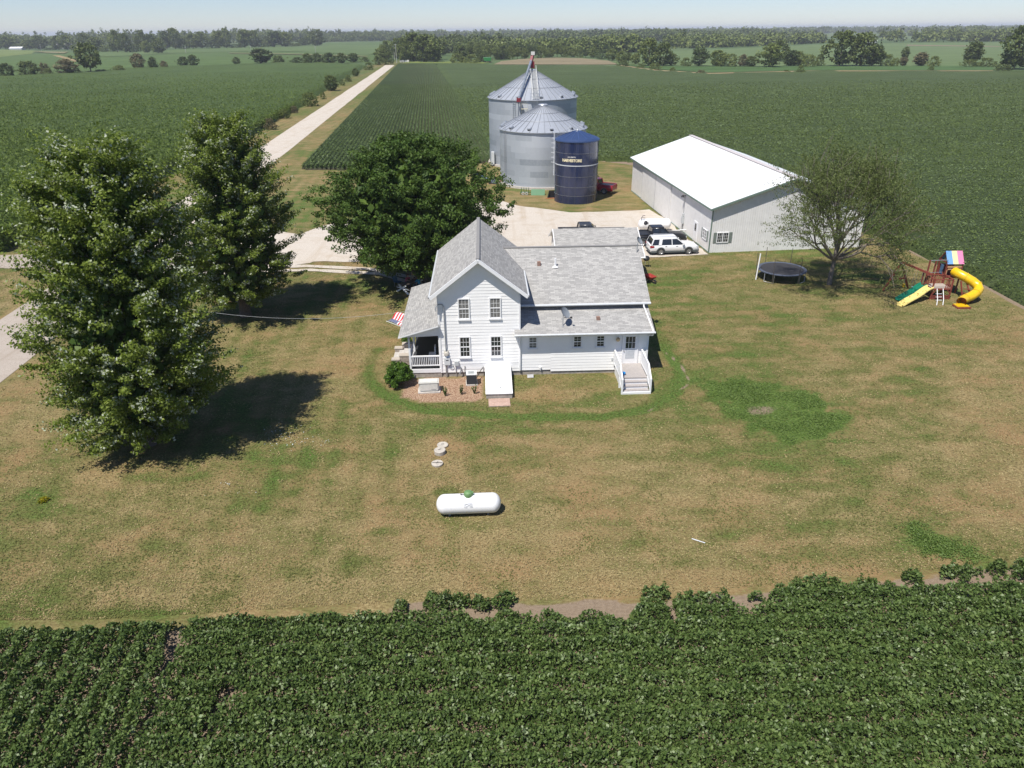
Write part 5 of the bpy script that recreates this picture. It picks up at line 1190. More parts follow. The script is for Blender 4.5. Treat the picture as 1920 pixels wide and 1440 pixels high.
        if not bend: ob.location = loc; ob.rotation_euler = rot
        return ob
    def tank(name, label, loc, rz, L, r, zc, dome=True):
        t = thing(name, label, 'propane tank', loc, rz)
        prof = [(0, -L / 2)] + [(r * math.sin(a), -L / 2 + r * .8 * (1 - math.cos(a))) for a in np.linspace(.15, PI / 2, 8)]
        prof += [(q, -z) for q, z in prof[::-1]]
        mb = MB(); mb.lathe(prof, 40, (0, 0, zc), axis='x'); mb.build('shell', M('tank_white', (.78, .78, .77), .3, var=.03), t)
        for x in (-L * .3, L * .3):
            mb = MB(); mb.box(x - .05, x + .05, -.2, .2, 0, zc - r * .8); mb.build('leg', M('tank_leg', (.2, .2, .19), .7), t)
        return t
    t = tank('propane_tank', 'long white propane tank with green dome lying in the front lawn', (G(879, 968)[0], G(879, 968)[1] + .25, 0), R(2.6), 3.03, .475, .56)
    mb = MB(); mb.lathe([(.2, .96), (.21, 1.12), (.19, 1.20), (.1, 1.25), (0, 1.26)], 20); mb.box(.12, .24, -.06, .06, 1.08, 1.20); mb.build('valve_dome', M('dome_green', (.13, .24, .09), .5), t)
    mb = MB(); mb.tube([(-.2, 0, 1.05), (-.34, 0, 1.07)], .02, 6); mb.lathe([(0, 1.0), (.03, 1.05), (.02, 1.12), (0, 1.12)], 8, (-.34, 0, 0)); mb.build('fill_valve', black, t)
    lg = M('logo_grey', (.38, .39, .40), .5); a = R(24)
    yy = -.483 * math.cos(a); zz = .56 + .483 * math.sin(a)
    text_mesh('CHS', .17, lg, 'logo', t, .004, loc=(0, yy, zz), rot=(PI / 2 - a, 0, 0))
    mb = MB()
    for x0, x1, z0, z1 in ((-.19, .19, .085, .095), (-.19, -.18, -.09, .095), (.18, .19, -.09, .095), (-.19, -.05, -.095, -.085), (.05, .19, -.095, -.085)): mb.box(x0, x1, z0, z1, -.002, .003)
    f = mb.build('logo_border', lg, t); f.location = (0, yy - .002, zz); f.rotation_euler = (PI / 2 - a, 0, 0)
    t = tank('propane_tank', 'white nurse tank with pipe fittings behind the black pickup', (16.2, 79.9, 0), R(2), 3.7, .6, .82)
    mb = MB(); mb.tube([(-1.6, -.2, .9), (-1.6, -.3, 1.6), (-1.45, -.3, 1.85), (-1.2, -.3, 1.85)], .035, 6); mb.tube([(-1.6, -.3, 1.6), (-1.2, -.3, 1.6)], .03, 6); mb.tube([(-1.3, -.62, 1.1), (-1.3, -.64, 1.3), (-.9, -.64, 1.35), (-.9, -.62, 1.0)], .03, 6); mb.build('pipe_fittings', M('pipe_dark', (.12, .1, .11), .6), t)
    mb = MB(); mb.lathe([(.06, 0), (.22, .0), (.22, .03), (.06, .03)], 12, (-1.15, -.62, 1.1), axis='y'); mb.build('valve_wheel', black, t)
    o = MB().tube([(0, 0, .3), (2.3, -.25, .55)], .05, 8).build('white_pipe', trim); o.location = (17.2, 78.6, 0); tag(o, 'thin white pipe slanting from the pickup hood to the shed wall', 'pipe')
    # stick
    a_, b_ = G(1297, 1011), G(1322, 1019); o = MB().tube([(a_[0], a_[1], .03), (b_[0], b_[1], .03)], .022, 6).build('white_stake', M('stake_white', (.6, .63, .66), .5)); tag(o, 'short white stake lying alone in the lawn', 'stake')
    # service wire with its pole
    A = Vector(hl(-.12, -.32, 5.05)); px_ = Vector((-28.2, 45.5, 5.6)); pts = [A.lerp(px_, k / 24) - Vector((0, 0, 4 * 1.5 * (k / 24) * (1 - k / 24))) for k in range(25)]
    o = MB().tube(pts, .009, 5, caps=False).build('power_wire', M('wire_pale', (.35, .36, .36), .4, metal=.3)); tag(o, 'thin overhead power wire running from the house mast towards the big maple', 'wire')
    t = thing('utility_pole', 'wooden utility pole hidden in the crown of the largest maple', 'pole', (-28.2, 45.5, 0))
    MB().tube([(0, 0, 0), (0, 0, 6.2)], [.15, .11], 10).build('post', bark_grey, t); MB().box(-.9, .9, -.05, .05, 5.5, 5.62).build('crossarm', bark_grey, t)
    # flowers in the lawn
    rng = np.random.default_rng(4); P = []
    for px, py, n_, sx, sy in ((545, 822, 70, 42, 18), (610, 830, 12, 12, 8), (425, 908, 10, 6, 4), (455, 925, 8, 40, 6), (510, 810, 20, 20, 8)):
        for k in range(n_): x, y = G(px + rng.normal() * sx * .6, py + rng.normal() * sy * .6); P.append((x, y, .05))
    V, F = leaves(np.array(P), .05, .8, 2.5); o = np_mesh('clover_flowers', V, F, M('petal_white', (.6, .64, .62), .7)); tag(o, 'scatter of small white clover flowers in the lawn right of the maple shadow', 'flowers', kind='stuff')
    # clipped details of patch foliage
    P = []
    for poly, d in ((patch1, 16000), (patch2, 7000)):
        xs = [p[0] for p in poly]; ys = [p[1] for p in poly]; x = rng.uniform(min(xs), max(xs), d * 3); y = rng.uniform(min(ys), max(ys), d * 3); wob = (fbm(x, y, .6, 21, 3) - .5) * 1.6
        k = (segdist(x, y, poly, True) * np.where(inpoly(x, y, poly), 1, -1) + wob * .9 > RNG.random(len(x)) * 1.3 - .1) & (fbm(x, y, 1.1, 77, 3) > .28 + .35 * RNG.random(len(x))) & ((((x - 15.2) / 2.0) ** 2 + ((y - 37.6) / .8) ** 2 > 1) | (rng.random(len(x)) < .3)); x = x[k]; y = y[k]; P.append(np.stack([x, y, .02 + .09 * rng.random(len(x))], -1))
    P = np.concatenate(P); V, F = leaves(P, .075, .6, 1.3)
    o = np_mesh('weed_patch', V, F, leaf_mat('weed_leaves', (.065, .115, .022), (.11, .175, .036), (.18, .25, .07), trans=.3)); tag(o, 'two bright green weedy patches in the dry lawn on the right', 'weeds', kind='stuff')
    return text_mesh

# ------------------------------------------------------------------ outbuildings
def ribbed_mat(name, col, gap=.23, rough=.45, metal=0.0, axis_=0, strength=.6):
    m, n, b, o = new_mat(name); c = coord(n, 'Object'); sp = nd(n, "ShaderNodeSeparateXYZ"); n.links.new(c, sp.inputs[0])
    ax = sp.outputs[axis_] if axis_ < 2 else math_(n, 'ADD', sp.outputs[0], sp.outputs[1])
    w = math_(n, 'PINGPONG', ax, gap / 2); h = ramp(n, math_(n, 'DIVIDE', w, gap / 2), [(0.0, 1.0), (.16, 1.0), (.28, 0.0)])
    f = noise(n, 1.5, 3, c); n.links.new(ramp(n, f, [(.3, tuple(k * .94 for k in col)), (.7, tuple(min(1, k * 1.05) for k in col))]), b.inputs['Base Color'])
    b.inputs['Roughness'].default_value = rough; b.inputs['Metallic'].default_value = metal; bump(n, b, h, strength, .02); return m

def build_garage():
    t = thing('garage', 'low white garage with a grey shingle roof just behind the farmhouse', 'garage', hl(9.15, 17.6), R(2))
    L = 7.75; D = 7.4; ze = 2.75; zr = 4.35
    mb = MB(); front = lambda a, o, z: (a, -o, z)
    siding(mb, lambda z: .3, lambda z: L - .3, .15, ze - .1, front); siding(mb, lambda z: .3, lambda z: L - .3, .15, ze - .1, lambda a, o, z: (L - a, D + o, z))
    s = (zr - ze) / (D / 2 + .3)
    for side in (0, 1):
        T = (lambda a, o, z: (.3 - o, D - a, z)) if side == 0 else (lambda a, o, z: (L - .3 + o, a, z))
        siding(mb, lambda z: 0, lambda z: D, .15, ze, T); siding(mb, lambda z: D / 2 - (zr - .12 - z) / s, lambda z: D / 2 + (zr - .12 - z) / s, ze + .04, zr - .13, T)
    mb.build('wall', sidingm, t)
    mb = MB(); roof_plane(mb, [(0, -.3, ze), (L, -.3, ze), (L, D / 2, zr), (0, D / 2, zr)]); roof_plane(mb, [(L, D + .3, ze), (0, D + .3, ze), (0, D / 2, zr), (L, D / 2, zr)])
    r = mb.build('roof', [shingles, trim], t)
    mb = MB()
    for x in (.02, L - .02): mb.bar((x, -.3, ze - .08), (x, D / 2, zr - .08), .06, .17); mb.bar((x, D + .3, ze - .08), (x, D / 2, zr - .08), .06, .17)
    build_each(mb, 'rake_board', trim, r)
    mb = MB(); mb.bar((.9, D / 2 + .05, zr + .02), (L - 1.2, D / 2 + .05, zr + .02), .12, .04); mb.build('ridge_vent', M('ridge_vent_dark', (.16, .155, .15), .7), r)
    mb = MB(); mb.tube([(-.02, -.34, ze - .05), (L, -.34, ze - .05)], .07, 6); mb.tube([(.05, -.34, ze - .1), (.2, -.1, ze - .35), (.22, -.05, .2)], .045, 6); mb.build('gutter', trim, r)
    mb = MB(); mb.box(1.0, 3.5, D + .03, D + .07, .1, 2.3); mb.build('overhead_door', trim, t)

def build_shed():
    t = thing('machine_shed', 'big white metal machine shed with a bright white roof and green trim', 'shed', (20.1, 71.02, 0), R(5.5))
    Wd, D, ze, zr = 16.0, 31.5, 4.62, 7.25
    wallm = ribbed_mat('shed_wall_metal', (.80, .785, .76), axis_=2, strength=.9); roofm = ribbed_mat('shed_roof_metal', (.80, .80, .79), gap=.30, axis_=1, rough=.35, strength=.35); gtrim = M('green_trim', (.16, .22, .18), .5)
    mb = MB(); m_ = Wd / 2; gz = zr - .12
    mb.face([(0, 0, 0), (Wd, 0, 0), (Wd, 0, ze - .1), (m_, 0, gz), (0, 0, ze - .1)]); mb.face([(0, D, 0), (0, D, ze - .1), (m_, D, gz), (Wd, D, ze - .1), (Wd, D, 0)])
    mb.face([(0, 0, 0), (0, 0, ze - .1), (0, D, ze - .1), (0, D, 0)]); mb.face([(Wd, 0, 0), (Wd, D, 0), (Wd, D, ze - .1), (Wd, 0, ze - .1)]); mb.build('wall', wallm, t)
    sl = (zr - ze) / m_; e = .35; o_ = .45
    mb = MB()
    for s in (0, 1):
        xe = -e if s == 0 else Wd + e; z0 = ze - sl * e
        P = [(xe, -o_, z0), (xe, D + o_, z0), (m_, D + o_, zr), (m_, -o_, zr)]
        if s == 0: P = P[::-1]
        mb.face(P, 0); mb.face([(x, y, z - .08) for x, y, z in P][::-1], 0)
    r = mb.build('roof', roofm, t)
    mb = MB()
    for s in (0, 1):
        xe = -e if s == 0 else Wd + e; z0 = ze - sl * e
        for y in (-o_, D + o_): mb.bar((xe, y, z0 - .07), (m_, y, zr - .07), .05, .2)
        mb.bar((xe, -o_, z0 - .07), (xe, D + o_, z0 - .07), .05, .16)
    mb.build('fascia', gtrim, r)
    mb = MB(); mb.bar((m_, -o_, zr + .03), (m_, D + o_, zr + .03), .5, .07); mb.build('ridge_cap', M('ridge_pinkish', (.55, .5, .48), .5), r)
    mb = MB(); mb.box(-.04, .06, -.04, .06, 0, ze - .1); mb.box(-.05, -.0, .06, D, 0.0, .12, 0); mb.box(.06, Wd, -.05, 0, 0, .12) if False else None
    mb.build('corner_trim', gtrim, t)
    # sliding doors on the left wall
    dm = ribbed_mat('shed_door_metal', (.80, .785, .76), axis_=2, strength=.7)
    for a, b_ in ((13.5, 19.7), (19.76, 25.9)):
        mb = MB(); mb.box(-.11, -.03, a, b_, .08, 4.15); d = mb.build('sliding_door', dm, t)
        mb = MB(); mb.box(-.13, -.11, a, a + .06, .08, 4.15); mb.box(-.13, -.11, b_ - .06, b_, .08, 4.15); mb.build('frame', gtrim if False else M('door_edge', (.5, .5, .49), .5), d)
    mb = MB(); mb.box(-.2, -.02, 13.0, 26.6, 4.16, 4.26); mb.build('door_track', M('track_grey', (.45, .45, .44), .5), t)
    # entry door
    mb = MB(); mb.box(-.06, 0, 3.75, 4.85, .1, 2.15); d = mb.build('entry_door', trim, t); mb = MB(); mb.box(-.072, -.06, 4.05, 4.5, 1.2, 1.95); mb.build('pane', glass, d)
    # windows with shutters
    def swin(T, u0, u1):
        def bx(mb, a, b_, c, d, o0, o1):
            P = [Vector(T(x, o, z)) for x, o, z in ((a, o0, c), (b_, o0, c), (b_, o1, c), (a, o1, c), (a, o0, d), (b_, o0, d), (b_, o1, d), (a, o1, d))]; k = len(mb.v); mb.v += [tuple(p) for p in P]
            for q in ((0, 3, 2, 1), (4, 5, 6, 7), (0, 1, 5, 4), (1, 2, 6, 5), (2, 3, 7, 6), (3, 0, 4, 7)): mb.f.append(tuple(k + i for i in q)); mb.m.append(0); mb.uv.append(None); mb.sm.append(False)
        z0, z1 = 1.08, 2.0; mb = MB(); bx(mb, u0 - .07, u0, z0 - .07, z1 + .07, 0, .07); bx(mb, u1, u1 + .07, z0 - .07, z1 + .07, 0, .07); bx(mb, u0, u1, z1, z1 + .07, 0, .07); bx(mb, u0, u1, z0 - .07, z0, 0, .07); m2 = (u0 + u1) / 2; bx(mb, m2 - .04, m2 + .04, z0, z1, 0, .06)
        for i in (1, 2, 4, 5): x = u0 + (u1 - u0) * i / 6; bx(mb, x - .01, x + .01, z0, z1, .03, .045)
        for i in (1, 2): z = z0 + (z1 - z0) * i / 3; bx(mb, u0, u1, z - .01, z + .01, .03, .044)
        f = mb.build('window', trim, t); mb = MB(); bx(mb, u0, u1, z0, z1, 0, .03); mb.build('pane', glass, f)
        for a, b_ in ((u0 - .42, u0 - .08), (u1 + .08, u1 + .42)):
            mb = MB(); bx(mb, a, b_, z0 - .08, z1 + .06, 0, .04)
            for k in range(11): z = z0 - .02 + k * .092; bx(mb, a + .04, b_ - .04, z, z + .04, .04, .055)
            mb.build('shutter', M('shutter_green', (.22, .25, .22), .6), t)
    swin(lambda a, o, z: (a, -o, z), .75, 1.85); swin(lambda a, o, z: (-o, 3.0 - a, z), .95, 2.05)
    mb = MB(); mb.tube([(-.05, 8.5, 1.3), (-.06, 8.5, 4.0)], .03, 6); mb.tube([(-.05, 8.6, 1.0), (-.05, 8.6, .0)], .035, 6); mb.tube([(-.05, 8.35, 1.0), (-.05, 8.35, .0)], .035, 6); build_each(mb, 'conduit', steel, t)
    mb = MB(); mb.box(-.22, -.02, 8.2, 8.65, 1.0, 1.75); mb.box(-.18, -.02, 8.25, 8.5, 1.8, 2.1); mb.build('electric_box', M('box_grey', (.48, .5, .5), .45), t)
    mb = MB(); mb.lathe([(0, .16), (.1, .14), (.2, -.08), (.0, -.05)], 12, (-.32, 8.5, 3.95)); mb.tube([(0, 8.5, 4.05), (-.3, 8.5, 4.05)], .03, 6); mb.build('yard_light', black, t)

def galv(name, lo, hi, band):
    m, n, b, o = new_mat(name); c = coord(n, 'Object'); sp = nd(n, "ShaderNodeSeparateXYZ"); n.links.new(c, sp.inputs[0])
    at = math_(n, 'ARCTAN2', sp.outputs[1], sp.outputs[0])
    ring_i = math_(n, 'FLOOR', math_(n, 'DIVIDE', sp.outputs[2], band)); sec = math_(n, 'FLOOR', math_(n, 'MULTIPLY', math_(n, 'ADD', at, math_(n, 'MULTIPLY', ring_i, .13)), 2.45))
    cv = nd(n, "ShaderNodeCombineXYZ"); n.links.new(ring_i, cv.inputs[0]); n.links.new(sec, cv.inputs[1])
    wn = nd(n, "ShaderNodeTexWhiteNoise", noise_dimensions='3D'); cv2 = nd(n, "ShaderNodeCombineXYZ"); n.links.new(ring_i, cv2.inputs[0]); wn2 = nd(n, "ShaderNodeTexWhiteNoise", noise_dimensions='3D'); n.links.new(cv.outputs[0], wn.inputs[0]); n.links.new(cv2.outputs[0], wn2.inputs[0])
    f = math_(n, 'ADD', math_(n, 'MULTIPLY', wn2.outputs[0], .6), math_(n, 'MULTIPLY', wn.outputs[0], .4))
    c1 = mixc(n, f, lo, hi); g = noise(n, 3.0, 4, c, .7); c1 = mixc(n, ramp(n, g, [(.4, 0.0), (.8, .25)]), c1, hi)
    n.links.new(c1, b.inputs['Base Color']); b.inputs['Metallic'].default_value = .35; b.inputs['Roughness'].default_value = .45
    w = nd(n, "ShaderNodeTexWave", wave_type='BANDS', bands_direction='Z'); w.inputs['Scale'].default_value = 2.9; w.inputs['Distortion'].default_value = 0; n.links.new(c, w.inputs['Vector']); bump(n, b, w.outputs['Fac'], .55, .03)
    return m
def build_bins(text_mesh):
    wallm = galv('corrugated_galvanized', (.27, .30, .33), (.55, .58, .61), .82); roofm = M('bin_roof_metal', (.44, .465, .50), .42, metal=.4, var=.05, vs=1.5)
    ribm = M('bin_rib_metal', (.24, .255, .28), .5, metal=.3); redm = M('red_paint', (.20, .02, .03), .5)
    def gbin(label, c, r, ze, zr, nr, vents, extra):
        t = thing('grain_bin', label, 'grain bin', (*c, 0), 0)
        MB().lathe([(0, .3), (r + .28, .3), (r + .3, .0)], 64).build('foundation_ring', M('bin_concrete', (.44, .40, .35), .9, var=.2), t)
        mb = MB(); mb.lathe([(r, .3), (r, ze)], 96); w = mb.build('wall', wallm, t)
        mb = MB(); mb.lathe([(r + .03, ze - .16), (r + .20, ze - .10), (r + .20, ze - .02), (.62, zr - .25)], 96, smooth=True, mis=[0, 0, 0]); rf = mb.build('roof', roofm, t)
        mb = MB(); s = (zr - .25 - ze) / (r + .2 - .62)
        for k in range(nr):
            a = 2 * PI * (k + .5) / nr; ca, sa = math.cos(a), math.sin(a); mb.bar(((r + .2) * ca, (r + .2) * sa, ze), (.62 * ca, .62 * sa, zr - .23), .045, .09)
        mb.build('roof_rib', ribm, rf)
        mb = MB()
        for fr in (.30, .62): 
            q = .62 + (r - .62) * fr if fr < .5 else .62 + (r - .62) * fr; z = zr - .25 - s * (q - .62); mb.lathe([(q - .03, z + .03), (q + .02, z + .055), (q + .05, z - .0)], 72)
        mb.build('roof_seam', ribm, rf)
        mb = MB(); mb.lathe([(.66, zr - .28), (.66, zr - .12), (.70, zr - .12), (.62, zr), (0, zr + .05)], 28); mb.build('cap', roofm, rf)
        for k in range(vents):
            a = 2 * PI * (k + .3) / vents; q = r - .45; z = ze + s * (r + .2 - q)
            T = Matrix.Translation((q * math.cos(a), q * math.sin(a), z)) @ Matrix.Rotation(a, 4, 'Z') @ Matrix.Rotation(math.atan(s), 4, 'Y')
            mb = MB(); mb.box(-.26, .26, -.24, .24, .0, .30, 0, T); mb.box(.26, .34, -.2, .2, .02, .26, 1, T); o = mb.build('roof_vent', [roofm, dark], rf); bevel(o, .06, 2)
        # ladder
        a = R(-150 if extra == 'front' else -115); mb = MB(); q = r + .12
        for dz in (-.22, .22): mb.bar((q * math.cos(a) - dz * math.sin(a), q * math.sin(a) + dz * math.cos(a), .4), (q * math.cos(a) - dz * math.sin(a), q * math.sin(a) + dz * math.cos(a), ze + .6), .04, .04)
        for k in range(int((ze) / .33)):
            z = .6 + k * .33; mb.bar((q * math.cos(a) + .22 * math.sin(a), q * math.sin(a) - .22 * math.cos(a), z), (q * math.cos(a) - .22 * math.sin(a), q * math.sin(a) + .22 * math.cos(a), z), .025, .025)
        mb.build('ladder', steel, t)
        return t, s
    t, s = gbin('larger galvanized grain bin at the back with an auger over its roof', (3.9, 128.0), 7.35, 10.55, 14.7, 44, 12, 'back')
    # roof stairs on the big bin
    a = R(-88); ca, sa = math.cos(a), math.sin(a); mb = MB(); r = 7.35; ze = 10.55; zr = 14.7
    def rp(q, side=0, up=.0): return Vector((q * ca - side * sa, q * sa + side * ca, ze + s * (r + .2 - q) + up))
    for sd_ in (-.45, .45):
        mb.bar(rp(7.5, sd_, .12), rp(.8, sd_, .12), .06, .1); mb.bar(rp(7.5, sd_, .95), rp(.8, sd_, .95), .05, .05)
        for k in range(8): q = 7.4 - k * .93; mb.bar(rp(q, sd_, .1), rp(q, sd_, .95), .04, .04)
    for k in range(22): q = 7.4 - k * .31; mb.bar(rp(q, -.45, .16), rp(q, .45, .16), .05, .12)
    mb.build('roof_ladder', M('ladder_pale', (.55, .55, .53), .5), t)
    mb = MB()
    for k in range(7):
        z = 6.0 + k * .75
        for j in range(8): 
            a0 = R(-88) + (j - 3.5) * .02
        c = rp(7.62); cx, cy = c.x, c.y
        mb.tube([(cx + .38 * math.cos(q) , cy - .3 + .38 * math.sin(q), z) for q in np.linspace(PI, 2 * PI, 8)], .02, 4, caps=False)
    for q in np.linspace(PI, 2 * PI, 5): mb.bar((cx + .38 * math.cos(q), cy - .3 + .38 * math.sin(q), 6.0), (cx + .38 * math.cos(q), cy - .3 + .38 * math.sin(q), 12.1), .025, .025)
    for x in (-.25, .25): mb.bar((cx + x, cy - .02, .5), (cx + x, cy - .02, 12), .04, .04)
    for k in range(34): mb.bar((cx - .25, cy - .02, .6 + k * .33), (cx + .25, cy - .02, .6 + k * .33), .025, .025)
    for x0 in (-.9, .9): mb.bar((cx + x0, cy - .5, 10.6), (cx + x0, cy - .5, 11.6), .04, .04)
    mb.bar((cx - .9, cy - .5, 11.6), (cx + .9, cy - .5, 11.6), .04, .04); mb.bar((cx - .9, cy - .5, 11.1), (cx + .9, cy - .5, 11.1), .04, .04); mb.box(cx - .9, cx + .9, cy - .6, cy + .1, 10.5, 10.56)
    mb.build('ladder_cage', steel, t)
    mb = MB(); mb.box(-2.05, -1.05, -8.35, -7.55, 9.3, 9.36); mb.bar((-2.05, -8.35, 9.3), (-2.05, -8.35, 10.1), .04, .04); mb.bar((-1.05, -8.35, 9.3), (-1.05, -8.35, 10.1), .04, .04); mb.bar((-2.05, -8.35, 10.1), (-1.05, -8.35, 10.1), .05, .05); mb.bar((-2.0, -8.3, 9.3), (-2.0, -7.5, 8.5), .05, .05); mb.bar((-1.1, -8.3, 9.3), (-1.1, -7.5, 8.5), .05, .05)
    p = mb.build('platform', M('platform_cream', (.5, .48, .36), .6), t)
    # auger over the roof
    e0 = Vector((-2.45, -7.75, ze + .15)); e1 = Vector((-.25, -.3, zr + 1.35)); mb = MB(); mb.tube([e0, e1], .19, 12)
    for k in range(9): c = e0.lerp(e1, (k + .5) / 9); d = (e1 - e0).normalized() * .06; mb.tube([c - d, c + d], .225, 12)
    au = mb.build('auger', M('auger_tube', (.38, .42, .46), .35, metal=.6), t)
    T = Matrix.Translation(e0); mb = MB(); mb.box(-.32, .32, -.4, .2, -.35, .22, 0, T); mb.build('intake_hopper', redm, au)
    mb = MB(); mb.tube([e0 + Vector((0, -.2, -.3)), e0 + Vector((-.05, -.25, -3.6))], .09, 8); mb.build('downpipe', M('downpipe_grey', (.2, .22, .25), .5), au)
    mb = MB(); mb.bar(e1 + Vector((-.1, -.3, -.5)), e1 + Vector((.25, .5, .9)), .42, .42); mb.box(e1.x - .15, e1.x + .5, e1.y - .1, e1.y + .6, e1.z - 1.2, e1.z - .2); h = mb.build('auger_head', redm, au)
    mb = MB(); mb.box(e1.x - .05, e1.x + .55, e1.y + .1, e1.y + .7, e1.z + .75, e1.z + 1.25); mb.build('motor', M('motor_cream', (.62, .6, .55), .5), h)
    mb = MB(); mb.box(-7.0, -6.5, -4.2, -3.6, .3, 2.3); o = mb.build('bin_door', M('door_white', (.6, .62, .62), .5), t)
    t2, s2 = gbin('smaller galvanized grain bin in front, with a round cap and roof vents', (4.85, 110.1), 6.3, 7.75, 10.9, 38, 12, 'front')
    # blue silo
    sm, n, b, o_ = new_mat('blue_glass_fused_steel'); c = coord(n, 'Object'); sp = nd(n, "ShaderNodeSeparateXYZ"); n.links.new(c, sp.inputs[0]); f = noise(n, 1.2, 4, c); sv = noise(n, 1.0, 3, coord(n, 'Object', (3.0, 3.0, .12)), .6)
    c1 = ramp(n, f, [(.3, (.010, .017, .050)), (.7, (.015, .025, .075))]); c1 = mixc(n, ramp(n, sv, [(.56, 0.0), (.75, .35)]), c1, (.06, .065, .085)); n.links.new(c1, b.inputs['Base Color']); b.inputs['Roughness'].default_value = .22; b.inputs['Coat Weight'].default_value = .5; b.inputs['Coat Roughness'].default_value = .1
    r = 2.83; t = thing('feed_silo', 'dark blue glass lined silo with cream lettering and thin pale rings', 'silo', (8.72, 96.75, 0), 0); ze = 7.75; zr = 8.75
    mb = MB(); mb.lathe([(r, 0), (r, ze)], 72); mb.build('wall', sm, t)
    mb = MB(); mb.lathe([(r + .02, ze - .1), (r + .10, ze - .04), (r + .08, ze + .1), (r * .92, ze + .28), (.5, zr), (.45, zr + .06), (0, zr + .08)], 72); rf = mb.build('roof', M('blue_roof', (.03, .055, .135), .4, coat=.15), t)
    for k in range(14):
        pass
    mb = MB()
    for k in range(16):
        a = 2 * PI * k / 16; mb.bar((r * .93 * math.cos(a), r * .93 * math.sin(a), ze + .27), (.5 * math.cos(a), .5 * math.sin(a), zr + .02), .05, .06)
    mb.build('roof_rib', M('blue_rib', (.05, .09, .22), .35), rf)
    seam = M('seam_pale', (.15, .16, .18), .6, var=.5, vs=3); 
    for z, w, mt in ((6.35, .03, seam), (4.85, .11, M('band_pale', (.50, .52, .54), .45)), (3.45, .03, seam), (2.15, .035, seam), (1.05, .03, seam)):
        mb = MB(); mb.lathe([(r + .002, z - w / 2), (r + .03, z - w / 2), (r + .03, z + w / 2), (r + .002, z + w / 2)], 72); mb.build('ring_band', mt, t)
    mb = MB()
    for k in range(10):
        a = 2 * PI * k / 10 + .2; mb.bar(((r + .012) * math.cos(a), (r + .012) * math.sin(a), .02), ((r + .012) * math.cos(a), (r + .012) * math.sin(a), ze - .12), .03, .02)
    mb.build('vertical_seam', M('seam_dark', (.04, .05, .08), .4), t)
    cream = M('lettering_cream', (.72, .64, .42), .6)
    text_mesh('HARVESTORE', .47, cream, 'lettering', t, .022, bend=(r, R(-108), 5.50), ext=.004, sx=.92)
    text_mesh('A.O.SMITH', .22, M('lettering_white', (.62, .62, .6), .6), 'lettering', t, .004, bend=(r, R(-108), 5.93), ext=.004)
    mb = MB(); a = R(187); q = r + .18
    for dz in (-.2, .2): mb.bar((q * math.cos(a) - dz * math.sin(a), q * math.sin(a) + dz * math.cos(a), 3.3), (q * math.cos(a) - dz * math.sin(a), q * math.sin(a) + dz * math.cos(a), ze + .9), .045, .045)
    for k in range(15): z = 3.4 + k * .31; mb.bar((q * math.cos(a) + .2 * math.sin(a), q * math.sin(a) - .2 * math.cos(a), z), (q * math.cos(a) - .2 * math.sin(a), q * math.sin(a) + .2 * math.cos(a), z), .03, .03)
    cx, cy = (r + .18) * math.cos(a), (r + .18) * math.sin(a)
    for k in range(6): mb.tube([(cx - .36 * math.sin(w_), cy + .36 * math.cos(w_), 5.0 + k * .6) for w_ in np.linspace(0, PI, 7)], .018, 4, caps=False)
    mb.build('ladder', M('ladder_white', (.6, .62, .64), .5), t)
    mb = MB()
    for k in range(6):
        q = r * .9 - k * .42; mb.bar((-q, -.2, ze + .25 + k * .17), (-q, -.2, ze + .75 + k * .17), .03, .03)
    mb.bar((-r * .9, -.2, ze + .75), (-.6, -.2, zr + .5), .03, .03); mb.lathe([(.1, zr), (.16, zr + .12), (.0, zr + .3)], 10); mb.build('roof_handrail', steel, rf)

# ------------------------------------------------------------------ vehicles
def wheel(mb_parent, x, y, r, w, side):
    mb = MB(); mb.lathe([(r * .62, -w / 2), (r * .93, -w / 2), (r, -w * .32), (r, w * .32), (r * .93, w / 2), (r * .62, w / 2)], 24, (0, 0, 0), axis='y')
    wv = mb.build('wheel', rubber, mb_parent); wv.location = (x, y, r)
    mb = MB(); s = side; mb.lathe([(r * .64, s * w * .38), (r * .60, s * w * .42), (r * .52, s * w * .28), (.06, s * w * .30), (0, s * w * .40)], 20, axis='y')
    for k in range(10):
        a = 2 * PI * k / 10; mb.bar((.05 * math.cos(a), s * w * .40, .05 * math.sin(a)), (r * .60 * math.cos(a), s * w * .42, r * .60 * math.sin(a)), .05, .02, up=(0, 1, 0))
    mb.build('rim', alloy, wv); return wv
def loft_body(secs, mat, parent, name='body'):
    """secs: (x, half width, [(y fraction, z)...]) with equal counts; mirrored closed rings"""
    rings = []
    for x, hw, prof in secs:
        rg = [(x, hw * f, z) for f, z in prof] + [(x, -hw * f, z) for f, z in reversed(prof)]
        rings.append(rg)
    mb = MB(); mb.grid(rings, 0, True, True); mb.face(rings[0][::-1]); mb.face(rings[-1]); o = mb.build(name, mat, parent)
    return o
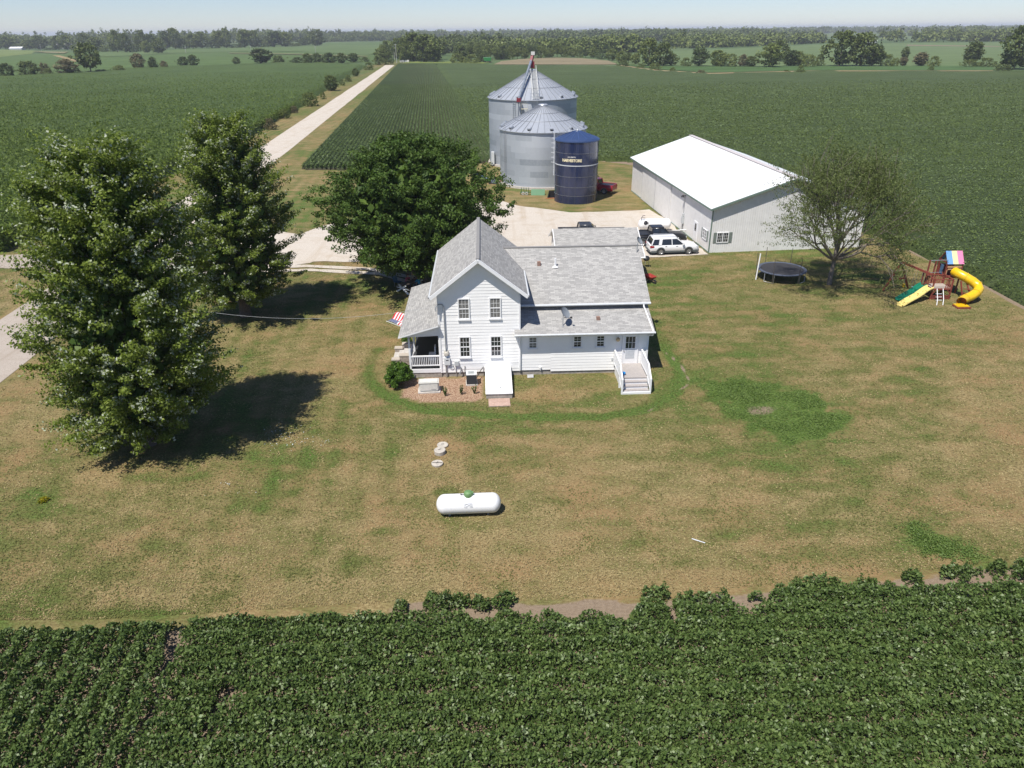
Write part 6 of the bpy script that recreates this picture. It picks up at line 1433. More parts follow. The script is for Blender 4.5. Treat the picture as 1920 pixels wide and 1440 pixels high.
def vehicle(name, label, cat, loc, rz, paint, kind):
    """kind: 'suv' or 'pickup'; faces +x"""
    t = thing(name, label, cat, (*loc, 0), rz)
    suv = kind == 'suv'; hL = 2.5 if suv else 2.95; hw = .98 if suv else 1.0; wr = .39 if suv else .41
    zb = .34 if suv else .42; zbelt = 1.08 if suv else 1.17; zroof = 1.76 if suv else 1.93; zh = 1.04 if suv else 1.18
    prof = lambda zt, crown=0: [(.90, zb), (.99, zb + .16), (1.0, (zb + zt) / 2), (.98, zt - .12), (.90, zt - .01), (.45, zt + crown), (0.001, zt + crown)]
    ax_r, ax_f = (-1.42, 1.44) if suv else (-1.78, 1.90)
    cabx = (-2.42, .75) if suv else (-.85, 1.02)
    xs = ([(-hL, .93, 1.0), (-hL + .06, .97, zbelt - .02), (-2.0, 1, zbelt), (.9, 1, zbelt), (1.1, 1, zbelt - .02), (hL - .55, .98, zh - .05), (hL - .2, .93, zh - .14), (hL - .04, .86, zh - .26), (hL, .80, zh - .4)] if suv else
          [(-hL, .97, zbelt), (-hL + .05, 1, zbelt + .04), (-1.0, 1, zbelt + .04), (-.84, 1, zbelt), (1.1, 1, zbelt), (1.3, 1, zbelt), (hL - .6, .99, zh - .02), (hL - .18, .95, zh - .08), (hL - .03, .9, zh - .2), (hL, .86, zh - .35)])
    secs = [(x, hw * w, prof(z, .03 if x > 1.2 or suv else 0)) for x, w, z in xs]
    body = loft_body(secs, paint, t)
    # cabin: glass block with painted pillars and roof
    zt = zroof
    if suv: rear = ((-2.44, zbelt - .03), (-2.22, zt - .14)); fr = ((1.12, zbelt - .02), (.28, zt - .10))
    else: rear = ((-.86, zbelt), (-.74, zt - .12)); fr = ((1.36, zbelt), (.56, zt - .10))
    def ringz(z, f, w): 
        xr = rear[0][0] + (rear[1][0] - rear[0][0]) * f; xf = fr[0][0] + (fr[1][0] - fr[0][0]) * f
        return [(xr, -w, z), (xf - .1, -w, z), (xf, -w * .75, z), (xf, w * .75, z), (xf - .1, w, z), (xr, w, z)]
    mb = MB(); z1 = zt - .12; mb.grid([ringz(zbelt - .05, 0, hw * .93), ringz(z1, 1, hw * .76)], 0, False, True); g = mb.build('glasshouse', carglass, t)
    mb = MB(); top = ringz(z1 - .02, 1, hw * .775); c = [((x * .97 - .02), y * .9, zt - .03) for x, y, z in top]; c2 = [(x * .85 - .05, y * .6, zt) for x, y, z in top]
    mb.grid([[(x, y, z - .02) for x, y, z in top], top, c, c2], 0, True, True); mb.face(c2); roof = mb.build('roof', paint, t)
    mb = MB(); w0, w1 = hw * .94, hw * .78
    def pil(xa, xb, wd=.09):
        for s in (-1, 1): mb.bar((xa, s * w0, zbelt - .04), (xb, s * w1, z1), .05, wd, up=(1, 0, 0))
    lerp = lambda a, b_, f: a + (b_ - a) * f
    if suv: pil(-2.40, -2.16, .12); pil(-1.52, -1.42, .30); pil(-.30, -.34, .07); pil(1.02, .22, .09)
    else: pil(-.84, -.72, .16); pil(.1, .0, .08); pil(1.26, .5, .09)
    build_each(mb, 'pillar', paint, t)
    if suv:
        mb = MB()
        for s in (-1, 1): mb.tube([(-1.9, s * .66, zt + .0), (-1.8, s * .66, zt + .05), (.1, s * .66, zt + .05), (.2, s * .66, zt - .02)], .02, 6)
        mb.build('roof_rail', alloy, roof)
    else:
        # open bed
        mb = MB(); mb.box(-hL + .12, -.92, -.82, .82, zbelt + .041, zbelt + .05); mb.build('bed_floor', black, t)
        mb = MB()
        for s in (-1, 1): mb.box(-hL + .05, -.9, s * .9 - .06, s * .9 + .06, zbelt + .04, zbelt + .11)
        mb.box(-hL, -hL + .1, -.9, .9, zbelt + .0, zbelt + .11); mb.build('bed_rail', paint, t)
    # lower cladding, arches
    dk = M('cladding_dark', (.09, .10, .10), .6)
    mb = MB(); mb.box(-hL + .12, hL - .12, -hw * .985, hw * .985, zb - .06, zb + .10 if suv else zb + .03); mb.box(-hL - .05, -hL + .2, -hw * .9, hw * .9, zb, zb + .2); mb.box(hL - .25, hL + .04, -hw * .82, hw * .82, zb - .02, zb + .18); o = mb.build('bumper', dk if suv else chrome, t)
    mb = MB()
    for x in (ax_r, ax_f):
        for s in (-1, 1):
            ring_ = []
            for a in np.linspace(-.15, PI + .15, 15): ring_.append((x + (wr + .07) * math.cos(a), s * (hw + .006), wr + (wr + .07) * math.sin(a)))
            for i in range(len(ring_) - 1):
                mb.face([(x, s * (hw + .006), wr), ring_[i], ring_[i + 1]])
    mb.build('wheel_arch', dk, t)
    for x in (ax_r, ax_f):
        for s in (-1, 1): wheel(t, x, s * (hw - .09), wr, .25, s)
    mb = MB()
    for s in (-1, 1): mb.box(hL - .32, hL - .06, s * hw * .78 - .14, s * hw * .78 + .13, zh - .36, zh - .2)
    mb.build('headlight', M('lamp_clear', (.55, .57, .6), .15), t)
    mb = MB()
    for s in (-1, 1): mb.box(-hL - .015, -hL + (.38 if suv else .1), s * hw * .90 - .1, s * hw * .90 + .075 + .03, zbelt - .26, zbelt - .09)
    mb.build('taillight', M('lamp_red', (.35, .01, .02), .25), t)
    mb = MB()
    for s in (-1, 1): mb.box(.72 if suv else 1.0, .92 if suv else 1.22, s * hw * 1.02 - (.0 if s > 0 else .16), s * hw * 1.02 + (.16 if s > 0 else 0), zbelt - .02, zbelt + .16)
    mb.build('mirror', paint, t)
    mb = MB()
    for s in (-1, 1):
        for x in ((-1.0, .1) if suv else (-.65, .25)): mb.box(x, x + .18, s * (hw + .005) - .01, s * (hw + .005) + .01, zbelt - .17, zbelt - .13)
    mb.build('door_handle', chrome, t)
    mb = MB(); mb.box(hL - .02, hL + .015, -.5, .5, zh - .42, zh - .22); mb.build('grille', black, t)
    return t

def build_vehicles():
    vehicle('parked_suv', 'white sport utility vehicle parked beside the shed on the gravel edge', 'car', (16.42, 71.25), R(4.2), M('car_white', (.80, .80, .80), .25, var=.01, coat=.6), 'suv')
    bp = M('truck_black', (.016, .016, .017), .35, var=.05, coat=.2)
    vehicle('pickup_truck', 'black crew cab pickup between the white car and the nurse tank', 'pickup', (15.5, 74.6), R(4), bp, 'pickup')
    vehicle('pickup_truck', 'dark pickup partly hidden behind the garage roof', 'pickup', (8.1, 76.2), R(2), M('truck_charcoal', (.045, .048, .055), .3, var=.05, coat=.5), 'pickup')
    vehicle('pickup_truck', 'red pickup half hidden behind the blue silo', 'pickup', (11.85, 101.9), R(152), M('truck_red', (.30, .012, .025), .3, var=.05, coat=.5), 'pickup')

def build_implements():
    gm = M('implement_green', (.01, .13, .03), .45)
    x, y = G(1008, 365); t = thing('box_blade', 'green box implement on the grass in front of the smaller bin', 'farm implement', (x, y, 0), R(-4))
    mb = MB(); mb.face([(-.9, -.5, 0), (1.0, -.5, 0), (1.0, 0, .75), (-.9, 0, .75)]); mb.face([(-.9, .5, 0), (-.9, 0, .75), (1.0, 0, .75), (1.0, .5, 0)]); mb.face([(-.9, -.5, 0), (-.9, 0, .75), (-.9, .5, 0)]); mb.face([(1.0, -.5, 0), (1.0, .5, 0), (1.0, 0, .75)]); mb.build('hood', gm, t)
    mb = MB()
    for k in range(4): mb.bar((-2.2 + k * .33, 0, 0), (-2.25 + k * .33, .1, .95), .06, .06)
    mb.bar((-2.4, 0, .35), (-.9, 0, .35), .1, .1); mb.bar((-2.4, -.3, .2), (-2.4, .3, .2), .1, .1); mb.build('hitch_frame', gm, t)
    mb = MB(); mb.lathe([(.1, -.05), (.22, -.04), (.22, .04), (.1, .05)], 12, (-2.0, -.3, .22), axis='y'); mb.lathe([(.1, -.05), (.22, -.04), (.22, .04), (.1, .05)], 12, (-1.5, -.3, .22), axis='y'); mb.build('gauge_wheel', M('wheel_pale', (.4, .42, .4), .5), t)
    x, y = G(1036, 371); t = thing('loader_bucket', 'black loader bucket with an orange edge left of the blue silo', 'bucket', (x, y, 0), R(5))
    mb = MB(); mb.face([(-.7, -.4, .05), (.7, -.4, .05), (.7, .3, .0), (-.7, .3, 0)]); mb.face([(-.7, .3, 0), (.7, .3, 0), (.5, .25, .95), (-.45, .25, .95)]); mb.face([(-.7, -.4, .05), (-.7, .3, 0), (-.45, .25, .95)]); mb.face([(.7, -.4, .05), (.5, .25, .95), (.7, .3, 0)]); mb.build('shell', black, t)
    mb = MB(); mb.box(-1.0, .7, -.55, -.4, .03, .09); mb.build('cutting_edge', M('orange_edge', (.5, .2, .08), .7), t)
    x, y = G(918, 344); t = thing('grain_auger', 'small blue auger with motor standing left of the smaller bin', 'auger', (x, y, 0), R(-28))
    bl = M('auger_blue', (.10, .20, .38), .4); mb = MB(); mb.tube([(-2.6, 0, 1.3), (.6, 0, .35)], .13, 10); mb.build('tube', bl, t)
    mb = MB(); mb.box(.4, 1.3, -.35, .35, .15, .55); mb.build('hopper', M('hopper_slate', (.13, .16, .2), .5), t)
    mb = MB(); mb.box(.5, .95, -.2, .25, .6, .95); mb.build('motor', M('motor_grey', (.3, .28, .28), .5), t)
    mb = MB(); mb.lathe([(.0, -.06), (.24, -.05), (.24, .05), (0, .06)], 14, (.3, -.45, .24), axis='y'); mb.lathe([(.0, -.06), (.24, -.05), (.24, .05), (0, .06)], 14, (.3, .45, .24), axis='y'); mb.bar((.3, -.45, .24), (.3, .45, .24), .05, .05); mb.build('wheel', rubber, t)
    mb = MB(); mb.tube([(1.2, .1, .4), (2.5, .7, .45)], .06, 8); mb.build('drive_shaft', M('shaft_orange', (.45, .1, .04), .6), t)
    x, y = G(914, 117.5); t = thing('grain_wagon', 'green grain wagon at the far edge of the field by the wood', 'wagon', (x, y, 0), 0)
    mb = MB(); mb.grid([[(-2.2, -1.0, 1.2), (2.2, -1.0, 1.2), (2.2, 1.0, 1.2), (-2.2, 1.0, 1.2)], [(-2.9, -1.4, 3.4), (2.9, -1.4, 3.4), (2.9, 1.4, 3.4), (-2.9, 1.4, 3.4)]], 0, False, True); mb.build('box', M('wagon_green', (.03, .25, .06), .5), t)
    mb = MB(); mb.box(-2.9, 2.9, -1.4, 1.4, 3.4, 3.5); mb.build('tarp', M('wagon_tarp', (.25, .4, .25), .6), t)
    mb = MB()
    for x_ in (-1.5, 1.5):
        for y_ in (-1.1, 1.1): mb.lathe([(0, -.2), (.6, -.2), (.6, .2), (0, .2)], 14, (x_, y_, .6), axis='y')
    mb.build('wheel', rubber, t)
    for i in range(4):
        x, y = G(752 + i * 4.4, 117); t = thing('hay_bale', ('leftmost pale wrapped round bale by the road end', 'second pale round bale by the road end', 'third pale round bale by the road end', 'rightmost pale wrapped round bale by the road end')[i], 'bale', (x, y, 0), 0, 'pale round bales by the road end')
        mb = MB(); mb.lathe([(0, -.75), (.82, -.72), (.88, 0), (.82, .72), (0, .75)], 16, (0, 0, .85), axis='y'); mb.build('wrap', M('bale_wrap', (.62, .6, .55), .6), t)
    # distant farmstead, white shed, poles
    x, y = G(119, 92); t = thing('distant_farmhouse', 'tiny pale house tucked in front of the left wood', 'house', (x, y, 0), .3)
    mb = MB(); mb.box(-7, 7, -4, 4, 0, 4); mb.face([(-7, -4, 4), (-7, 4, 4), (-7, 0, 7)]); mb.face([(7, -4, 4), (7, 0, 7), (7, 4, 4)]); mb.build('wall', M('far_wall', (.5, .5, .48), .7), t)
    mb = MB(); mb.face([(-7.6, -4.6, 3.8), (7.6, -4.6, 3.8), (7.6, 0, 7.2), (-7.6, 0, 7.2)]); mb.face([(-7.6, 0, 7.2), (7.6, 0, 7.2), (7.6, 4.6, 3.8), (-7.6, 4.6, 3.8)]); mb.build('roof', M('far_roof', (.33, .32, .32), .8), t)
    x, y = G(33, 93.5); t = thing('distant_shed', 'tiny bright white shed roof at the far left', 'shed', (x, y, 0), 0)
    mb = MB(); mb.box(-9, 9, -5, 5, 0, 2.2); mb.build('wall', M('far_wall', (.5, .5, .48), .7), t); mb = MB(); mb.face([(-9.5, -5.5, 2.1), (9.5, -5.5, 2.1), (9.5, 0, 4.2), (-9.5, 0, 4.2)]); mb.face([(-9.5, 0, 4.2), (9.5, 0, 4.2), (9.5, 5.5, 2.1), (-9.5, 5.5, 2.1)]); mb.build('roof', white, t)
    x, y = G(1630, 81); t = thing('distant_shed', 'tiny white shed behind the large tree clump on the right', 'shed', (x, y, 0), 0)
    mb = MB(); mb.box(-8, 8, -5, 5, 0, 3); mb.build('wall', M('far_wall', (.5, .5, .48), .7), t); mb = MB(); mb.face([(-8.5, -5.5, 2.9), (8.5, -5.5, 2.9), (8.5, 0, 5), (-8.5, 0, 5)]); mb.face([(-8.5, 0, 5), (8.5, 0, 5), (8.5, 5.5, 2.9), (-8.5, 5.5, 2.9)]); mb.build('roof', white, t)
    for i, (px, yb, yt) in enumerate(((78, 96, 83), (137, 95, 82), (222, 97, 84), (349, 100, 88), (471, 97, 86), (592, 99, 86), (713, 97, 88), (740, 112, 85), (744, 118, 82))):
        x, y = G(px, yb); h = HT((x, y), yt); t = thing('utility_pole', 'slender pale utility pole, %s from the left in the far fields' % ORD[i], 'pole', (x, y, 0), 0, 'utility poles along the far field road')
        mb = MB(); mb.tube([(0, 0, 0), (0, 0, h)], [.22, .16], 8); mb.build('post', M('pole_pale', (.42, .41, .38), .8), t); mb = MB(); mb.box(-1.0, 1.0, -.06, .06, h - .7, h - .5); mb.build('crossarm', M('pole_pale', (.42, .41, .38), .8), t)

def build_play():
    # trampoline
    x, y = G(1466, 503.5, .9); t = thing('trampoline', 'round black trampoline with a blue edge pad under the thin tree', 'trampoline', (x, y, 0), 0)
    r = 2.15; mb = MB(); mb.lathe([(0, .88), (r - .25, .88)], 40); mb.build('jumping_mat', M('mat_black', (.03, .03, .035), .8), t)
    mb = MB(); mb.lathe([(r - .28, .89), (r - .1, .93), (r, .90), (r, .84)], 40); mb.build('edge_pad', M('pad_blue', (.07, .085, .12), .7), t)
    mb = MB()
    for k in range(4):
        a = k * PI / 2 + .5; a2 = a + .45; p = [((r - .05) * math.cos(q), (r - .05) * math.sin(q)) for q in (a, a2)]
        mb.tube([(*p[0], .85), (*p[0], .05), (*p[1], .05), (*p[1], .85)], .03, 6)
    mb.build('leg', steel, t)
    mb = MB()
    for k in range(5):
        a = .9 + k * 1.05; mb.tube([((r + .05) * math.cos(a), (r + .05) * math.sin(a), .1), ((r + .12) * math.cos(a), (r + .12) * math.sin(a), 2.3)], .025, 6)
    mb.build('net_pole', M('net_pole_dark', (.09, .08, .07), .7), t)
    mb = MB(); a = PI + .15; mb.tube([((r + .22) * math.cos(a), (r + .22) * math.sin(a), .0), ((r + .05) * math.cos(a), (r + .05) * math.sin(a) + .2, 2.35)], .055, 8); p = mb.build('net_pole', trim, t); p['label'] = 'white leaning enclosure pole'
    # play set
    t = thing('play_set', 'red wooden play set with slides, swings and a striped tent roof', 'play set', (35.6, 57.0, 0), R(0))
    def bar(mb, a, b_, w=.1, h=.1): mb.bar(a, b_, w, h)
    # local frame: x right, y away
    mb = MB()
    A = (-2.2, 2.2, 2.45); F = [(-3.45, 1.75, 0), (-.95, 2.45, 0), ]
    mb.bar((-3.4, 1.9, 0), A, .12, .12); mb.bar((-.98, 2.45, 0), A, .12, .12); mb.bar((-2.95, 2.02, .95), (-1.35, 2.4, .95), .1, .1)
    mb.bar(A, (-.55, .1, 1.95), .12, .16); s = mb.build('swing_frame', wood_red, t)
    mb = MB(); mb.box(-2.02, -1.92, 1.35, 1.65, .45, .75)
    o = mb.build('swing_seat', M('swing_yellow', (.65, .42, .02), .45), t); bevel(o, .03, 2)
    mb = MB()
    for (sx, sy) in ((-1.97, 1.5), (-1.5, 1.1), (-1.35, .95), (-1.05, .7), (-.9, .55)):
        tz = 2.45 - (sx + 2.2) * .3; mb.tube([(sx, sy, tz - .1), (sx, sy, .75)], .012, 4)
    mb.box(-1.52, -1.33, .9, 1.15, .6, .64); mb.box(-1.07, -.88, .5, .75, .6, .64); mb.build('swing_chain', steel, t)
    # main deck
    X0, X1, Y0, Y1 = -.6, .95, -.45, .85
    mb = MB()
    for x_, y_, z_ in ((X0, Y0, 1.75), (X1, Y0, 1.75), (X1, Y1, 1.75), (X0, Y1, 3.0), (.1, Y1 + .3, 2.9), (-.9, Y1, 1.9)): mb.box(x_ - .05, x_ + .05, y_ - .05, y_ + .05, 0, z_)
    for y_ in (Y0, Y1): mb.bar((X0, y_, .9), (X1, y_, .9), .06, .14); mb.bar((X0, y_, 1.72), (X1, y_, 1.72), .09, .06)
    for x_ in (X0, X1): mb.bar((x_, Y0, .9), (x_, Y1, .9), .06, .14); mb.bar((x_, Y0, 1.72), (x_, Y1, 1.72), .09, .06)
    mb.bar((X0, Y0, .12), (X1, Y0, .12), .08, .16); mb.bar((X1, Y0, .5), (X1 - .35, Y0, .88), .07, .07); mb.bar((X0, Y0, .3), (X0 + .3, Y0 + .02, .85), .07, .07); mb.bar((X0, Y0 - .02, .3), (X1, Y0 - .02, .3), .05, .1)
    mb.build('deck_frame', wood_red, t)
    mb = MB(); mb.box(X0, X1, Y0, Y1, .93, .97); mb.build('deck_floor', M('deck_grey', (.38, .33, .28), .8), t)
    mb = MB()
    for k in range(4): x_ = .42 + k * .14; mb.box(x_, x_ + .06, Y0 - .02, Y0 + .01, .97, 1.7)
    for k in range(9): x_ = X0 + .1 + k * .16; mb.box(x_, x_ + .07, Y1 - .01, Y1 + .02, .97, 1.7)
    for k in range(5): y_ = Y0 + .15 + k * .22; mb.box(X0 - .02, X0 + .01, y_ if k > 2 else y_ + .6, (y_ if k > 2 else y_ + .6) + .08, .97, 1.7)
    mb.build('baluster', M('redwood_light', (.30, .09, .06), .65, var=.2), t)
    # tower with tent
    X2, X3, Y2, Y3 = 1.0, 2.3, 1.0, 2.2; mb = MB()
    for x_ in (X2, X3):
        for y_ in (Y2, Y3): mb.box(x_ - .05, x_ + .05, y_ - .05, y_ + .05, 0, 2.75)
    for x_ in (X2, X3): mb.bar((x_, Y2, 2.7), (x_, (Y2 + Y3) / 2, 3.5), .07, .07); mb.bar((x_, Y3, 2.7), (x_, (Y2 + Y3) / 2, 3.5), .07, .07); mb.bar((x_, Y2, 1.45), (x_, Y3, 1.45), .06, .14); mb.bar((x_, Y2, 2.7), (x_, Y3, 2.7), .06, .1)
    for y_ in (Y2, Y3): mb.bar((X2, y_, 1.45), (X3, y_, 1.45), .06, .14); mb.bar((X2, y_, 2.25), (X3, y_, 2.25), .06, .08)
    mb.box(X2, X3, Y2, Y3, 1.5, 1.54); mb.box(X2, X3, Y3 - .02, Y3 + .02, 1.55, 2.2); mb.build('tower_frame', wood_red, t)
    mb = MB(); mb.box(X2, X2 + .12, Y2 - .03, Y2 + .0, 1.55, 2.25); mb.box(X2 - .0, X3, Y2 - .03, Y2, 2.1, 2.45); mb.build('front_panel', M('panel_tan', (.55, .33, .18), .6), t)
    mb = MB(); mb.box(X2 - .03, X2 + .0, Y2 + .4, Y2 + .8, 1.6, 2.4); mb.build('side_panel', M('panel_blue', (.08, .16, .28), .5), t)
    tm, n, b, o_ = new_mat('tent_stripes'); sp = nd(n, "ShaderNodeSeparateXYZ"); n.links.new(coord(n, 'Object'), sp.inputs[0]); f = math_(n, 'DIVIDE', math_(n, 'SUBTRACT', sp.outputs[0], X2), X3 - X2)
    n.links.new(ramp(n, f, [(0, (.14, .32, .58)), (.31, (.14, .32, .58)), (.33, (.78, .62, .32)), (.64, (.78, .62, .32)), (.67, (.66, .20, .36))], 'CONSTANT'), b.inputs['Base Color']); b.inputs['Roughness'].default_value = .7
    mb = MB(); ym = (Y2 + Y3) / 2; mb.face([(X2 - .05, Y2 - .12, 2.62), (X3 + .05, Y2 - .12, 2.62), (X3 + .05, ym, 3.56), (X2 - .05, ym, 3.56)]); mb.face([(X2 - .05, ym, 3.56), (X3 + .05, ym, 3.56), (X3 + .05, Y3 + .12, 2.62), (X2 - .05, Y3 + .12, 2.62)]); mb.build('tent_roof', tm, t)
    # top bars
    mb = MB(); mb.tube([(X0, Y1, 2.95), (X2, Y2, 2.95)], .03, 6); mb.tube([(-.9, Y1, 1.9), (X2 - .3, Y2, 1.9)], .02, 6); mb.build('monkey_bar', steel, t)
    # wave slides
    def slide(p0, p1, w, mat, label):
        mb = MB(); p0 = Vector(p0); p1 = Vector(p1); d = (p1 - p0); side = Vector((d.y, -d.x, 0)).normalized(); rows = []
        for k in range(17):
            s_ = k / 16; p = p0.lerp(p1, s_); p.z = p0.z + (p1.z - p0.z) * min(1, s_ * 1.06) + .07 * math.sin(s_ * 9.5) * (1 - s_)
            rows.append([p + side * (w * f) + Vector((0, 0, h)) for f, h in ((-.5, .02), (-.5, .17), (-.42, .17), (-.36, .0), (-.0, -.02), (.36, .0), (.42, .17), (.5, .17), (.5, .02))])
        mb.grid(rows); o = mb.build('slide', mat, t); o['label'] = label
    slide((-.75, -.35, 1.0), (-3.95, -2.05, .06), .62, M('slide_yellow', (.74, .60, .20), .35), 'pale yellow wave slide')
    slide((-.95, .35, 1.0), (-3.5, -.85, .12), .62, M('slide_green', (.01, .16, .09), .25), 'dark green wave slide')
    # tube slide
    ty = M('tube_yellow', (.72, .46, .01), .3, coat=.3)
    pts = [(1.75, 1.0, 1.95), (1.85, .55, 1.9), (2.25, .15, 1.72), (2.75, -.15, 1.45), (3.05, -.45, 1.2), (3.0, -.85, .98), (2.6, -1.2, .78), (2.1, -1.45, .6), (1.55, -1.65, .48), (1.15, -1.95, .44), (.95, -2.2, .42)]
    mb = MB(); mb.tube(pts, .37, 20, caps=False); ts = mb.build('tube_slide', ty, t)
    mb = MB()
    for i in (2, 4, 6, 8): p = Vector(pts[i]); d = (Vector(pts[i + 1]) - Vector(pts[i - 1])).normalized() * .035; mb.tube([p - d, p + d], .405, 20, caps=False)
    build_each(mb, 'joint_ring', ty, ts)
    mb = MB(); mb.tube([Vector(pts[-2]), Vector(pts[-1]) + Vector((-.01, -.02, 0))], .35, 20, caps=False); mb.tube([Vector(pts[-3]), Vector(pts[-3]) + Vector((-.05, -.04, 0))], .355, 20); mb.build('tube_lining', M('tube_orange', (.55, .2, .01), .5), ts)
    mb = MB(); mb.box(.45, 1.4, -2.7, -2.0, .12, .2); o = mb.build('exit_lip', ty, ts)
    mb = MB(); mb.box(.4, 1.5, -2.78, -2.0, 0, .14); mb.box(2.35, 2.45, -1.2, -1.1, 0, .5); mb.build('exit_base', wood_red, t)
    mb = MB()
    for x_ in (2.1, 2.55): mb.bar((x_, -.5 if x_ < 2.3 else -1.15, 0), (x_ - .15, .1, 1.4), .09, .09)
    for k in range(3): mb.bar((2.1, -.48 + k * .1, .25 + k * .3), (2.52, -1.0 + k * .2, .25 + k * .3), .06, .05)
    mb.build('side_ladder', wood_red, t)
    mb = MB()
    for x_ in (-.35, .15): mb.tube([(x_ + .1, Y0 - .05, .95), (x_ - .1, Y0 - .8, .3), (x_ - .45, -1.9, .02)], .03, 6)
    for k in range(3): s_ = .25 + k * .22; mb.tube([(-.3 - s_ * .3, Y0 - s_, .8 - s_ * .9), (.2 - s_ * .3, Y0 - s_, .8 - s_ * .9)], .022, 6)
    mb.build('rope_ladder', trim, t)

def person(name, label, loc, rz, top, bottom, hairc, skin=(.45, .28, .2), lean=.15):
    """a seated figure facing local -y, hands on the table in front"""
    t = thing(name, label, 'person', loc, rz)
    me = bpy.data.meshes.new('body'); J = {'pel': (0, 0, .50), 'chest': (0, -.06 - lean * .3, .86), 'neck': (0, -.09 - lean * .5, 1.04), 'head': (0, -.11 - lean * .55, 1.20), 'crown': (0, -.10 - lean * .55, 1.30)}
    for s, k in ((-1, 'l'), (1, 'r')):
        J[k + 'sh'] = (s * .18, -.07 - lean * .4, .98); J[k + 'el'] = (s * .25, -.26, .78); J[k + 'wr'] = (s * .14, -.46, .78); J[k + 'hip'] = (s * .10, -.02, .47); J[k + 'kn'] = (s * .13, -.44, .50); J[k + 'an'] = (s * .13, -.42, .08); J[k + 'toe'] = (s * .14, -.60, .04)
    ks = list(J); E_ = [('pel', 'chest'), ('chest', 'neck'), ('neck', 'head'), ('head', 'crown')] + [(a + p, a + q) for a in 'lr' for p, q in (('sh', 'el'), ('el', 'wr'), ('hip', 'kn'), ('kn', 'an'), ('an', 'toe'))] + [('chest', 'lsh'), ('chest', 'rsh'), ('pel', 'lhip'), ('pel', 'rhip')]
    hand = []
    for a, s in (('l', -1), ('r', 1)):
        w = Vector(J[a + 'wr']); J[a + 'palm'] = tuple(w + Vector((-s * .02, -.07, .01))); ks.append(a + 'palm'); E_.append((a + 'wr', a + 'palm'))
        for f in range(5):
            off = (f - 2) * .018; nm = a + 'f%d' % f; J[nm] = tuple(w + Vector((off + (-s * .045 if f == (4 if s < 0 else 0) else 0), -.14 + abs(f - 2) * .008, -.01))); ks.append(nm); E_.append((a + 'palm', nm))
    RAD = {'pel': .14, 'chest': .15, 'neck': .06, 'head': .095, 'crown': .07}
    rad = lambda k: RAD.get(k, .065 if k[1:] == 'sh' else .045 if k[1:] == 'el' else .03 if k[1:] == 'wr' else .095 if k[1:] == 'hip' else .065 if k[1:] == 'kn' else .045 if k[1:] == 'an' else .035 if k[1:] == 'toe' else .032 if k[1:] == 'palm' else .009)
    me.from_pydata([J[k] for k in ks], [(ks.index(a), ks.index(b_)) for a, b_ in E_], []); ob = bpy.data.objects.new('body', me); COL.objects.link(ob)
    md = ob.modifiers.new('skin', 'SKIN'); md.use_smooth_shade = True
    for i, k in enumerate(ks): me.skin_vertices[0].data[i].radius = (rad(k), rad(k) * (.75 if k in ('pel', 'chest') else 1)); me.skin_vertices[0].data[i].use_root = (k == 'pel')
    ob.modifiers.new('sub', 'SUBSURF').levels = 1; ob.modifiers['sub'].render_levels = 1
    dg = bpy.context.evaluated_depsgraph_get(); m2 = bpy.data.meshes.new_from_object(ob.evaluated_get(dg)); bpy.data.objects.remove(ob)
    m2.materials.clear()
    for m in (M('skin_tone_%d' % int(skin[0] * 100), skin, .6), M('cloth_%d_%d' % (int(top[0] * 99), int(top[2] * 99)), top, .85), M('trousers_%d' % int(bottom[2] * 99), bottom, .85)): m2.materials.append(m)
    for p in m2.polygons:
        c = p.center; p.material_index = 0
        if c.z > .60 and c.z < 1.03 and c.y > -.30 and abs(c.x) < .32: p.material_index = 1
        if c.z <= .62 and c.y > -.50 and not (c.z < .1): p.material_index = 2
    b_ = bpy.data.objects.new('body', m2); COL.objects.link(b_); b_.parent = t
    h = Vector(J['head']); mb = MB(); rows = []
    for i in range(7):
        a = PI * .5 * i / 6; r_ = .108 * math.cos(a * .96); rows.append([(h.x + r_ * math.cos(q), h.y + .025 + r_ * 1.08 * math.sin(q), h.z - (.10 if i == 0 and math.sin(q) > -.1 else -.02 if i == 0 else -.03) + (.0 if i == 0 else .115 * math.sin(a))) for q in np.linspace(0, 2 * PI, 18, endpoint=False)])
    mb.grid(rows, 0, True, True); mb.build('hair', M('hair_%d' % int(hairc[0] * 99), hairc, .8), t)
    mb = MB()
    for s in (-1, 1): mb.lathe([(0, -.008), (.012, 0), (0, .008)], 8, (h.x + s * .035, h.y - .092, h.z + .015), axis='y')
    mb.box(h.x - .03, h.x + .03, h.y - .098, h.y - .09, h.z - .055, h.z - .045); mb.build('eyes_and_mouth', M('face_dark', (.08, .04, .035), .5), t)
    mb = MB(); mb.lathe([(.014, 0), (.006, .03)], 8, (h.x, h.y - .088, h.z - .02), axis='z')
    for s in (-1, 1): mb.lathe([(0, -.012), (.026, 0), (0, .012)], 8, (h.x + s * .095, h.y, h.z), axis='x')
    mb.build('nose_and_ears', M('skin_tone_%d' % int(skin[0] * 100), skin, .6), t)
    return t

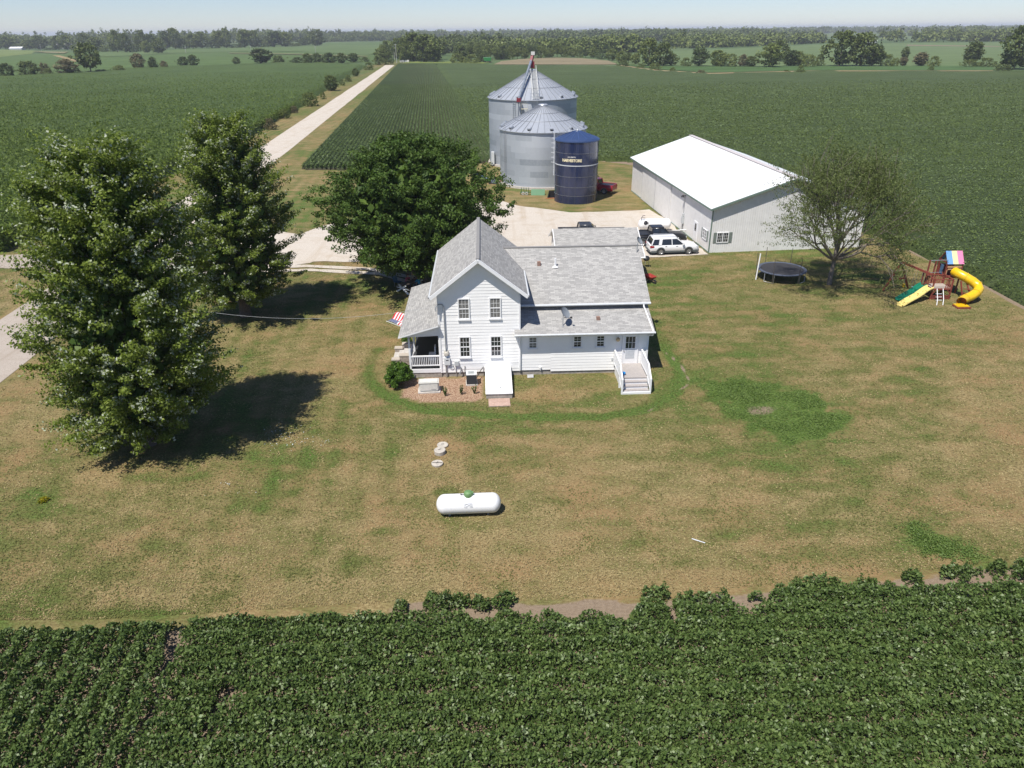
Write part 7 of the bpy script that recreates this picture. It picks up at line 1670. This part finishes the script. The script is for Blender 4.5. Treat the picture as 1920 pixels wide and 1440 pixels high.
def build_picnic():
    A_ = R(52); c = (-8.75, 60.35)
    t = thing('picnic_table', 'picnic table with crossed white legs in the shade of the wide maple', 'picnic table', (*c, 0), A_)
    wd = M('table_wood', (.20, .16, .13), .8, var=.2)
    mb = MB()
    for k in range(5): mb.box(-1.1, 1.1, -.38 + k * .155, -.24 + k * .155, .72, .76)
    mb.build('tabletop', wd, t)
    mb = MB()
    for s in (-1, 1): mb.box(-1.1, 1.1, s * .75 - .13, s * .75 + .13, .42, .46)
    mb.build('bench', wd, t)
    for x in (-1.15, .85):
        mb = MB(); mb.bar((x, -.75, 0), (x, .42, .72), .12, .12, up=(1, 0, 0)); mb.bar((x + .05, .75, 0), (x + .05, -.42, .72), .12, .12, up=(1, 0, 0)); mb.bar((x + .1, -.8, .39), (x + .1, .8, .39), .05, .08, up=(0, 0, 1)); mb.build('leg', trim, t)
    T = lambda x, y: (c[0] + x * math.cos(A_) - y * math.sin(A_), c[1] + x * math.sin(A_) + y * math.cos(A_), 0)
    person('person', 'person in a cream top, light hair, at the right end of the picnic table', T(.75, .78), A_, (.5, .47, .38), (.08, .09, .14), (.38, .30, .18))
    person('person', 'person in a pink top seated in the middle of the far picnic bench', T(.1, .80), A_, (.55, .12, .16), (.08, .09, .16), (.10, .06, .04), lean=.3)
    person('person', 'person in a blue shirt on the near bench of the picnic table', T(.25, -.72), A_ + PI, (.05, .28, .48), (.10, .10, .12), (.08, .05, .03))
    t = thing('lawn_chair', 'dark blue lawn chair left of the picnic table', 'chair', (-10.1, 61.3, 0), R(60))
    bl = M('chair_blue', (.03, .09, .16), .7); MB().box(-.25, .25, -.25, .25, .40, .44).build('seat', bl, t); MB().bar((0, .25, .42), (0, .42, 1.0), .5, .04, up=(1, 0, 0)).build('backrest', bl, t)
    for sx in (-.23, .23):
        for sy in (-.23, .23): MB().tube([(sx, sy, .42), (sx, sy * 1.15, 0)], .015, 6).build('leg', steel, t)

def build_house_side():
    # things by the right end of the house
    x, y = hl(14.35, 20.2)[:2]
    t = thing('barbecue_grill', 'black kettle grill standing right of the garage corner', 'grill', (12.95, 66.4, 0), 0)
    mb = MB(); mb.lathe([(0, .6), (.2, .64), (.3, .78), (.31, .86), (.22, 1.04), (0, 1.1)], 20); mb.build('kettle', black, t)
    mb = MB()
    for k in range(3): a = k * 2.1; mb.tube([(.18 * math.cos(a), .18 * math.sin(a), .7), (.35 * math.cos(a), .35 * math.sin(a), 0)], .014, 5)
    mb.build('leg', steel, t)
    t = thing('wheelbarrow', 'red wheelbarrow leaning near the right rear of the farmhouse', 'wheelbarrow', (12.55, 61.9, 0), R(-60))
    mb = MB(); mb.grid([[(-.3, -.25, .3), (.3, -.2, .3), (.3, .2, .3), (-.3, .25, .3)], [(-.5, -.38, .62), (.55, -.3, .58), (.55, .3, .58), (-.5, .38, .62)]], 0, False, True); mb.face([(-.3, -.25, .3), (-.3, .25, .3), (.3, .2, .3), (.3, -.2, .3)]); mb.build('tub', M('barrow_red', (.35, .05, .04), .5), t)
    mb = MB(); mb.lathe([(.1, -.04), (.19, -.04), (.19, .04), (.1, .04)], 16, (.62, 0, .19), axis='y'); mb.build('wheel', rubber, t)
    mb = MB()
    for s in (-1, 1): mb.tube([(.65, s * .06, .2), (-.3, s * .25, .32), (-1.1, s * .3, .6)], .02, 6); mb.tube([(-.35, s * .25, .3), (-.4, s * .28, 0)], .02, 6)
    mb.build('handle', M('barrow_wood', (.35, .24, .14), .8), t)
    t = thing('folding_chair', 'grey folding chair leaning against the right end wall of the house', 'chair', hl(13.85, .9), R(80))
    mb = MB()
    for s in (-.22, .22): mb.tube([(s, 0, 0), (s, .12, .9)], .014, 6); mb.tube([(s, .22, 0), (s, .05, .55)], .014, 6)
    mb.build('leg', M('chair_grey', (.2, .21, .22), .5), t); mb = MB(); mb.box(-.22, .22, .0, .05, .4, .62); mb.box(-.22, .22, .08, .11, .7, .9); mb.build('seat', M('chair_grey', (.2, .21, .22), .5), t)

def build_haze():
    bm = bmesh.new(); bmesh.ops.create_cube(bm, size=1.0)
    me = bpy.data.meshes.new('haze'); bm.to_mesh(me); bm.free(); o = bpy.data.objects.new('haze', me); COL.objects.link(o)
    z0, z1 = -24.0, 46.0
    o.location = (0, 19500, (z0 + z1) / 2); o.scale = (54000, 46000, z1 - z0)
    m = bpy.data.materials.new('haze_air'); m.use_nodes = True; n = m.node_tree; n.nodes.clear(); out = n.nodes.new("ShaderNodeOutputMaterial"); v = n.nodes.new("ShaderNodeVolumePrincipled")
    v.inputs['Color'].default_value = (.86, .91, .98, 1); v.inputs['Density'].default_value = HAZE; v.inputs['Anisotropy'].default_value = .0
    n.links.new(v.outputs[0], out.inputs['Volume']); me.materials.append(m); tag(o, kind='stuff')
HAZE = 0.00014
import time as _t
def _go(f, *a):
    t0 = _t.time(); r = f(*a); print('%-20s %.1fs' % (f.__name__, _t.time() - t0)); return r
_go(build_setting); _go(build_crops); _go(build_house); TM = _go(build_yard_items); _go(build_garage); _go(build_shed); _go(build_bins, TM)
_go(build_vehicles); _go(build_implements); _go(build_play); _go(build_picnic); _go(build_house_side); _go(build_big_trees); _go(build_far); _go(build_haze)
bpy.context.view_layer.update()
